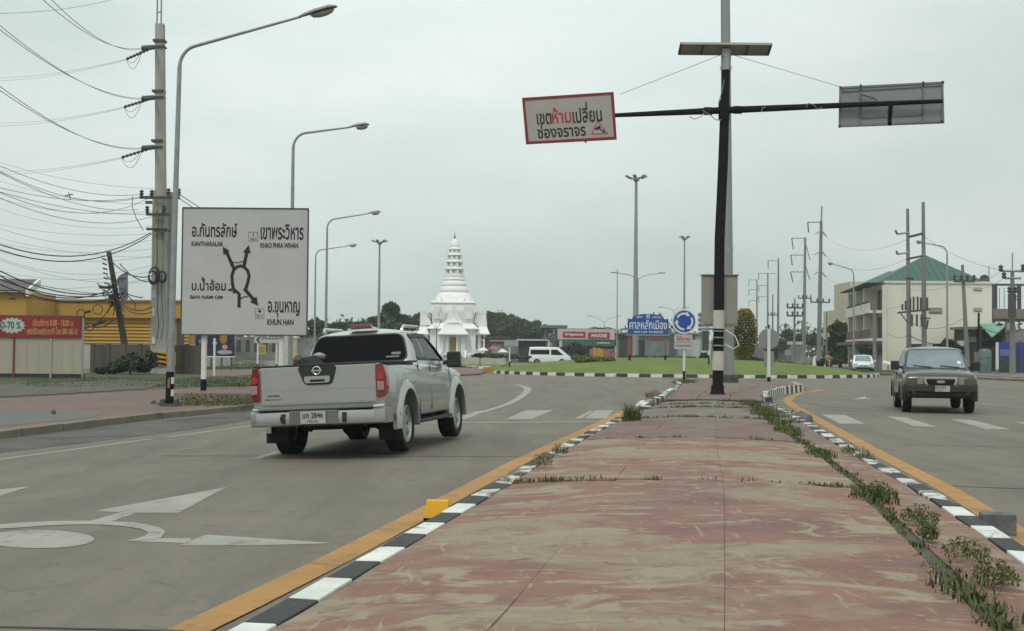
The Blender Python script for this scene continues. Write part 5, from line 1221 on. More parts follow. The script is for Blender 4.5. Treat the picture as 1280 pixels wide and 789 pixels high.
for sx in (-1, 1):
    cx = ox + sx * hw(34.5)
    MB().prism([(cx - hw(7), TY - 2.4, zz(408)), (cx + hw(7), TY - 2.4, zz(407)), (cx + hw(5.5), TY - 2.4, zz(391)), (cx - hw(6.5), TY - 2.4, zz(390))], [(cx - hw(7), TY + 2.4, zz(408)), (cx + hw(7), TY + 2.4, zz(407)), (cx + hw(5.5), TY + 2.4, zz(391)), (cx - hw(6.5), TY + 2.4, zz(390))]).build('upper_block', WT, SH, bevel=.06)
    MB().prism([(cx - hw(7.5), TY - 2.45, zz(392)), (cx + hw(6.5), TY - 2.45, zz(392)), (cx + sx * hw(5.5), TY - 2.45, zz(387))], [(cx - hw(7.5), TY + 2.45, zz(392)), (cx + hw(6.5), TY + 2.45, zz(392)), (cx + sx * hw(5.5), TY + 2.45, zz(387))]).build('roof_crest', WT, SH)
# tapering central block with triangular gable
m = MB(); vs = []
for a, y_ in ((24.5, 405), (25.5, 399), (27, 390), (25.5, 381), (27.5, 379.5), (26.5, 377.5)):
    vs += [(ox - hw(a), TY - hw(a), zz(y_)), (ox + hw(a), TY - hw(a), zz(y_)), (ox + hw(a), TY + hw(a), zz(y_)), (ox - hw(a), TY + hw(a), zz(y_))]
m.add(vs, [(4 * i + j, 4 * i + (j + 1) % 4, 4 * i + 4 + (j + 1) % 4, 4 * i + 4 + j) for i in range(5) for j in range(4)] + [tuple(20 + j for j in range(4))]).build('central_block', WT, SH)
for sx in (-1, 1):
    for a0, y_ in ((25, 380), (19, 377.5), (13, 376.5)):
        MB().prism([(ox + sx * hw(a0 - 3), TY - hw(26), zz(y_ + 3)), (ox + sx * hw(a0 + 2.2), TY - hw(26), zz(y_ + 3)), (ox + sx * hw(a0 + 2.6), TY - hw(26), zz(y_ - 3.5))], [(ox + sx * hw(a0 - 3), TY - hw(24), zz(y_ + 3)), (ox + sx * hw(a0 + 2.2), TY - hw(24), zz(y_ + 3)), (ox + sx * hw(a0 + 2.6), TY - hw(24), zz(y_ - 3.5))]).build('antefix', WT, SH)
def gable(w, z0, z1, y_, nm, mt): MB().prism([(ox + hw(1) - hw(w), y_, z0), (ox + hw(1) + hw(w), y_, z0), (ox + hw(1), y_, z1)], [(ox + hw(1) - hw(w), y_ + .35, z0), (ox + hw(1) + hw(w), y_ + .35, z0), (ox + hw(1), y_ + .35, z1)]).build(nm, mt, SH)
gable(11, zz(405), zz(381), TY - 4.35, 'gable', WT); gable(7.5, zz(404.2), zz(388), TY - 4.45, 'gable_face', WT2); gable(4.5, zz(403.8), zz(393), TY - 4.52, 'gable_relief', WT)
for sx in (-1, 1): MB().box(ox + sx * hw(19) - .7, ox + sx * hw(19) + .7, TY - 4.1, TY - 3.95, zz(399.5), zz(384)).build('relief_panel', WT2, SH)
# bell, rings, tiers, spire
pr = [(26, 378.5), (25, 377.5), (24, 374), (21.5, 370), (20, 367.5), (19, 366.5), (17.5, 366)]
MB().lathe([(hw(a), zz(y_)) for a, y_ in pr], (ox, TY, 0), n=32).build('bell', WT, SH, smooth=40)
for i, (y0, y1, r) in enumerate(((366.5, 358.5, 17.8), (358.8, 351.5, 15.4), (351.8, 346, 13.4))):
    MB().lathe([(hw(r - 1.6), zz(y0)), (hw(r), zz(y0 - 1.2)), (hw(r + .2), zz((y0 + y1) / 2 + .8)), (hw(r - 1.2), zz(y1 + .8)), (hw(r - 2.4), zz(y1))], (ox, TY, 0), n=32).build('ring_tier', WT, SH, smooth=50)
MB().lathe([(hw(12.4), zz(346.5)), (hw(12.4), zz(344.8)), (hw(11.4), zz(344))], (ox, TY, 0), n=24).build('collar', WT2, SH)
tw = [(344.5, 334.5, 11.6), (335, 325.5, 10.2), (326, 317, 8.8), (317.5, 309.5, 7.2)]
for (y0, y1, r) in tw:
    MB().lathe([(hw(r * .92), zz(y0)), (hw(r * .84), zz(y1 + 2.4))], (ox, TY, 0), n=16).build('tier_core', WT, SH)
    MB().lathe([(hw(r + .6), zz(y1 + 3)), (hw(r + .9), zz(y1 + 2)), (hw(r * .8), zz(y1))], (ox, TY, 0), n=20).build('tier_cornice', WT, SH)
    for j in range(8):
        a = 2 * pi * (j + .5) / 8; M = Matrix.Translation((ox, TY, 0)) @ Matrix.Rotation(a, 4, 'Z')
        MB().box(hw(r * .72), hw(r), -hw(1.5), hw(1.5), zz(y0), zz(y1 + 2.6), M=M).build('tier_pier', WT, SH)
        a = 2 * pi * j / 8; M = Matrix.Translation((ox, TY, 0)) @ Matrix.Rotation(a, 4, 'Z')
        MB().box(hw(r * .74), hw(r * .935), -hw(.55), hw(.55), zz(y0 - 2), zz(y1 + 4), M=M).build('niche', SD, SH)
MB().lathe([(hw(6), zz(310)), (hw(6.4), zz(307)), (hw(5.4), zz(303.5)), (hw(3), zz(300)), (hw(1.2), zz(298.5)), (hw(.8), zz(297))], (ox, TY, 0), n=20).build('dome', WT, SH, smooth=50)
MB().lathe([(hw(1.3), zz(298)), (hw(1.5), zz(296.5)), (hw(.5), zz(294)), (0.01, zz(289))], (ox, TY, 0), n=8).build('finial', mat('finial_bronze', (.16, .14, .11), .5), SH)
for i in range(5): MB().box(ox + hw(1) - 2.0 + i * .12, ox + hw(1) + 2.0 - i * .12, TY - 8.4 + i * .3, TY - 6.7, -.1 + 0, .25 + i * .17).build('step', mat('step_grey', (.22, .22, .21)), SH)
for sx in (-1, 1):
    MB().prism([(ox + hw(1) + sx * 2.1, TY - 8.5, 0), (ox + hw(1) + sx * 2.1, TY - 6.6, 0), (ox + hw(1) + sx * 2.1, TY - 6.6, base + .9), (ox + hw(1) + sx * 2.1, TY - 8.5, .6)], [(ox + hw(1) + sx * 2.4, TY - 8.5, 0), (ox + hw(1) + sx * 2.4, TY - 6.6, 0), (ox + hw(1) + sx * 2.4, TY - 6.6, base + .9), (ox + hw(1) + sx * 2.4, TY - 8.5, .6)]).build('stair_wall', WT, SH)
for i in range(26):
    xx = ox - hw(45) + i * hw(89) / 25
    if abs(xx - ox - hw(1)) > 2.4: MB().box(xx - .09, xx + .09, TY - 6.8, TY - 6.6, base + .002, base + .8).build('baluster', WT, SH)
for x0, x1 in ((ox - hw(45), ox + hw(1) - 2.4), (ox + hw(1) + 2.4, ox + hw(44))): MB().box(x0, x1, TY - 6.85, TY - 6.55, base + .802, base + .95).build('balustrade_rail', WT, SH)
MB().prism([(ox + hw(36), TY - 7.2, 0), (ox + hw(62), TY - 7.2, 0), (ox + hw(60), TY - 7.2, .5), (ox + hw(38), TY - 7.2, base + .7)], [(ox + hw(36), TY - 6.9, 0), (ox + hw(62), TY - 6.9, 0), (ox + hw(60), TY - 6.9, .5), (ox + hw(38), TY - 6.9, base + .7)]).build('side_stair_wall', WT, SH)
# bare tree in front of the shrine
bt = D(545, 445, 150); t = thing('bare_tree', 'thin bare sapling standing in front of the left half of the shrine', 'tree', (bt.x, 150, 0))
m = MB(); kq = 150 / F_PX; m.tube([(bt.x, 150, 0), D(546, 420, 150), D(545, 405, 150)], [.07, .05, .03], 6)
def br(p, d, L_, r, dep):
    e = p + d * L_; m.tube([p, e], [r, r * .6], 5)
    if dep: [br(p.lerp(e, random.uniform(.5, 1)), (d + Vector((random.uniform(-.7, .7), random.uniform(-.3, .3), random.uniform(-.1, .5)))).normalized(), L_ * .62, r * .6, dep - 1) for _ in range(3)]
br(D(546, 415, 150), Vector((-.5, 0, 1)).normalized(), 1.4, .035, 3); br(D(546, 412, 150), Vector((.5, 0, 1)).normalized(), 1.4, .035, 3)
m.build('trunk', BARK, t)
# white low wall / kerb line before the shrine
t = thing('low_white_wall', 'low whitish wall running along the lawn in front of the shrine', 'wall', D(560, 446, 140))
a, b = D(470, 446, 140), D(632, 447, 140)
for i in range(12): MB().box(lerp(a.x, b.x, i / 12) + .02, lerp(a.x, b.x, (i + 1) / 12) - .02, 140, 140.2, -.1, .85).build('wall_panel', mat('dull_white', (.42, .42, .38), .7), t)

# ---------------------------------------------------------------- shops and background structures
def simple_block(nm, lab, cat_, x0, x1, y0, y1, d, m, dep=8, roof=None, parts=()):
    a, b = D(x0, y0, d), D(x1, y1, d); t = thing(nm, lab, cat_, ((a.x + b.x) / 2, d, 0))
    zt = a.z; zb_ = min(b.z, .05); MB().box(a.x, b.x, d, d + dep, zb_ - .1, zt).build('wall', m, t)
    if roof: MB().box(a.x - .3, b.x + .3, d - .6, d + dep + .3, zt + .003, zt + .25).build('roof', roof, t)
    for (nm2, px0, py0, px1, py1, mt, off) in parts:
        p, q_ = D(px0, py0, d), D(px1, py1, d); MB().box(p.x, q_.x, d - off, d - .004, q_.z, p.z).build(nm2, mt, t)
    return t
SG = mat('shop_green', (.03, .12, .075), .6); PINKW = mat('fascia_pinkwhite', (.52, .42, .42), .6); DKI = mat('shop_interior', (.035, .035, .035), .7, var=.4)
RD = mat('shop_red', (.30, .03, .05), .55)
sp = simple_block('tyre_shop', 'shop with a pinkish fascia, two red name signs and a green band below', 'shop', 697, 768, 410.5, 450, 182, DKI, parts=(
    ('fascia', 697, 411, 768, 425, PINKW, .25), ('green_band', 703, 425.2, 770, 433, SG, .3), ('red_sign', 703.5, 414.6, 731.5, 422, RD, .34), ('red_sign', 735, 415.5, 762, 423.6, RD, .34),
    ('display_window', 737, 436, 768, 446, mat('pink_display', (.24, .12, .12), .5, var=.4, scale=1.5), .08), ('display_window', 706, 434, 734, 448, mat('dark_glass_shop', (.06, .08, .07), .2), .08),
    ('corner_pillar', 699, 425.4, 702.5, 450, PINKW, .3), ('corner_pillar', 769, 425.4, 771.5, 450, PINKW, .3)))
for s_, x0, y0, x1, y1 in (('Bridgestone', 706.5, 416.3, 729, 420.6), ('MAXXIS', 739, 417.4, 758.5, 421.9), ('ศูนย์บริการยาง', 746, 427.5, 762, 430.5)):
    a, b = D(x0, y0, 182), D(x1, y1, 182); MB().text(s_, a.x, b.z, b.x, a.z, 182 - .36, bold=.03).build('lettering', WHP, sp)
for i, xp in enumerate((743, 748, 752)):
    q = D(xp, 442, 150); t = thing('yellow_barrier', ['leftmost', 'middle', 'rightmost'][i] + ' orange yellow board standing before the tyre shop', 'barrier', (q.x, 150, 0), 0, 'orange yellow boards by the shop')
    MB().box(q.x - .17, q.x + .17, 150, 150.1, D(xp, 447, 150).z, D(xp, 434 + i, 150).z).build('board', mat('orange_yellow', (.50, .24, .02), .6), t)
    MB().box(q.x - .03, q.x + .03, 150.1, 150.15, 0, D(xp, 436, 150).z).build('stand', DGR, t)
# canopy
cd = 205; t = thing('canopy', 'flat grey station canopy on slim columns right of the tree clump', 'canopy', D(693, 440, cd)); a, b = D(676, 407, cd), D(708, 410.5, cd)
MB().box(a.x, b.x, cd - 4, cd + 6, b.z, a.z).build('roof', mat('canopy_grey', (.15, .16, .16), .5), t)
for xp in (682, 690, 694, 700): q = D(xp, 440, cd); MB().box(q.x - .2, q.x + .2, cd, cd + .4, 0, b.z - .003).build('column', GRY, t)
simple_block('dark_shed', 'low dark shed with a pale metal roof left of the white van', 'shed', 648, 682, 426, 450, 190, mat('shed_dark', (.035, .035, .04), .7), roof=mat('pale_roof', (.50, .51, .50), .5))
simple_block('grey_stall', 'grey low stall building right of the shrine', 'building', 614, 648, 427, 450, 200, mat('stall_grey', (.22, .225, .225), .6, var=.3, scale=.6), roof=GRY, parts=(('shutter', 617, 430, 627, 444, PGy, .05), ('shutter', 631, 429, 646, 436, mat('plate_grey2', (.28, .30, .31)), .05)))
simple_block('red_roof_house', 'house with a rusty red roof behind the shrine right wing', 'house', 606, 636, 423, 450, 215, mat('house_shade', (.10, .07, .06), .8), roof=mat('rust_roof', (.18, .045, .035), .7))
simple_block('brown_building', 'grey brown low buildings between the canopy and the trees', 'building', 680, 702, 421, 450, 200, mat('brown_grey', (.12, .11, .10), .8, var=.5, scale=.8), parts=(('window', 684, 428, 690, 433, PGy, .05), ('window', 693, 426, 699, 430, DKI, .05)))
WB = mat('far_wall_grey', (.20, .21, .21), .7, var=.25, scale=.5)
simple_block('grey_hall', 'long grey hall behind the blue shrine sign', 'building', 771, 880, 417.5, 452, 190, WB, roof=mat('hall_roof', (.20, .22, .22)), parts=(
    ('opening', 774, 421, 784, 448, mat('dark_green_gap', (.05, .07, .055)), .05), ('rust_pillar', 785, 420, 790, 449, mat('rust_brown', (.16, .06, .04)), .1), ('opening', 798, 425, 806, 449, DKI, .05),
    ('glass_front', 806, 428, 834, 449, mat('green_grey_glass', (.16, .21, .20), .3, var=.3, scale=.7), .06), ('red_fascia', 806, 420.5, 828, 424.5, mat('dull_pink_red', (.36, .13, .12)), .12), ('opening', 836, 424, 845, 449, mat('mid_gap', (.09, .10, .10)), .05),
    ('shutter', 848, 424, 866, 449, mat('plate_grey2', (.28, .30, .31)), .05), ('white_panel', 869, 420, 880, 449, mat('white_wall', (.45, .46, .45)), .08)))
t = thing('stacked_sign', 'tall sign with stacked grey name boards just left of the cabinets', 'sign', D(880, 445, 140))
for i, (y0, y1) in enumerate(((391, 396.5), (397.5, 403), (404, 409), (410, 413.5), (415, 419))):
    a, b = D(872.5, y0, 140), D(888, y1, 140); p_ = MB().box(a.x, b.x, 140, 140.1, b.z, a.z).build('name_board', PGy, t)
    for j in range(3): MB().box(lerp(a.x, b.x, .08 + .3 * j), lerp(a.x, b.x, .28 + .3 * j), 139.98, 139.997, lerp(b.z, a.z, .3), lerp(b.z, a.z, .7)).build('dark_print', DGR, p_)
for xp in (876, 884): q = D(xp, 440, 140); MB().tube([(q.x, 140.15, 0), (q.x, 140.15, D(xp, 391, 140).z)], .07, 6).build('post', GRY, t)
simple_block('white_house', 'small white house wall left of the striped mast bands', 'house', 866, 889, 425, 452, 170, mat('white_wall', (.45, .46, .45)), parts=(('window', 882, 428, 886, 432, DKI, .05),))
simple_block('low_white_shop', 'low pale building with dark awning behind the round sign back', 'building', 948, 1004, 431, 460, 185, mat('pale_far', (.20, .20, .19), .7, var=.3, scale=.5), parts=(('awning', 955, 431, 985, 436, DKI, 1.2), ('window', 984, 427, 1003, 431, mat('white_wall', (.45, .46, .45)), .1), ('opening', 958, 437, 972, 452, DKI, .05)))
simple_block('far_low_houses', 'strip of dim low houses beneath the direction board', 'houses', 240, 392, 421, 452, 190, mat('far_dim', (.17, .17, .16), .8, var=.5, scale=.4), parts=tuple(('opening', x, 425, x + 5, 440, DKI, .05) for x in range(296, 360, 11)))
simple_block('far_left_houses', 'low grey houses seen between concrete poles and the board', 'houses', 150, 240, 424, 455, 170, mat('far_dim', (.17, .17, .16)))
simple_block('white_gate_post', 'white gate building corner beside the yellow pillar', 'building', 352, 362, 420, 450, 130, mat('white_wall', (.45, .46, .45)), dep=1)
for i, xp in enumerate((604, 617, 628, 668, 675, 686)):
    d_ = 165; q = D(xp, 448, d_); lab = ['white stall awning pole set nearest the shrine', 'small red parasol beside the shrine', 'white low tent right of the small red parasol', 'pale planter by the dark shed', 'second pale planter by the dark shed', 'thin pale post under the canopy'][i]
    t = thing(['awning', 'parasol', 'tent', 'planter', 'planter', 'post'][i], lab, ['awning', 'parasol', 'tent', 'planter', 'planter', 'post'][i], (q.x, d_, 0))
    c_ = [WHP, mat('parasol_red', (.34, .10, .11)), WHP, PW, PW, WHP][i]; zt = D(xp, [434, 432, 436, 441, 442, 425][i], d_).z
    if i < 3:
        MB().tube([(q.x, d_, 0), (q.x, d_, zt)], .05, 6).build('pole', WHP, t); MB().lathe([(.9, zt - .45), (.05, zt)], (q.x, d_, 0), n=6).build('cover', c_, t)
    elif i < 5: MB().lathe([(.25, 0), (.4, zt)], (q.x, d_, 0), n=8).build('pot', c_, t)
    else: MB().tube([(q.x, d_, 0), (q.x, d_, zt)], .07, 6).build('shaft', WHP, t)

# ---------------------------------------------------------------- cream shophouses on the right
BD = 120.0
CRM = mat('cream_render', (.74, .715, .60), .8, var=.06, scale=.35, bump=.15, streak=True)
CRS = mat('cream_trim', (.68, .66, .57), .8, var=.1, scale=.6)
GRN = mat('green_roof', (.018, .085, .058), .5, var=.12, scale=1.5, streak=True)
A = D(1108, 440, BD); Bx = D(1240, 440, BD); zt = D(1175, 354.5, BD).z
SHP = thing('shophouse_row', 'cream three-storey shophouse row with green hipped roofs and balconies', 'building', ((A.x + Bx.x) / 2, BD, 0))
sd = Vector((sin(radians(7.6)), cos(radians(7.6)), 0))              # the street side runs back along the road
def SPt(x, t_, z): return Vector((x + sd.x * t_, BD + sd.y * t_, z))
Lr = 18.0
MB().prism([SPt(A.x, 0, -.1), SPt(Bx.x, 0, -.1), SPt(Bx.x, Lr, -.1), SPt(A.x, Lr, -.1)], [SPt(A.x, 0, zt), SPt(Bx.x, 0, zt), SPt(Bx.x, Lr, zt), SPt(A.x, Lr, zt)]).build('wall', CRM, SHP)
MB().prism([SPt(A.x - .12, -.12, zt + .003), SPt(Bx.x + .12, -.12, zt + .003), SPt(Bx.x + .12, Lr, zt + .003), SPt(A.x - .12, Lr, zt + .003)], [SPt(A.x - .12, -.12, zt + .22), SPt(Bx.x + .12, -.12, zt + .22), SPt(Bx.x + .12, Lr, zt + .22), SPt(A.x - .12, Lr, zt + .22)]).build('parapet', CRS, SHP)
pk = D(1157, 319, BD + Lr / 2)
def roof_fan(pts, apex, nm='roof', seams=6):
    m = MB(); n = len(pts)
    for i in range(n):
        a, b = pts[i], pts[(i + 1) % n]; ap = apex if isinstance(apex, Vector) else apex[i]
        m.add([a, b, ap, a - Vector((0, 0, .15)), b - Vector((0, 0, .15))], [(0, 1, 2), (0, 3, 4, 1)])
    return m.build(nm, GRN, SHP)
z2 = zt + .225
e = [SPt(A.x - .5, 1.2, z2), SPt(D(1237, 354, BD).x, 1.2, z2), SPt(Bx.x, Lr, z2), SPt(A.x - .5, Lr, z2)]
roof_fan(e, pk)
fa = (pk.x - sd.x * Lr / 2 - e[0].x) / (e[1].x - e[0].x); foot = e[0].lerp(e[1], fa)
for i in range(1, 16):
    f_ = i / 16; a = e[0].lerp(e[1], f_); kf = f_ / fa if f_ < fa else (1 - f_) / (1 - fa)
    b = a + (pk - foot) * kf * .985; MB().tube([a + Vector((0, 0, .02)), b + Vector((0, 0, .02))], .03, 4).build('roof_seam', GRN, SHP)
# further block with balconies
for (t0, t1, topy, xoff) in ((Lr, 34, 0, 0),):
    z3 = zt - .6
    MB().prism([SPt(A.x + .9, t0 + .01, -.1), SPt(A.x + 9, t0 + .01, -.1), SPt(A.x + 9, t1, -.1), SPt(A.x + .9, t1, -.1)], [SPt(A.x + .9, t0 + .01, z3), SPt(A.x + 9, t0 + .01, z3), SPt(A.x + 9, t1, z3), SPt(A.x + .9, t1, z3)]).build('wall', CRM, SHP)
    zr_ = D(1112, 338.5, 129).z
    ee = [SPt(A.x - 1.9, .6, zt + .05), SPt(A.x + 8, .6, zt + .28), SPt(A.x + 8, 21, zt + .28), SPt(A.x - 1.9, 22, zt + .05)]
    r0, r1 = SPt(A.x + 1.8, 10, zr_), SPt(A.x + 6.5, 9, zr_)
    m = MB(); m.add(ee + [r0, r1], [(0, 1, 5, 4), (1, 2, 5), (2, 3, 4, 5), (3, 0, 4), (0, 3, 2, 1)]); m.build('roof', GRN, SHP)
# street front: piers, balconies, openings (walls facing the street on the left)
zf = [0, zt * .36, zt * .68, zt]
BRW = mat('balcony_brown', (.14, .085, .05), .8, var=.3, scale=2)
def fbox(t0, t1, z0, z1, d0, d1, nm, mt, par=SHP):   # boxes on the street facade, d measured out from the wall
    x = A.x
    return MB().prism([SPt(x - d1, t0, z0), SPt(x - d0, t0, z0), SPt(x - d0, t1, z0), SPt(x - d1, t1, z0)], [SPt(x - d1, t0, z1), SPt(x - d0, t0, z1), SPt(x - d0, t1, z1), SPt(x - d1, t1, z1)]).build(nm, mt, par)
for ti in (0.0, 5.8, 11.8, 17.6): fbox(ti, ti + .4, 0, zt - .2, .004, .35 if ti < 1 else 1.3, 'pier', CRS)
for fl in (1, 2):
    fbox(.4, 17.6, zf[fl] - .15, zf[fl] + .1, .006, 1.6, 'balcony_slab', CRS)
    for j in range(3):
        t0 = .6 + j * 5.9
        w = fbox(t0 + .4, t0 + 2.2, zf[fl] + .2, zf[fl] + 2.2, .002, .06, 'window', DKI); fbox(t0 + 1.25, t0 + 1.32, zf[fl] + .2, zf[fl] + 2.2, .061, .09, 'mullion', CRS, w)
        w = fbox(t0 + 2.8, t0 + 4.6, zf[fl] + .2, zf[fl] + 2.2, .002, .06, 'window', DKI); fbox(t0 + 3.65, t0 + 3.72, zf[fl] + .2, zf[fl] + 2.2, .061, .09, 'mullion', CRS, w)
        fbox(t0, t0 + 5.1, zf[fl] + .12, zf[fl] + (.95 if fl == 1 else .8), 1.45, 1.55, 'balcony_rail', BRW if fl == 1 else CRS)
        if fl == 2:
            for q_ in range(7): fbox(t0 + .3 + q_ * .7, t0 + .38 + q_ * .7, zf[fl] + .8, zf[fl] + 1.0, 1.46, 1.54, 'baluster', DGR)
fbox(.4, 17.6, zf[1] - .5, zf[1] - .16, .01, 2.6, 'canopy', DGR)
for j in range(3): fbox(.7 + j * 5.9, 5.5 + j * 5.9, 0, zf[1] - .9, .003, .12, 'shop_shutter', mat('white_wall', (.45, .46, .45)))
for j in range(3): fbox(1 + j * 5.9, 5 + j * 5.9, zf[1] - 1.3, zf[1] - .6, 1.2, 1.3, 'shop_sign', [PGy, PW, PGy][j])
# gable-side details
def sbox(x0, y0, x1, y1, nm, mt, dd=.08, par=SHP):
    a, b = D(x0, y0, BD), D(x1, y1, BD); return MB().box(a.x, b.x, BD - dd, BD - .003, b.z, a.z).build(nm, mt, par)
VNT = mat('vent_grey', (.14, .135, .12), .8, var=.2, scale=4)
for (x0, y0, x1, y1) in ((1161, 384.8, 1177.5, 391.8), (1217, 359.5, 1227, 363.2), (1217, 384.8, 1227, 389.2)):
    w = sbox(x0, y0, x1, y1, 'vent_window', VNT); a, b = D(x0, y0, BD), D(x1, y1, BD)
    for j in range(1, 4): MB().box(a.x, b.x, BD - .12, BD - .082, lerp(b.z, a.z, j / 4) - .02, lerp(b.z, a.z, j / 4) + .02).build('louvre', CRS, w)
MB().tube([D(1108.5, 450, BD - .1), D(1108.5, 358, BD - .1)], .06, 6).build('downpipe', CRS, SHP)
# dish on the parapet
q = D(1230, 350, BD + 1); t = thing('satellite_dish', 'small dark satellite dish on the right parapet of the cream building', 'satellite dish', q)
MB().lathe([(.05, .15), (.35, .05), (.5, -.12)], q, axis='y', n=16).build('dish', DGR, t, smooth=60); MB().tube([q, (q.x, q.y, zt)], .04, 6).build('stand', DGR, t)
t = thing('lattice_mast', 'thin pale lattice radio mast far behind the right parapet', 'mast', D(1236, 440, 260))
for dx in (-1.1, 1.1): MB().tube([D(1236 + dx, 445, 260), D(1236 + dx * .7, 332, 260)], .06, 5).build('leg', WIREL, t)
for i in range(9): MB().tube([D(1235, 440 - i * 11, 260), D(1237, 434 - i * 11, 260)], .05, 4).build('brace', WIREL, t)
# further pale building at left end of the row
simple_block('pale_block', 'pale three-storey block receding left of the cream shophouses', 'building', 1063, 1079, 352, 458, 158, mat('pale_brown', (.52, .47, .36), .8, var=.15), parts=(('window', 1069, 362, 1073, 372, DKI, .05), ('window', 1069, 385, 1073, 397, DKI, .05), ('window', 1064.5, 362, 1067, 372, VNT, .05)))
simple_block('pale_low_block', 'lower pale block with a stepped top at the left end of the row', 'building', 1048, 1064, 387, 458, 166, mat('pale_brown', (.52, .47, .36)), parts=(('parapet_step', 1056, 384, 1064, 387.5, CRS, .3), ('window', 1052, 397, 1057, 403, VNT, .05)))
# concrete frame building at the right edge
t = thing('open_frame_building', 'unfinished grey concrete and steel upper storey at the right edge', 'building', D(1262, 440, 122))
a, b = D(1241, 386, 122), D(1330, 399, 122)
MB().box(a.x, b.x, 122, 130, b.z, a.z).build('floor_slab', mat('grey_brown_conc', (.21, .19, .165), .85, var=.15, streak=True), t)
MB().box(a.x, b.x, 122.2, 122.5, D(1250, 357, 122).z, D(1250, 354.5, 122).z).build('beam', DGR, t)
MB().box(a.x, b.x, 122.1, 122.5, D(1250, 402, 122).z, D(1250, 399.2, 122).z).build('beam', DGR, t)
for xp in (1242.5, 1246, 1276, 1298): q = D(xp, 440, 122); MB().box(q.x - .14, q.x + .14, 122.2, 122.5, a.z, D(xp, 357, 122).z).build('column', DGR, t)
for xp in (1243, 1262, 1290): q = D(xp, 440, 122); MB().box(q.x - .2, q.x + .2, 122.2, 122.6, 0, b.z).build('column', CONC, t)
for xp in (1251, 1257, 1266): q = D(xp, 440, 122); MB().tube([(q.x, 122.3, a.z), (q.x, 122.3, D(xp, 360, 122).z)], .04, 5).build('rod', GRY, t)
# shacks, awning, tank, blue sheets
t = thing('green_awning', 'faded green triangular awning over the shack right of the cream wall', 'awning', D(1240, 440, 113))
q = [D(1224, 404.5, 113), D(1257, 404, 113), D(1255, 409, 111), D(1240, 421.5, 110)]
MB().prism(q, [p + Vector((0, 0, -.08)) for p in q]).build('sheet', mat('awning_green', (.16, .30, .22), .6, var=.15), t)
for xp in (1226, 1256): MB().tube([D(xp, 460, 113), D(xp, 405, 113)], .06, 6).build('post', DGR, t)
simple_block('dark_shack', 'dark ramshackle shed between the cream wall and the green awning', 'shed', 1207, 1247, 412, 466, 116, mat('shack_dark', (.045, .043, .04), .85, var=.5, scale=1.2), dep=3, roof=mat('shack_roof', (.16, .155, .145), .7), parts=(('board', 1210, 420, 1220, 428, VNT, .1), ('board', 1226, 424, 1240, 427, DKI, .4), ('post', 1222, 412, 1224, 460, BARK, .2)))
simple_block('dark_shop_row', 'dark low shop openings behind the green pickup roof', 'shop', 1146, 1208, 430, 464, 112, mat('shack_dark', (.045, .043, .04)), dep=3, parts=(('white_awning', 1152, 430, 1163, 436, PW, .6), ('white_awning', 1194, 426, 1206, 433, mat('white_wall', (.45, .46, .45)), .6), ('red_plate', 1170, 433, 1173, 437, RD, .2), ('post', 1176, 430, 1177.5, 455, GRY, .4)))
simple_block('blue_sheeting', 'vivid blue sheet metal fence at the right edge', 'fence', 1249, 1330, 428, 470, 106, mat('sheet_blue', (.02, .045, .30), .5, var=.2, scale=.8, streak=True), dep=.15, parts=(('lilac_panel', 1250, 437, 1263, 445, mat('lilac_blue', (.14, .14, .38), .5), .05), ('dark_lower_panel', 1249, 447, 1275, 469, mat('dark_teal', (.03, .055, .07), .7, var=.3), .06), ('fence_post', 1274, 426, 1276, 470, DGR, .1)))
simple_block('arched_shed', 'grey arched-roof shed above the blue sheets at the right edge', 'shed', 1266, 1330, 412, 466, 112, mat('arch_grey', (.24, .23, .21)), dep=5)
q = D(1231, 464, 104); t = thing('water_tank', 'round grey green water tank by the footpath at right', 'tank', (q.x, 104, .1)); h_ = D(1231, 437, 104).z
MB().lathe([(.50, .1), (.52, .3), (.52, h_ - .15), (.4, h_), (.15, h_ + .05)], (q.x, 104, 0), n=20).build('body', mat('tank_teal', (.10, .16, .15), .5, var=.15), t, smooth=40)
MB().lathe([(.16, h_ + .05), (.16, h_ + .12)], (q.x, 104, 0), n=12).build('lid', DGR, t)
for z in (.8, 1.3): MB().lathe([(.54, z), (.54, z + .06)], (q.x, 104, 0), n=20).build('band', mat('tank_teal', (.10, .16, .15)), t)
q = D(1246.5, 466, 98.5); t = small_post(1246.5, 428, 98.5, 'white post with black foot on the far right footpath', r=.12, blk=.35)
t = thing('grey_boundary', 'grey concrete sheet wall between the tank and the dark shop', 'wall', D(1221, 460, 107)); a, b = D(1218, 440, 107), D(1227, 466, 107)
for i in range(3): MB().box(lerp(a.x, b.x, i / 3) + .02, lerp(a.x, b.x, (i + 1) / 3) - .02, 107, 107.12, 0, a.z).build('wall_panel', mat('grey_panel', (.22, .21, .19), .8), t)
t = thing('white_canopy', 'small white tilted canopy by the cream wall left of the green pickup', 'canopy', D(1115, 455, 112)); q = [D(1105, 450, 112), D(1121, 455.5, 112), D(1118, 457, 111), D(1103, 453, 111)]
MB().prism(q, [p + Vector((0, 0, -.1)) for p in q]).build('sheet', WHP, t); MB().tube([D(1110, 464, 112), D(1110, 453, 112)], .05, 6).build('post', DGR, t)

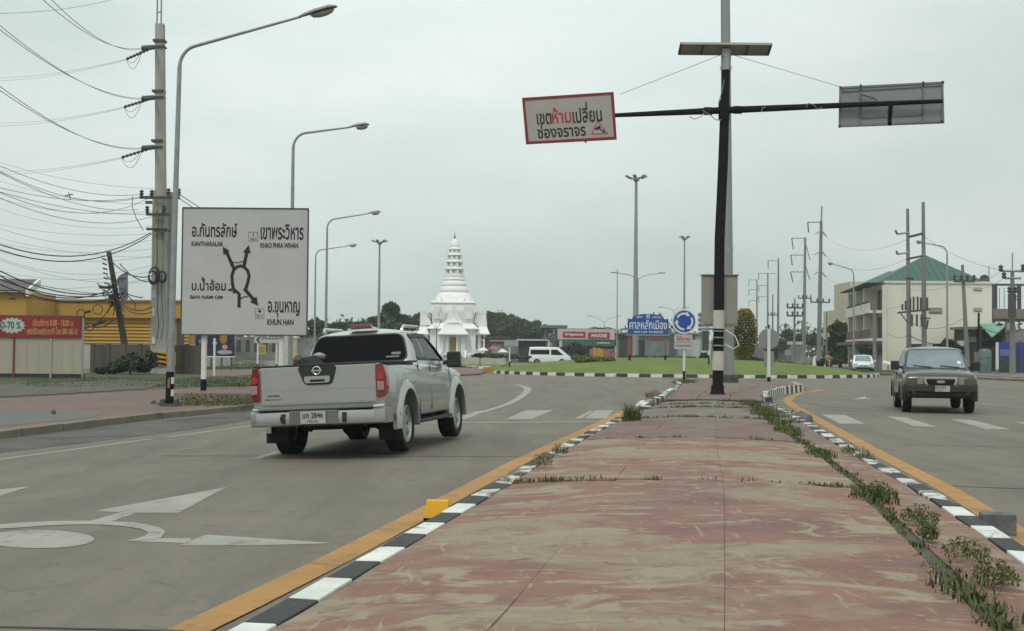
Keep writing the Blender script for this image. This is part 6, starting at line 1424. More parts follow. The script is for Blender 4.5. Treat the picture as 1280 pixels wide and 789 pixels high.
# ---------------------------------------------------------------- power poles on the right
def tpole(x0, x1, top, depth, r, lab, arms=(), dist=(), grp='transmission poles on the right', mt=mat('pole_grey', (.20, .20, .19), .85, var=.15, streak=True), base_z=0):
    b = D(x0, 455, depth); b.z = base_z; tp_ = D(x1, top, depth)
    t = thing('power_pole', lab, 'power pole', b, 0, grp)
    MB().tube([b, b.lerp(tp_, .5), tp_], [r, r * .8, r * .55], 8).build('shaft', mt, t, smooth=50)
    k = depth / F_PX
    def X(py): return lerp(b.x, tp_.x, (D(x0, py, depth).z - b.z) / (tp_.z - b.z))
    for (py, dx, dy, drop) in arms:
        z = D(x0, py, depth).z; xx = X(py); e_ = Vector((xx + dx * k, depth - .1, z + dy * k))
        MB().tube([(xx, depth - .1, z), e_], .09, 6).build('arm', GRY, t)
        if drop:
            m = MB(); insul(m, e_, e_ + Vector((drop[0] * k, 0, -drop[1] * k)), .13, 5); m.build('insulator', DGR, t)
    for (py, w) in dist:
        z = D(x0, py, depth).z; xx = X(py); MB().box(xx - w * k, xx + w * k, depth - .3, depth - .15, z - .09, z + .09).build('crossarm', DGR, t)
        for i in range(4): MB().lathe([(.06, 0), (.15, .12), (.08, .22), (.15, .34), (.05, .45)], (xx + w * k * (-.95 + .63 * i), depth - .22, z + .09), n=6).build('insulator', DGR, t)
    return t
tpole(1023.5, 1026.5, 276, 178, .36, 'tall tapered power pole with downward slanting arms left of the cream building', [(288, 7, -8, None), (313, 7, -8, None), (338, 7, -9, None), (288, -8, -5, None), (313, -8, -6, None), (338, -8, -5, None), (278, -17, 0, (1, 13))], [(378, 12)])
tk = thing('lightning_rod', 'thin rod on the head of the tall tapered power pole', 'rod', D(1027, 276, 178)); MB().tube([D(1026.5, 280, 178), D(1027.3, 258, 178)], .12, 6).build('rod', GRY, tk)
tpole(1004.5, 1006.5, 297, 222, .34, 'power pole with three left arms and hanging insulators, second tallest on the right', [(298, -17, 0, (2, 14)), (319, -18, 0, (2, 13)), (340, -18, 0, (3, 13)), (303, 6, -22, None), (330, 6, -20, None)], [(373, 8)])
tpole(972.5, 973, 323, 275, .3, 'middle transmission pole with a thin top rod, third from the cream building', [(326, -13, 0, (0, 10))], [])
tpole(959.5, 959.8, 341, 330, .3, 'farther transmission pole with short arms, fourth from the cream building', [(342, -12, 0, (1, 8)), (357, -12, 0, (1, 8)), (371, -12, 0, (1, 8)), (342, 10, 0, None)], [])
tpole(946, 946.2, 349, 375, .32, 'farthest visible transmission pole with faint arms beside the golden tree', [(350, -10, 0, (0, 8)), (362, -10, 0, (0, 8)), (376, -10, 0, (0, 8))], [])
tpole(965.5, 966, 368, 240, .2, 'short thin pole between the third and fourth transmission poles', [], [(394, 6)])
tpole(992.5, 993.5, 373, 150, .17, 'distribution pole with two crossarms in front of the far trees', [], [(385, 10), (395, 10)])
tpole(1033, 1033.5, 390, 140, .13, 'thin grey pole right of the tall tapered power pole', [])
tpole(1093.5, 1093, 378, 113, .20, 'plain grey pole in front of the shophouse balconies', [])
tpole(1136.5, 1134.5, 261, 108, .23, 'left one of the twin tall poles before the cream wall', [(291, -14, -2, (-2, -5)), (316, -14, -2, (-1, -4))], grp='twin tall poles')
tpole(1155.5, 1154, 253, 106, .24, 'right and tallest one of the twin tall poles before the cream wall', [], grp='twin tall poles')
TW = thing('transformer_platform', 'steel platform with fuse rods strung between the twin tall poles', 'platform', D(1145, 390, 105.5)); k = 105.5 / F_PX
def pbar(x0, y0, x1, y1, r=.07, nm='bar'): MB().tube([D(x0, y0, 105.4), D(x1, y1, 105.4)], r, 6).build(nm, DGR, TW)
pbar(1122, 391, 1162, 387, .09); pbar(1137, 296, 1153, 292, .12); pbar(1133, 324, 1153, 320, .10); pbar(1133, 348, 1142, 348, .12)
for i, xp in enumerate((1128, 1132, 1138, 1142, 1147, 1151, 1159)): pbar(xp, 388, xp, [380, 376, 373, 371, 371, 372, 372][i], .085, 'fuse_rod')
for xp in (1140, 1146, 1152): pbar(xp, 408, xp, 393, .085, 'fuse_rod')
pbar(1126, 392, 1135, 404, .05); pbar(1150, 398, 1163, 398, .07); pbar(1160, 400, 1158, 412, .08)
tpole(1210, 1203, 331, 104, .22, 'leaning concrete pole with a dark crossarm against the right part of the cream wall', [], [(352, 13)])
tpole(1222.5, 1223.5, 391, 109, .16, 'short black stub pole before the dark shack', [], mt=BLK)
tpole(1265.5, 1265.5, 338, 97, .26, 'heavy concrete pole with crossarms on the right footpath', [(339, -15, 0, None), (339, 16, 0, None), (348, -11, 0, None), (348, 10, 0, None)])
tk = thing('lightning_rod', 'thin rod on the head of the heavy pole at the right edge', 'rod', D(1265, 338, 97)); MB().tube([D(1265.5, 340, 97), D(1265.5, 316, 97)], .05, 6).build('rod', GRY, tk)
tk = thing('pole_gear', 'dark insulators and fuses on the heavy pole at the right edge', 'insulators', D(1265, 360, 96.5))
for x, y in ((1251, 337), (1279, 336), (1255, 346), (1262, 364), (1269, 364), (1264, 370), (1268, 374)): MB().lathe([(.08, -.15), (.2, 0), (.1, .1), (.2, .22), (.06, .35)], D(x, y, 96.5), n=8).build('insulator', DGR, tk)
for x, y in ((1265, 382),): MB().box(-.25, .25, -.2, .2, -.9, .9, M=Matrix.Translation(D(x, y, 96.3))).build('riser_box', DGR, tk, bevel=.04)
rw = [((1028, 292), (1137, 298), 178, 107, 1.6, 'top sagging wire between the tall tapered pole and the twin poles'), ((1030, 318), (1137, 322), 178, 107, 1.6, 'second sagging wire from the tapered pole to the twin poles'), ((1031, 346), (1060, 355), 178, 150, .3, 'third wire leaving the tapered pole'),
      ((1030, 370), (1137, 380), 178, 107, 1.2, 'lower wire from the tapered pole to the twin poles'), ((1155, 296), (1300, 340), 106, 97, .9, 'wire from the tallest twin pole toward the right edge'), ((1136, 402), (1208, 395), 107, 104, .8, 'cable sagging from the twin poles to the leaning pole'),
      ((1110, 417), (1136, 419), 113, 107, .3, 'black cable left of the twin poles'), ((1136, 419), (1225, 408), 107, 109, 1.1, 'thick black cable running right in front of the cream wall'), ((1225, 408), (1300, 400), 109, 97, .8, 'thick black cable from the stub pole to the right edge'),
      ((1203, 352), (1252, 338), 104, 97, .4, 'wire from the leaning pole crossarm to the heavy pole'), ((1203, 355), (1255, 347), 104, 97, .6, 'lower wire from leaning pole to heavy pole'), ((1108, 352), (1203, 352), 125, 104, .8, 'thin wire crossing the green roof'),
      ((973, 330), (1004, 300), 275, 222, 2.2, 'sagging wire from the third to the second tallest pole'), ((973, 345), (1004, 322), 275, 222, 2.4, 'middle sagging wire from the third pole'), ((973, 362), (1004, 343), 275, 222, 2.4, 'lowest sagging wire from the third pole')]
for a, b, d0, d1, sg, lb2 in rw:
    t = thing('overhead_wire', lb2, 'wire', D(*a, d0), 0, 'overhead wires at right'); thick = 'thick' in lb2
    MB().tube(cat(D(*a, d0), D(*b, d1), sg, 12), .035 if thick else .016, 5).build('wire', WIRE if 'cable' in lb2 else WIREL, t)
q = D(1276, 95, 80)
# scattered slim posts and street furniture beyond the lawn on the right
t = thing('back_sign', 'small round grey sign back beside the tall tapered pole foot', 'road sign', D(984, 455, 118)); q = D(984, 424, 118)
q = D(984.5, 440, 118); MB().tube([(q.x, 118, 0), (q.x, 118, 1.9)], .05, 6).build('post', GRY, t); MB().lathe([(.30, 0), (.30, .03)], (q.x, 117.9, 1.65), axis='y', n=20).build('disc', PGR, t)
t = thing('white_post', 'white painted foot of the tall tapered pole', 'post', D(1018, 459, 125)); q = D(1018, 440, 125); MB().tube([(q.x, 125, 0), (q.x, 125, 1.3)], [.25, .12], 8).build('shaft', WHP, t)
t = thing('white_marker', 'short pale concrete marker on the tip of the island lawn', 'marker', G(1057, 466, .1)); q = G(1057, 466, .1); MB().box(q.x - .2, q.x + .2, q.y, q.y + .2, 0, .6).build('block', KC, t, bevel=.03)

# ---------------------------------------------------------------- vehicles
GLS = mat('dark_glass', (.004, .0045, .005), .10, var=.05, ior=1.22)
UND = mat('underbody_black', (.012, .012, .012), .9, var=.3)
PLS = mat('black_plastic', (.022, .022, .022), .55, var=.15, scale=6)
RIM = mat('alloy', (.42, .42, .41), .35, .8, var=.08); CHR = mat('chrome', (.62, .62, .60), .18, .9, var=.03)
TLR = mat('tail_red', (.21, .010, .012), .2, var=.1, coat=.8); TLC = mat('tail_clear', (.33, .22, .20), .25, var=.1, coat=.6)
def paint(n, c, metal=.5, rough=.32): return mat(n, c, rough, metal, var=.03, scale=1.2, coat=.6)
def half_ring(zb, zt, w, crown=.02):
    h = zt - zb
    return [(0, zb), (.80 * w, zb), (.955 * w, zb + .03), (.992 * w, zb + .10), (w, zb + .35 * h), (.998 * w, zb + .6 * h), (.985 * w, zt - .13), (.965 * w, zt - .05), (.92 * w, zt - .008), (.55 * w, zt + crown * .7), (0, zt + crown)]
def body_loft(st, cuts, mats, t, name='body'):
    """closed shell through stations (y, zb, zt, w[, crown]) with cutters taken away"""
    vs = []; n = None
    for s_ in st:
        hr = half_ring(s_[1], s_[2], s_[3], s_[4] if len(s_) > 4 else .02)
        rg = [(x, s_[0], z) for x, z in hr] + [(-x, s_[0], z) for x, z in hr[-2:0:-1]]; n = len(rg); vs += rg
    fs = [(i * n + j, (i + 1) * n + j, (i + 1) * n + (j + 1) % n, i * n + (j + 1) % n) for i in range(len(st) - 1) for j in range(n)]
    fs += [tuple(range(n)), tuple((len(st) - 1) * n + j for j in range(n - 1, -1, -1))]
    bm = bmesh.new(); bv = [bm.verts.new(v) for v in vs]; [bm.faces.new([bv[i] for i in f]) for f in fs]
    bmesh.ops.recalc_face_normals(bm, faces=bm.faces[:]); me = bpy.data.meshes.new(name); bm.to_mesh(me); bm.free()
    for m in mats: me.materials.append(m)
    o = bpy.data.objects.new(name, me); C.objects.link(o); tmp = []
    for cmb in cuts:
        cm = bpy.data.meshes.new('cut'); cm.from_pydata([tuple(v) for v in cmb.v], [], cmb.f)
        b2 = bmesh.new(); b2.from_mesh(cm); bmesh.ops.recalc_face_normals(b2, faces=b2.faces[:]); b2.to_mesh(cm); b2.free()
        for m in mats: cm.materials.append(m)
        for p in cm.polygons: p.material_index = 1
        c = bpy.data.objects.new('cut', cm); C.objects.link(c); tmp.append(c)
        md = o.modifiers.new('b', 'BOOLEAN'); md.operation = 'DIFFERENCE'; md.object = c; md.solver = 'EXACT'
    if cuts:
        dg = bpy.context.evaluated_depsgraph_get(); dg.update(); nm = bpy.data.meshes.new_from_object(o.evaluated_get(dg))
        bpy.data.objects.remove(o)
        for c in tmp: bpy.data.objects.remove(c)
        nm.name = name; o = bpy.data.objects.new(name, nm); C.objects.link(o)
    o.data.shade_smooth(); o.data.set_sharp_from_angle(angle=radians(32))
    o.parent = t; MW[o.name] = MW[t.name]; return o
def wheel(t, x, y, r, w, sg, spokes=6, steel=False):
    mb = MB(); ri = r * .66
    mb.lathe([(ri, -w / 2 + .02), (r - .045, -w / 2), (r - .012, -w / 2 + .02), (r, -w / 2 + .045), (r, w / 2 - .045), (r - .012, w / 2 - .02), (r - .045, w / 2), (ri, w / 2 - .02)], (x, y, r), axis='x', n=32, close=True)
    ob = mb.build('wheel', RUB, t, world=False, smooth=40)
    rb_ = MB(); f = x + sg * (w / 2 - .02)
    pr = [(ri + .004, f - x - sg * .12), (ri + .006, f - x), (ri - .012, f - x + sg * .006), (ri - .03, f - x - sg * .045)]
    rb_.lathe(pr, (x, y, r), axis='x', n=32, close=True)
    rb_.lathe([(.01, f - x - sg * .02), (.055, f - x - sg * .015), (.065, f - x - sg * .05), (.01, f - x - sg * .05)], (x, y, r), axis='x', n=16, close=True)
    for i in range(spokes):
        M = Matrix.Translation((f - sg * .03, y, r)) @ Matrix.Rotation(2 * pi * i / spokes, 4, 'X')
        wd = .035 if not steel else .07
        rb_.prism([M @ Vector(p) for p in ((-.012, -wd, .05), (.012, -wd * .8, .05), (.012, -wd * .7, ri - .02), (-.012, -wd, ri - .02))], [M @ Vector(p) for p in ((-.012, wd, .05), (.012, wd * .8, .05), (.012, wd * .7, ri - .02), (-.012, wd, ri - .02))])
    rb_.build('rim', RIM, ob, world=False, smooth=35)
    MB().lathe([(.01, f - x - sg * .08), (ri - .02, f - x - sg * .085), (ri - .02, f - x - sg * .10), (.01, f - x - sg * .10)], (x, y, r), axis='x', n=24, close=True).build('brake_disc', UND, ob, world=False)
    return ob
class GH:                                  # greenhouse: cabin above the belt line
    def __init__(s, zb, zr, wb, wr, yr0, yr1, yf0, yf1, crown=.05, rc=.14, bow=.04):
        s.__dict__.update(locals())
    def k(s, z): return (z - s.zb) / (s.zr - s.zb)
    def sx(s, z): t = s.k(z); return lerp(s.wb, s.wr, t) + s.bow * t * (1 - t)
    def ry(s, z): return lerp(s.yr0, s.yr1, s.k(z))
    def fy(s, z): return lerp(s.yf0, s.yf1, s.k(z))
    def loop(s, z, sh=0.0, rc=None):
        w = s.sx(z) - sh; y0 = s.ry(z) + sh; y1 = s.fy(z) - sh; r = s.rc if rc is None else rc; out = []
        for cx, cy, a0 in ((w - r, y1 - r, 0), (-w + r, y1 - r, 90), (-w + r, y0 + r, 180), (w - r, y0 + r, 270)):
            for j in range(5): a = radians(a0 + 22.5 * j); out.append((cx + r * cos(a), cy + r * sin(a), z))
        return out
    def build(s, t, m, name='cab'):
        n = 20; L_ = []
        for z in [lerp(s.zb - .1, s.zr - .09, i / 5) for i in range(6)]: L_.append(s.loop(max(z, s.zb - .1)))
        for z, sh in ((s.zr - .045, .012), (s.zr - .015, .035), (s.zr, .075)):
            L_.append(s.loop(z, sh))
        def scale(lp, q, z): 
            cx = 0; cy = sum(p[1] for p in lp) / len(lp); return [(p[0] * q, cy + (p[1] - cy) * q, z) for p in lp]
        top = L_[-1]
        for q, dz in ((.8, .4), (.5, .8), (.2, .97)): L_.append(scale(top, q, s.zr + s.crown * dz))
        vs = [p for lp in L_ for p in lp]
        fs = [(i * n + j, i * n + (j + 1) % n, (i + 1) * n + (j + 1) % n, (i + 1) * n + j) for i in range(len(L_) - 1) for j in range(n)] + [tuple((len(L_) - 1) * n + j for j in range(n)), tuple(range(n - 1, -1, -1))]
        return MB().add(vs, fs).build(name, m, t, world=False, smooth=50)
    def side(s, t, poly, sg, m=GLS, name='side_window', off=.006, r=.05, par=None):
        q = rrect(poly, r); a = [(sg * (s.sx(z) + off), y, z) for y, z in q]; b = [(sg * (s.sx(z) - .03), y, z) for y, z in q]
        return MB().prism(a, b).build(name, m, par or t, world=False)
    def rear(s, t, poly, m=GLS, name='rear_window', off=.008, r=.08):
        q = rrect(poly, r); a = [(x, s.ry(z) - off, z) for x, z in q]; b = [(x, s.ry(z) + .03, z) for x, z in q]
        return MB().prism(a, b).build(name, m, t, world=False)
    def front(s, t, poly, m=GLS, name='windscreen', off=.008, r=.08):
        q = rrect(poly, r); a = [(x, s.fy(z) + off, z) for x, z in q]; b = [(x, s.fy(z) - .03, z) for x, z in q]
        return MB().prism(a, b).build(name, m, t, world=False)
def wcut(x0, x1, y, z, r):
    m = MB(); m.lathe([(r, x0), (r, x1)], (0, y, z), axis='x', n=36); return m
def arch(t, x, y, zc, r, w, m, sg, a0=-8, a1=188, name='wheel_arch', prot=.025):
    n = 18; vs = []
    for i in range(n + 1):
        a = radians(lerp(a0, a1, i / n)); c, s_ = cos(a), sin(a)
        for rr, xx in ((r, x - .10), (r, x + prot), (r + w * .5, x + prot * .9), (r + w, x - .005), (r + w, x - .06)):
            vs.append((sg * xx, y + rr * c, zc + rr * s_))
    m_ = MB().add(vs, [(i * 5 + j, i * 5 + j + 1, (i + 1) * 5 + j + 1, (i + 1) * 5 + j) for i in range(n) for j in range(4)])
    return m_.build(name, m, t, world=False, smooth=50)
def strip(t, sg, pts, x, w, m, name):      # thin dark seam on a body side at half width x(z)
    mb = MB(); q = [Vector((0, y, z)) for y, z in pts]
    return mb.tube([(sg * x(p.y, p.z), p.y, p.z) for p in q], w, 5).build(name, m, t, world=False)
def plate(t, x0, x1, z0, z1, y, face, txt, name='licence_plate'):
    a = MB().box(x0, x1, y - .008, y + .008, z0, z1).build(name, mat('plate_bright', (.42, .42, .40), .45), t, world=False)
    yy = y - .011 if face < 0 else y + .011
    MB().text(txt, x0 + .03, z0 + .07, x1 - .03, z1 - .015, yy, bold=.02, face=face).build('lettering', INK, a, world=False)
    MB().text('ศรีสะเกษ', x0 + .1, z0 + .015, x1 - .1, z0 + .055, yy, face=face).build('lettering', INK, a, world=False)
    return a
def mirror(t, sg, x, y, z, m, big=1.0):
    o_ = MB().prism([(sg * x, y - .06, z - .04), (sg * (x + .1), y - .05, z - .02), (sg * (x + .1), y + .02, z - .02), (sg * x, y + .06, z - .04)], [(sg * x, y - .06, z + .03), (sg * (x + .1), y - .05, z + .04), (sg * (x + .1), y + .02, z + .04), (sg * x, y + .06, z + .03)]).build('mirror', m, t, world=False, bevel=.01)
    MB().box(sg * (x + .07) if sg > 0 else sg * (x + .07 + .20 * big), sg * (x + .07 + .20 * big) if sg > 0 else sg * (x + .07), y - .09, y + .07, z - .07 * big, z + .16 * big).build('mirror_shell', m, o_, world=False, bevel=.03)
    MB().box(sg * (x + .09) if sg > 0 else sg * (x + .05 + .20 * big), sg * (x + .05 + .20 * big) if sg > 0 else sg * (x + .09), y - .096, y - .089, z - .05 * big, z + .14 * big).build('mirror_glass', mat('mirror_glass', (.03, .035, .035), .2), o_, world=False)

# --- silver pickup seen from behind
SIL = paint('silver_paint', (.46, .46, .445), .62, .27)
nv_x, nv_y, nv_h = -2.43, 18.9, radians(10)
gzz = gz(nv_x, nv_y)
NV = thing('pickup_truck', 'silver extended-cab pickup seen from behind in the left lane, dark rear window', 'pickup truck', (nv_x, nv_y, gzz), -nv_h, None, ry=radians(-3.0))
NV.scale = (1.05,) * 3; MW[NV.name] = MW[NV.name] @ Matrix.Scale(1.05, 4)
rw_ = .385
st = [(-1.10, .60, 1.19, .86, .0), (-1.085, .56, 1.225, .905, .0), (-1.0, .55, 1.24, .92, .0), (-.5, .52, 1.245, .93, .0), (.0, .50, 1.245, .93, .0), (.70, .46, 1.24, .925, .0), (1.2, .44, 1.22, .92, .0), (2.0, .44, 1.19, .92, .0), (2.7, .44, 1.165, .92, .01), (2.95, .44, 1.15, .92, .02), (3.3, .45, 1.12, .92, .05), (3.7, .48, 1.08, .90, .05), (3.95, .52, 1.0, .84, .03), (4.03, .58, .92, .76, .0)]
cuts = [wcut(.52, 1.2, 0, .40, .475), wcut(-1.2, -.52, 0, .40, .475), wcut(.52, 1.2, 3.2, .40, .465), wcut(-1.2, -.52, 3.2, .40, .465)]
cuts.append(MB().box(-.79, .79, -1.02, .68, .70, 1.6))
body_loft(st, cuts, [SIL, UND], NV)
g = GH(1.22, 1.705, .845, .665, .74, .93, 2.78, 2.02, crown=.065, rc=.13, bow=.05)
g.build(NV, SIL)
g.rear(NV, [(-.735, 1.285), (.735, 1.285), (.635, 1.66), (-.635, 1.66)], r=.11)
g.rear(NV, [(-.765, 1.262), (.765, 1.262), (.655, 1.678), (-.655, 1.678)], PLS, 'window_seal', .003, r=.13)
for sg in (1, -1):
    g.side(NV, [(1.02, 1.30), (1.42, 1.30), (1.42, 1.625), (1.12, 1.625)], sg, r=.05, name='quarter_window')
    g.side(NV, [(1.50, 1.29), (2.55, 1.27), (2.02, 1.635), (1.50, 1.63)], sg, name='door_window')
    g.side(NV, [(.96, 1.265), (2.64, 1.25), (2.06, 1.658), (1.06, 1.652)], sg, PLS, 'window_seal', .003, r=.06)
    q = [(1.02, 1.66), (1.5, 1.675), (2.0, 1.67), (2.35, 1.47), (2.58, 1.31)]
    MB().prism([(sg * (g.sx(z) + .045), y, z - .06) for y, z in q] + [(sg * (g.sx(z) + .01), y, z) for y, z in q[::-1]], [(sg * (g.sx(z) + .03), y, z - .06) for y, z in q] + [(sg * (g.sx(z) - .005), y, z) for y, z in q[::-1]]).build('window_visor', PLS, NV, world=False)
g.front(NV, [(-.75, 1.26), (.75, 1.26), (.62, 1.66), (-.62, 1.66)])
sxf = lambda y, z: .9305 - .02 * max(0, (z - 1.0) / .25) ** 2
for sg in (1, -1):
    wheel(NV, sg * .785, 0, rw_, .27, sg); wheel(NV, sg * .785, 3.2, rw_, .27, sg)
    arch(NV, .925, 0, .42, .455, .13, SIL, sg, prot=.045); arch(NV, .915, 3.2, .42, .445, .13, SIL, sg, prot=.05)
    strip(NV, sg, [(.72, .50), (.72, .8), (.74, 1.22)], lambda y, z: .918 if z < 1.1 else .90, .008, UND, 'bed_gap')
    strip(NV, sg, [(1.46, .52), (1.46, .8), (1.48, 1.19)], lambda y, z: .916 if z < 1.1 else .895, .006, UND, 'door_gap')
    strip(NV, sg, [(2.66, .62), (2.76, .9), (2.74, 1.15)], lambda y, z: .916 if z < 1.05 else .90, .006, UND, 'door_gap')
    MB().box(sg * .915 - .02, sg * .915 + .02, 1.56, 1.76, 1.02, 1.06).build('door_handle', CHR, NV, world=False, bevel=.008)
    MB().box(sg * .87 - .09, sg * .87 + .09, .62, 2.62, .36, .41).build('side_step', PLS, NV, world=False, bevel=.015)
    for yy in (.8, 1.6, 2.4): MB().box(sg * .75 - .12, sg * .75 + .12, yy, yy + .06, .38, .52).build('step_bracket', UND, NV, world=False)
    mirror(NV, sg, .86, 2.58, 1.22, PLS, 1.05)
    MB().box(sg * .80 - .16, sg * .80 + .16, -.52, -.50, .20, .56).build('mud_flap', RUB, NV, world=False)
    # tail lamp
    q = rrect([(.805, .785), (.905, .785), (.935, .90), (.935, 1.06), (.90, 1.225), (.805, 1.225)], .03)
    fy_ = lambda x: -1.138 + max(0, x - .87) * .9
    tl = MB().prism([(sg * x, fy_(x), z) for x, z in q], [(sg * (x + .004), -.98 if x > .9 else -1.06, z) for x, z in q]).build('tail_lamp', TLR, NV, world=False, smooth=50)
    MB().box(sg * .868 - .048, sg * .868 + .042, -1.150, -1.12, .88, 1.0).build('reversing_lens', TLC, tl, world=False, bevel=.012)
    MB().lathe([(.05, 0), (.04, .02)], (sg * .862, -1.148, 1.07), axis='y', n=14).build('brake_bulb_lens', mat('tail_red2', (.42, .03, .03), .2, coat=.8), tl, world=False)
    MB().box(sg * .86 - .055, sg * .86 + .055, -1.04, .68, 1.236, 1.262).build('bed_rail', PLS, NV, world=False, bevel=.01)
    rr = MB().tube([(sg * .60, 1.05, 1.735), (sg * .61, 1.12, 1.785), (sg * .61, 1.95, 1.785), (sg * .60, 2.03, 1.745)], .022, 8).build('roof_rail', CHR, NV, world=False)
tg = MB().prism([(x, -1.112, z) for x, z in rrect([(-.795, .725), (.795, .725), (.795, 1.235), (-.795, 1.235)], .03)], [(x, -1.02, z) for x, z in rrect([(-.795, .725), (.795, .725), (.795, 1.235), (-.795, 1.235)], .03)]).build('tailgate', SIL, NV, world=False, bevel=.012)
MB().box(-.80, .80, -1.118, -1.0, 1.236, 1.258).build('tailgate_cap', PLS, tg, world=False, bevel=.006)
MB().prism([(x, -1.124, z) for x, z in rrect([(-.175, .985), (.20, .985), (.275, 1.234), (-.275, 1.234)], .06)], [(x, -1.10, z) for x, z in rrect([(-.175, .985), (.20, .985), (.275, 1.234), (-.275, 1.234)], .06)]).build('handle_surround', PLS, tg, world=False)
MB().lathe([(.050, -.016), (.060, -.012), (.060, 0), (.042, 0), (.042, -.012)], (.0, -1.125, 1.172), axis='y', n=24, close=True).build('emblem_ring', CHR, tg, world=False)
MB().box(-.072, .072, -1.143, -1.128, 1.162, 1.182).build('emblem_bar', CHR, tg, world=False)
MB().prism([(x, -1.145, z) for x, z in rrect([(-.165, 1.01), (.175, 1.01), (.185, 1.10), (-.175, 1.10)], .03)], [(x, -1.12, z) for x, z in rrect([(-.165, 1.01), (.175, 1.01), (.185, 1.10), (-.175, 1.10)], .03)]).build('handle_plate', CHR, tg, world=False)
MB().box(-.09, .11, -1.150, -1.146, 1.025, 1.055).build('handle_recess', UND, tg, world=False)
MB().text('NAVARA', -.70, .845, -.53, .872, -1.116, bold=.02).build('lettering', PLS, tg, world=False)
MB().text('KING CAB LE 2.5', -.735, .80, -.50, .818, -1.116, bold=.02).build('lettering', PLS, tg, world=False)
for z in (.76, .93): MB().box(-.78, .78, -1.1165, -1.1125, z - .002, z + .002).build('crease', SIL, tg, world=False)
MB().box(-.80, .80, -1.09, -.98, .655, .724).build('bumper_gap', UND, NV, world=False)
BMS = paint('bumper_silver', (.36, .36, .355), .7, .35)
pts = [(-.93, -.92), (-.92, -1.16), (-.80, -1.25), (-.30, -1.28), (.30, -1.28), (.80, -1.25), (.92, -1.16), (.93, -.92)]
bp_ = MB(); prof = [(0, .455), (.035, .475), (.045, .56), (.02, .64), (-.05, .662)]
vs = []
for x, y in pts:
    for d_, z in prof: vs.append((x, y - d_ if abs(x) < .9 else y - d_ * .3, z))
    vs.append((x, max(y + .12, -1.10), .662)); vs.append((x, max(y + .12, -1.10), .455))
n = 7; bp_.add(vs, [(i * n + j, i * n + (j + 1) % n, (i + 1) * n + (j + 1) % n, (i + 1) * n + j) for i in range(len(pts) - 1) for j in range(n)] + [tuple(range(n - 1, -1, -1)), tuple((len(pts) - 1) * n + j for j in range(n))])
bpr = bp_.build('rear_bumper', BMS, NV, world=False, smooth=35)
MB().box(-.78, .78, -1.30, -1.10, .6625, .672).build('step_pad', PLS, bpr, world=False)
MB().box(-.33, .33, -1.332, -1.30, .47, .655).build('plate_recess', mat('recess_grey', (.16, .16, .16), .5, .4), bpr, world=False, bevel=.01)
MB().box(-.46, -.40, -1.328, -1.30, .52, .59).build('socket', PLS, bpr, world=False, bevel=.01)
for sg in (1, -1): MB().box(sg * .415 - .03, sg * .415 + .03, -1.325, -1.30, .49, .62).build('step_notch', PLS, bpr, world=False, bevel=.008)
plate(bpr, -.17, .17, .485, .645, -1.345, -1, 'บท 2846')
for sg in (1, -1): MB().tube([(sg * .78, -1.23, .68), (sg * .9, -1.13, .683)], .018, 6).build('bumper_end_glint', CHR, bpr, world=False)
hl = MB().prism([(x, y, 1.775) for x, y in ((-.17, .93), (.17, .93), (.16, 1.05), (-.16, 1.05))], [(x, y, 1.835) for x, y in ((-.16, .95), (.16, .95), (.14, 1.05), (-.14, 1.05))]).build('high_brake_lamp', mat('brake_dark_red', (.16, .008, .012), .25, coat=.6), NV, world=False, bevel=.008)
MB().prism([(x, y, 1.765) for x, y in ((-.22, .99), (.22, .99), (.20, 1.22), (-.20, 1.22))], [(x, y, 1.825) for x, y in ((-.08, 1.06), (.08, 1.06), (.06, 1.16), (-.06, 1.16))]).build('lamp_pod', SIL, NV, world=False)
# sticker in the rear window, lower right
for z0 in (1.315, 1.345): pass
for x0, x1, z0, z1 in ((.42, .62, 1.325, 1.345), (.50, .64, 1.365, 1.40)):
    MB().add([(x0, g.ry(z0) - .012, z0), (x1, g.ry(z0) - .012, z0), (x1, g.ry(z1) - .012, z1), (x0, g.ry(z1) - .012, z1)], [(0, 1, 2, 3)]).build('window_sticker', mat('sticker_grey', (.22, .23, .23)), NV, world=False)
# underside: axle, springs, exhaust, spare wheel
MB().tube([(-.62, 0, .385), (-.15, 0, .385), (.15, 0, .385), (.62, 0, .385)], [.045, .05, .05, .045], 10).build('rear_axle', UND, NV, world=False)
MB().lathe([(.03, -.16), (.13, -.10), (.15, 0), (.13, .10), (.03, .14)], (.12, 0, .375), axis='y', n=16).build('differential', UND, NV, world=False, smooth=50)
MB().lathe([(.12, 0), (.36, .01), (.38, .08), (.36, .19), (.12, .2)], (0, -.62, .40), n=24).build('spare_wheel', RUB, NV, world=False, smooth=40)
MB().tube([(.42, .5, .42), (.45, -.2, .45), (.52, -.9, .42)], .035, 8).build('exhaust_pipe', UND, NV, world=False)
for sg in (1, -1):
    MB().tube([(sg * .5, .6, .52), (sg * .5, 0, .34), (sg * .5, -.7, .52)], .03, 6).build('leaf_spring', UND, NV, world=False)
    MB().box(sg * .45 - .05, sg * .45 + .05, -1.1, 3.8, .44, .56).build('chassis_rail', UND, NV, world=False)
MB().box(-.78, .78, .7, 3.6, .40, .46).build('floor_pan', UND, NV, world=False)
MB().box(-.78, .78, -.98, .66, .66, .72).build('bed_floor', PLS, NV, world=False)
MB().prism([(-.72, 3.98, .62), (.72, 3.98, .62), (.70, 4.05, .62), (-.70, 4.05, .62)], [(-.72, 3.96, .86), (.72, 3.96, .86), (.70, 4.02, .86), (-.70, 4.02, .86)]).build('grille', PLS, NV, world=False)
for sg in (1, -1): MB().box(sg * .62 - .16, sg * .62 + .16, 3.90, 4.0, .82, .98).build('headlight', mat('headlamp_glass', (.5, .52, .52), .15, coat=.8), NV, world=False, bevel=.02)
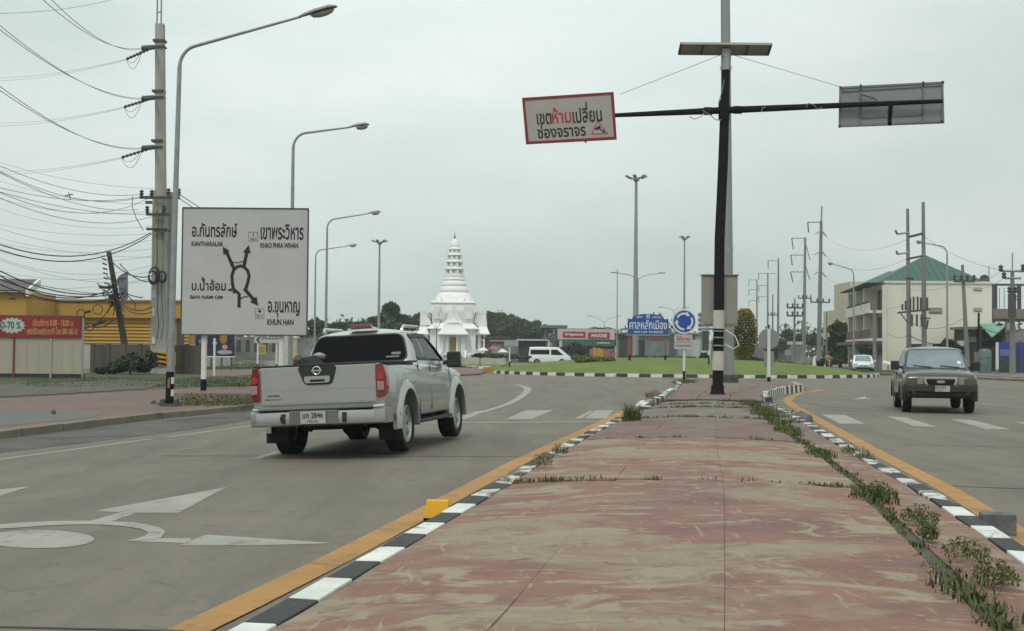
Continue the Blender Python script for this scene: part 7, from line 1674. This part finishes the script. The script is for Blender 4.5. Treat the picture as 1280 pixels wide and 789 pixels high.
# load in the bed
def soft(nm, lab, c, r, m, T):
    t = thing(nm, lab, 'bag', T @ Vector((c[0], c[1], c[2] - r[2])))
    bm = bmesh.new(); bmesh.ops.create_icosphere(bm, subdivisions=3, radius=1)
    for v in bm.verts:
        q = 1 + .16 * sin(v.co.x * 5 + c[0] * 9) * cos(v.co.y * 6) + .08 * sin(v.co.z * 9); v.co = Vector((v.co.x * r[0] * q, v.co.y * r[1] * q, r[2] + v.co.z * r[2] * q))
    me = bpy.data.meshes.new('cloth'); bm.to_mesh(me); bm.free(); me.materials.append(m); me.shade_smooth()
    o = bpy.data.objects.new('cloth', me); C.objects.link(o); o.parent = t; return t
soft('black_bag', 'black bag piled in the left of the pickup bed', (-.62, .45, 1.22), (.26, .3, .17), mat('bag_black', (.012, .012, .012), .8), MW[NV.name])
soft('pale_cloth', 'pinkish pale cloth bundle on the black bag in the pickup bed', (-.52, .55, 1.385), (.10, .10, .05), mat('pale_pink', (.30, .25, .24), .8), MW[NV.name])
soft('brown_bag', 'small brown bundle at the outer edge of the pickup bed', (-.78, .35, 1.33), (.07, .12, .08), mat('bag_brown', (.10, .08, .06), .8), MW[NV.name])

# --- dark green pickup facing us
GRP = paint('dark_green_paint', (.052, .056, .040), .35, .22); LOW = paint('lower_bronze', (.07, .062, .05), .5, .38)
WSG = mat('windscreen_glass', (.13, .17, .195), .08, var=.35, scale=1.4, ior=2.0)  # blue-grey base colour paints the sky's reflection into the glass
rg = G(1190, 516.5, 0); RGh = radians(13.0)
rgx, rgy = 10.86, 32.7
RG = thing('pickup_truck', 'dark green pickup driving toward the camera on the right carriageway', 'pickup truck', (rgx + 2.9 * sin(RGh), rgy + 2.9 * cos(RGh), 0), pi - RGh)
RG.scale = (1.03,) * 3; MW[RG.name] = MW[RG.name] @ Matrix.Scale(1.03, 4)
st = [(-1.15, .62, 1.06, .80, .0), (-1.1, .55, 1.10, .84, .0), (-.5, .48, 1.12, .86, .0), (.6, .45, 1.12, .865, .0), (1.6, .43, 1.08, .865, .0), (2.45, .43, 1.06, .862, .01), (2.75, .43, 1.045, .86, .03), (3.1, .44, 1.02, .86, .045), (3.4, .45, .985, .855, .04), (3.58, .46, .95, .85, .03), (3.68, .50, .90, .835, .01), (3.72, .56, .84, .80, .0)]
cuts = [wcut(.5, 1.2, 0, .36, .42), wcut(-1.2, -.5, 0, .36, .42), wcut(.5, 1.2, 2.9, .36, .41), wcut(-1.2, -.5, 2.9, .36, .41), MB().box(-.72, .72, -1.05, .5, .66, 1.6)]
body_loft(st, cuts, [GRP, UND], RG)
g = GH(1.08, 1.585, .80, .655, .55, .68, 2.62, 1.95, crown=.05, rc=.13, bow=.045)
g.build(RG, GRP)
ws = g.front(RG, [(-.72, 1.10), (.72, 1.10), (.61, 1.545), (-.61, 1.545)], WSG, r=.07)
g.front(RG, [(-.745, 1.085), (.745, 1.085), (.63, 1.56), (-.63, 1.56)], PLS, 'windscreen_seal', .004, r=.09)
g.rear(RG, [(-.68, 1.14), (.68, 1.14), (.6, 1.52), (-.6, 1.52)])
for x0 in (-.55, .10): MB().tube([(x0, g.fy(1.11) + .03, 1.11), (x0 + .45, g.fy(1.15) + .025, 1.15)], .010, 5).build('wiper', PLS, ws, world=False)
MB().add([(x, g.fy(z) + .012, z) for x, z in ((-.60, 1.20), (-.52, 1.20), (-.52, 1.27), (-.60, 1.27))], [(0, 1, 2, 3)]).build('windscreen_sticker', WHP, ws, world=False)
for sg in (1, -1):
    g.side(RG, [(.95, 1.14), (1.35, 1.14), (1.35, 1.50), (1.0, 1.50)], sg, name='quarter_window'); g.side(RG, [(1.42, 1.13), (2.40, 1.12), (1.98, 1.51), (1.42, 1.51)], sg, name='door_window')
    wheel(RG, sg * .735, 0, .345, .22, sg, 5, True); wheel(RG, sg * .735, 2.9, .345, .22, sg, 5, True)
    arch(RG, .862, 0, .36, .405, .09, LOW, sg, prot=.04); arch(RG, .858, 2.9, .36, .395, .09, LOW, sg, prot=.045)
    strip(RG, sg, [(1.38, .5), (1.38, 1.07)], lambda y, z: .862, .006, UND, 'door_gap'); strip(RG, sg, [(2.50, .6), (2.50, 1.03)], lambda y, z: .860, .006, UND, 'door_gap')
    MB().box(sg * .862 - .018, sg * .862 + .018, .52, 2.42, .44, .62).build('sill_trim', LOW, RG, world=False, bevel=.01)
    mirror(RG, sg, .80, 2.30, 1.10, PLS, 1.0)
    q = [(.40, .70), (.78, .70), (.80, .86), (.40, .88)]
    hl = MB().prism([(sg * x, 3.735 - .09 * max(0, (x - .55)) * 2, z) for x, z in q], [(sg * x, 3.55, z) for x, z in q]).build('headlight', mat('headlamp_dull', (.22, .22, .19), .25, var=.15, scale=8, coat=.5), RG, world=False, bevel=.015)
    MB().box(sg * .815 - .035, sg * .815 + .035, 3.55, 3.68, .70, .86).build('indicator', mat('indicator_amber', (.25, .20, .14), .3, coat=.5), hl, world=False, bevel=.012)
    MB().lathe([(.06, 0), (.05, .02)], (sg * .62, 3.79, .50), axis='y', n=12).build('fog_lamp', PLS, RG, world=False)
gr = MB().prism([(x, 3.745, z) for x, z in rrect([(-.36, .70), (.36, .70), (.40, .89), (-.40, .89)], .04)], [(x, 3.60, z) for x, z in rrect([(-.36, .70), (.36, .70), (.40, .89), (-.40, .89)], .04)]).build('grille_frame', CHR, RG, world=False)
gi = MB().prism([(x, 3.755, z) for x, z in rrect([(-.30, .70), (.30, .70), (.34, .835), (-.34, .835)], .04)], [(x, 3.70, z) for x, z in rrect([(-.30, .70), (.30, .70), (.34, .835), (-.34, .835)], .04)]).build('grille_mesh', UND, gr, world=False)
for i in range(3): MB().box(-.29, .29, 3.756, 3.764, .722 + i * .035, .730 + i * .035).build('grille_bar', PLS, gr, world=False)
MB().prism([(.10 * cos(a), 3.775, .77 + .035 * sin(a)) for a in [2 * pi * i / 16 for i in range(16)]], [(.10 * cos(a), 3.75, .77 + .035 * sin(a)) for a in [2 * pi * i / 16 for i in range(16)]]).build('emblem', RIM, gr, world=False)
pts = [(-.87, 3.28), (-.865, 3.60), (-.78, 3.74), (-.3, 3.80), (.3, 3.80), (.78, 3.74), (.865, 3.60), (.87, 3.28)]; prof = [(-.10, .37), (-.03, .41), (-.01, .50), (.03, .54), (.02, .66), (-.04, .695)]; vs = []
for x, y in pts:
    for d_, z in prof: vs.append((x, y + d_ if abs(x) < .85 else y + d_ * .3, z))
    vs.append((x * .96, y - .10, .695)); vs.append((x * .96, y - .14, .37))
n = 8; bp_ = MB().add(vs, [(i * n + j, i * n + (j + 1) % n, (i + 1) * n + (j + 1) % n, (i + 1) * n + j) for i in range(len(pts) - 1) for j in range(n)] + [tuple(range(n - 1, -1, -1)), tuple((len(pts) - 1) * n + j for j in range(n))])
fb = bp_.build('front_bumper', mat('bumper_dark', (.020, .020, .018), .5, var=.15), RG, world=False, smooth=35)
MB().box(-.6, .6, 3.785, 3.795, .42, .50).build('air_intake', UND, fb, world=False, bevel=.01)
plate(fb, -.20, .14, .535, .675, 3.84, 1, 'กข 5127')
MB().box(-.72, .72, -.9, 3.4, .38, .45).build('floor_pan', UND, RG, world=False)
MB().tube([(-.6, 0, .345), (.6, 0, .345)], .05, 8).build('rear_axle', UND, RG, world=False)
for sg in (1, -1): MB().box(sg * .76 - .07, sg * .76 + .07, -1.16, -1.12, .72, 1.02).build('tail_lamp', TLR, RG, world=False)

# --- small distant vehicles
def small_car(t, L_, W_, H_, belt, r, wb, pm, glass, cabr0, cabr1, cabf0, cabf1, nose=.75, side_win=((.0, .0),), wr=.8):
    y0 = -(L_ - wb) * .45; y1 = y0 + L_; w = W_ / 2
    st = [(y0, .42, belt - .08, w * .86, 0), (y0 + .08, .32, belt, w * .97, .01), (y0 + .5, .26, belt + .01, w, .01), (wb * .5, .24, belt, w, .01), (cabf0, .24, belt - .02, w, .03), (y1 - .45, .26, nose + .05, w * .99, .03), (y1 - .12, .32, nose - .08, w * .93, .01), (y1, .42, nose - .2, w * .8, 0)]
    cuts = [wcut(w * .6, w * 1.5, 0, r, r + .06), wcut(-w * 1.5, -w * .6, 0, r, r + .06), wcut(w * .6, w * 1.5, wb, r, r + .06), wcut(-w * 1.5, -w * .6, wb, r, r + .06)]
    body_loft(st, cuts, [pm, UND], t)
    g = GH(belt - .03, H_ - .05, w * .95, w * wr, cabr0, cabr1, cabf0, cabf1, crown=.04, rc=.12, bow=.03); g.build(t, pm)
    for sg in (1, -1):
        wheel(t, sg * (w - .12), 0, r, .2, sg, 5); wheel(t, sg * (w - .12), wb, r, .2, sg, 5)
    return g, w, y0, y1
WCP = paint('white_car_paint', (.74, .75, .75), .1, .35)
q = D(1077.5, 463, 112); WC = thing('white_car', 'white car coming round the far bend beside the cream shophouses', 'car', (q.x, 112, 0), pi - radians(13))
g, w, y0, y1 = small_car(WC, 4.4, 1.8, 1.52, .92, .33, 2.6, WCP, GLS, -.35, .25, 2.35, 1.35)
g.front(WC, [(-.70, .96), (.70, .96), (.58, 1.43), (-.58, 1.43)], WSG)
for sg in (1, -1):
    g.side(WC, [(-.05, .96), (.85, .95), (.85, 1.40), (.25, 1.40)], sg); g.side(WC, [(.93, .95), (2.0, .94), (1.35, 1.41), (.93, 1.40)], sg)
    MB().box(sg * .64 - .17, sg * .64 + .17, y1 - .2, y1 - .02, .62, .76).build('headlight', mat('headlamp_glass', (.5, .52, .52)), WC, world=False, bevel=.03); mirror(WC, sg, .84, 1.95, .95, WCP, .8)
MB().box(-.42, .42, y1 - .1, y1 + .012, .55, .66).build('grille', CHR, WC, world=False, bevel=.02); MB().box(-.6, .6, y1 - .1, y1 + .008, .30, .44).build('air_intake', UND, WC, world=False, bevel=.02); plate(WC, -.2, .2, .44, .54, y1 + .03, 1, 'กค 318')
q = D(694, 449, 160); VN = thing('white_van', 'long white minibus passing behind the lawn to the right', 'van', (D(671, 449, 160).x, 160, -.06), -pi / 2)
g, w, y0, y1 = small_car(VN, 5.3, 1.9, 2.25, 1.12, .35, 3.1, WCP, GLS, -1.05, -.92, 4.05, 2.7, nose=1.0, wr=.86)
for sg in (1, -1):
    g.side(VN, [(-.82, 1.30), (1.55, 1.30), (1.55, 1.88), (-.78, 1.88)], sg, name='rear_side_window'); g.side(VN, [(1.75, 1.25), (3.3, 1.22), (2.5, 1.90), (1.75, 1.90)], sg, name='cab_window')
    MB().box(sg * .75 - .12, sg * .75 + .12, y1 - .2, y1 - .02, .7, .9).build('headlight', mat('headlamp_glass', (.5, .52, .52)), VN, world=False, bevel=.03)
g.front(VN, [(-.8, 1.2), (.8, 1.2), (.7, 2.0), (-.7, 2.0)], WSG); g.rear(VN, [(-.7, 1.35), (.7, 1.35), (.65, 1.95), (-.65, 1.95)])
q = D(235, 440, 118); BC = thing('blue_white_car', 'blue and white vehicle parked under the left corner of the direction board', 'car', (q.x, 118, .1), radians(-70))
g, w, y0, y1 = small_car(BC, 3.9, 1.75, 1.75, 1.0, .33, 2.4, mat('car_blue', (.03, .05, .22), .35, .3), GLS, -.4, .1, 2.5, 1.7)
for sg in (1, -1): g.side(BC, [(-.1, 1.05), (1.9, 1.05), (1.6, 1.55), (.15, 1.55)], sg); MB().box(sg * .872 - .012, sg * .872 + .012, -.6, 2.9, .62, .80).build('white_band', WHP, BC, world=False)
# motorcycle with rider
mz = 118.0; q = D(1035, 464, mz); MBK = thing('motorcycle', 'small dark red motorcycle coming along the far road left of the white car', 'motorcycle', (q.x, mz, 0), pi)
for y in (-.62, .62):
    w_ = MB().lathe([(.21, -.035), (.29, -.04), (.30, 0), (.29, .04), (.21, .035)], (0, y, .30), axis='x', n=20, close=True).build('wheel', RUB, MBK, world=False, smooth=40)
    MB().lathe([(.02, -.03), (.2, -.01), (.2, .01), (.02, .03)], (0, y, .30), axis='x', n=16).build('rim', RIM, w_, world=False)
MRD = mat('moto_red', (.28, .02, .02), .35, coat=.5)
MB().tube([(0, .62, .30), (0, .48, .70), (0, .40, 1.0)], [.035, .05, .04], 8).build('fork', CHR, MBK, world=False)
MB().tube([(0, .42, .85), (0, .1, .55), (0, -.3, .6), (0, -.75, .78)], [.13, .14, .15, .07], 10).build('body_cowl', MRD, MBK, world=False, smooth=60)
MB().tube([(0, .0, .76), (0, -.35, .80), (0, -.7, .84)], [.08, .13, .10], 10).build('seat', PLS, MBK, world=False, smooth=60)
MB().prism([(-.2, .50, .62), (.2, .50, .62), (.16, .56, 1.02), (-.16, .56, 1.02)], [(-.2, .44, .62), (.2, .44, .62), (.16, .42, 1.02), (-.16, .42, 1.02)]).build('leg_shield', MRD, MBK, world=False, bevel=.03)
MB().tube([(-.34, .28, 1.04), (-.1, .38, 1.02), (.1, .38, 1.02), (.34, .28, 1.04)], .018, 6).build('handlebar', DGR, MBK, world=False)
MB().lathe([(.09, 0), (.07, .06)], (0, .52, .95), axis='y', n=12).build('headlight', mat('headlamp_glass', (.5, .52, .52)), MBK, world=False)
for sg in (1, -1): MB().tube([(sg * .26, .33, 1.04), (sg * .33, .34, 1.22)], .012, 5).build('mirror_stalk', DGR, MBK, world=False); MB().lathe([(.06, 0), (.05, .02)], (sg * .34, .34, 1.25), axis='y', n=10).build('mirror', DGR, MBK, world=False)
MB().tube([(.12, .1, .32), (.14, -.7, .36)], [.03, .05], 8).build('exhaust_pipe', CHR, MBK, world=False)
def person(lab, loc, rz, joints, bones, m_skin, patches, name='person'):
    """one continuous skinned figure; joints {name:(xyz, radius)}"""
    t = thing(name, lab, 'person', loc, rz); ks = list(joints); me = bpy.data.meshes.new('figure')
    me.from_pydata([joints[k_][0] for k_ in ks], [(ks.index(a), ks.index(b)) for a, b in bones], [])
    o = bpy.data.objects.new('figure', me); C.objects.link(o); o.modifiers.new('s', 'SKIN'); o.modifiers.new('ss', 'SUBSURF').levels = 1
    for i, k_ in enumerate(ks): me.skin_vertices[0].data[i].radius = (joints[k_][1],) * 2 if not isinstance(joints[k_][1], tuple) else joints[k_][1]
    me.skin_vertices[0].data[ks.index('pelvis')].use_root = True
    dg = bpy.context.evaluated_depsgraph_get(); dg.update(); nm = bpy.data.meshes.new_from_object(o.evaluated_get(dg)); bpy.data.objects.remove(o)
    for m in m_skin: nm.materials.append(m)
    nm.materials.clear()
    for m in m_skin: nm.materials.append(m)
    for p in nm.polygons: p.material_index = patches(p.center)
    nm.shade_smooth(); o = bpy.data.objects.new('body', nm); C.objects.link(o); o.parent = t; MW[o.name] = MW[t.name]; return t
SKIN = mat('skin', (.30, .17, .11), .6); SHIRT = mat('shirt_yellow', (.42, .33, .14), .8); TRS = mat('trousers_dark', (.04, .035, .04), .8)
J = {'pelvis': ((0, -.15, .92), (.15, .12)), 'chest': ((0, -.05, 1.25), (.18, .12)), 'neck': ((0, 0, 1.45), .06), 'head': ((0, .03, 1.57), .09), 'crown_pt': ((0, .03, 1.70), .085),
     'shl': ((-.19, -.03, 1.38), .06), 'ell': ((-.28, .12, 1.16), .045), 'hal': ((-.31, .28, 1.05), .035), 'shr': ((.19, -.03, 1.38), .06), 'elr': ((.28, .12, 1.16), .045), 'har': ((.31, .28, 1.05), .035),
     'hpl': ((-.11, -.10, .88), .09), 'knl': ((-.20, .25, .80), .07), 'anl': ((-.18, .12, .38), .045), 'ftl': ((-.18, .26, .34), .04), 'hpr': ((.11, -.10, .88), .09), 'knr': ((.20, .25, .80), .07), 'anr': ((.18, .12, .38), .045), 'ftr': ((.18, .26, .34), .04)}
Bn = [('pelvis', 'chest'), ('chest', 'neck'), ('neck', 'head'), ('head', 'crown_pt'), ('chest', 'shl'), ('shl', 'ell'), ('ell', 'hal'), ('chest', 'shr'), ('shr', 'elr'), ('elr', 'har'), ('pelvis', 'hpl'), ('hpl', 'knl'), ('knl', 'anl'), ('anl', 'ftl'), ('pelvis', 'hpr'), ('hpr', 'knr'), ('knr', 'anr'), ('anr', 'ftr')]
pt_ = person('motorcycle rider in a yellowish shirt and dark helmet seated on the far motorcycle', (q.x, mz, 0), pi, J, Bn, [SKIN, SHIRT, TRS], lambda c: 2 if c.z < .98 and abs(c.x) < .30 and not (c.y > .1 and c.z > 1.0) else (1 if c.z < 1.44 and abs(c.x) < .27 else 0))
MB().lathe([(.03, -.02), (.115, 0), (.125, .08), (.10, .16), (.04, .20)], (0, .02, 1.56), n=16).build('helmet', DGR, pt_, world=False, smooth=60)
MB().prism([(-.07, .13, 1.58), (.07, .13, 1.58), (.07, .14, 1.64), (-.07, .14, 1.64)], [(-.07, .10, 1.58), (.07, .10, 1.58), (.07, .11, 1.64), (-.07, .11, 1.64)]).build('visor', GLS, pt_, world=False)

# ---------------------------------------------------------------- damp air between here and the far trees
hz = MB().box(-900, 900, -320, 900, -1.3, 36).build('haze', [], kind='stuff')
hm = bpy.data.materials.new('haze_air'); hm.use_nodes = True; hn = hm.node_tree; hn.nodes.clear()
ho = hn.nodes.new('ShaderNodeOutputMaterial'); hv = hn.nodes.new('ShaderNodeVolumePrincipled')
hv.inputs['Color'].default_value = (.97, 1.0, .985, 1); hv.inputs['Density'].default_value = .00042; hv.inputs['Anisotropy'].default_value = .2
hn.links.new(hv.outputs[0], ho.inputs['Volume']); hz.data.materials.append(hm)
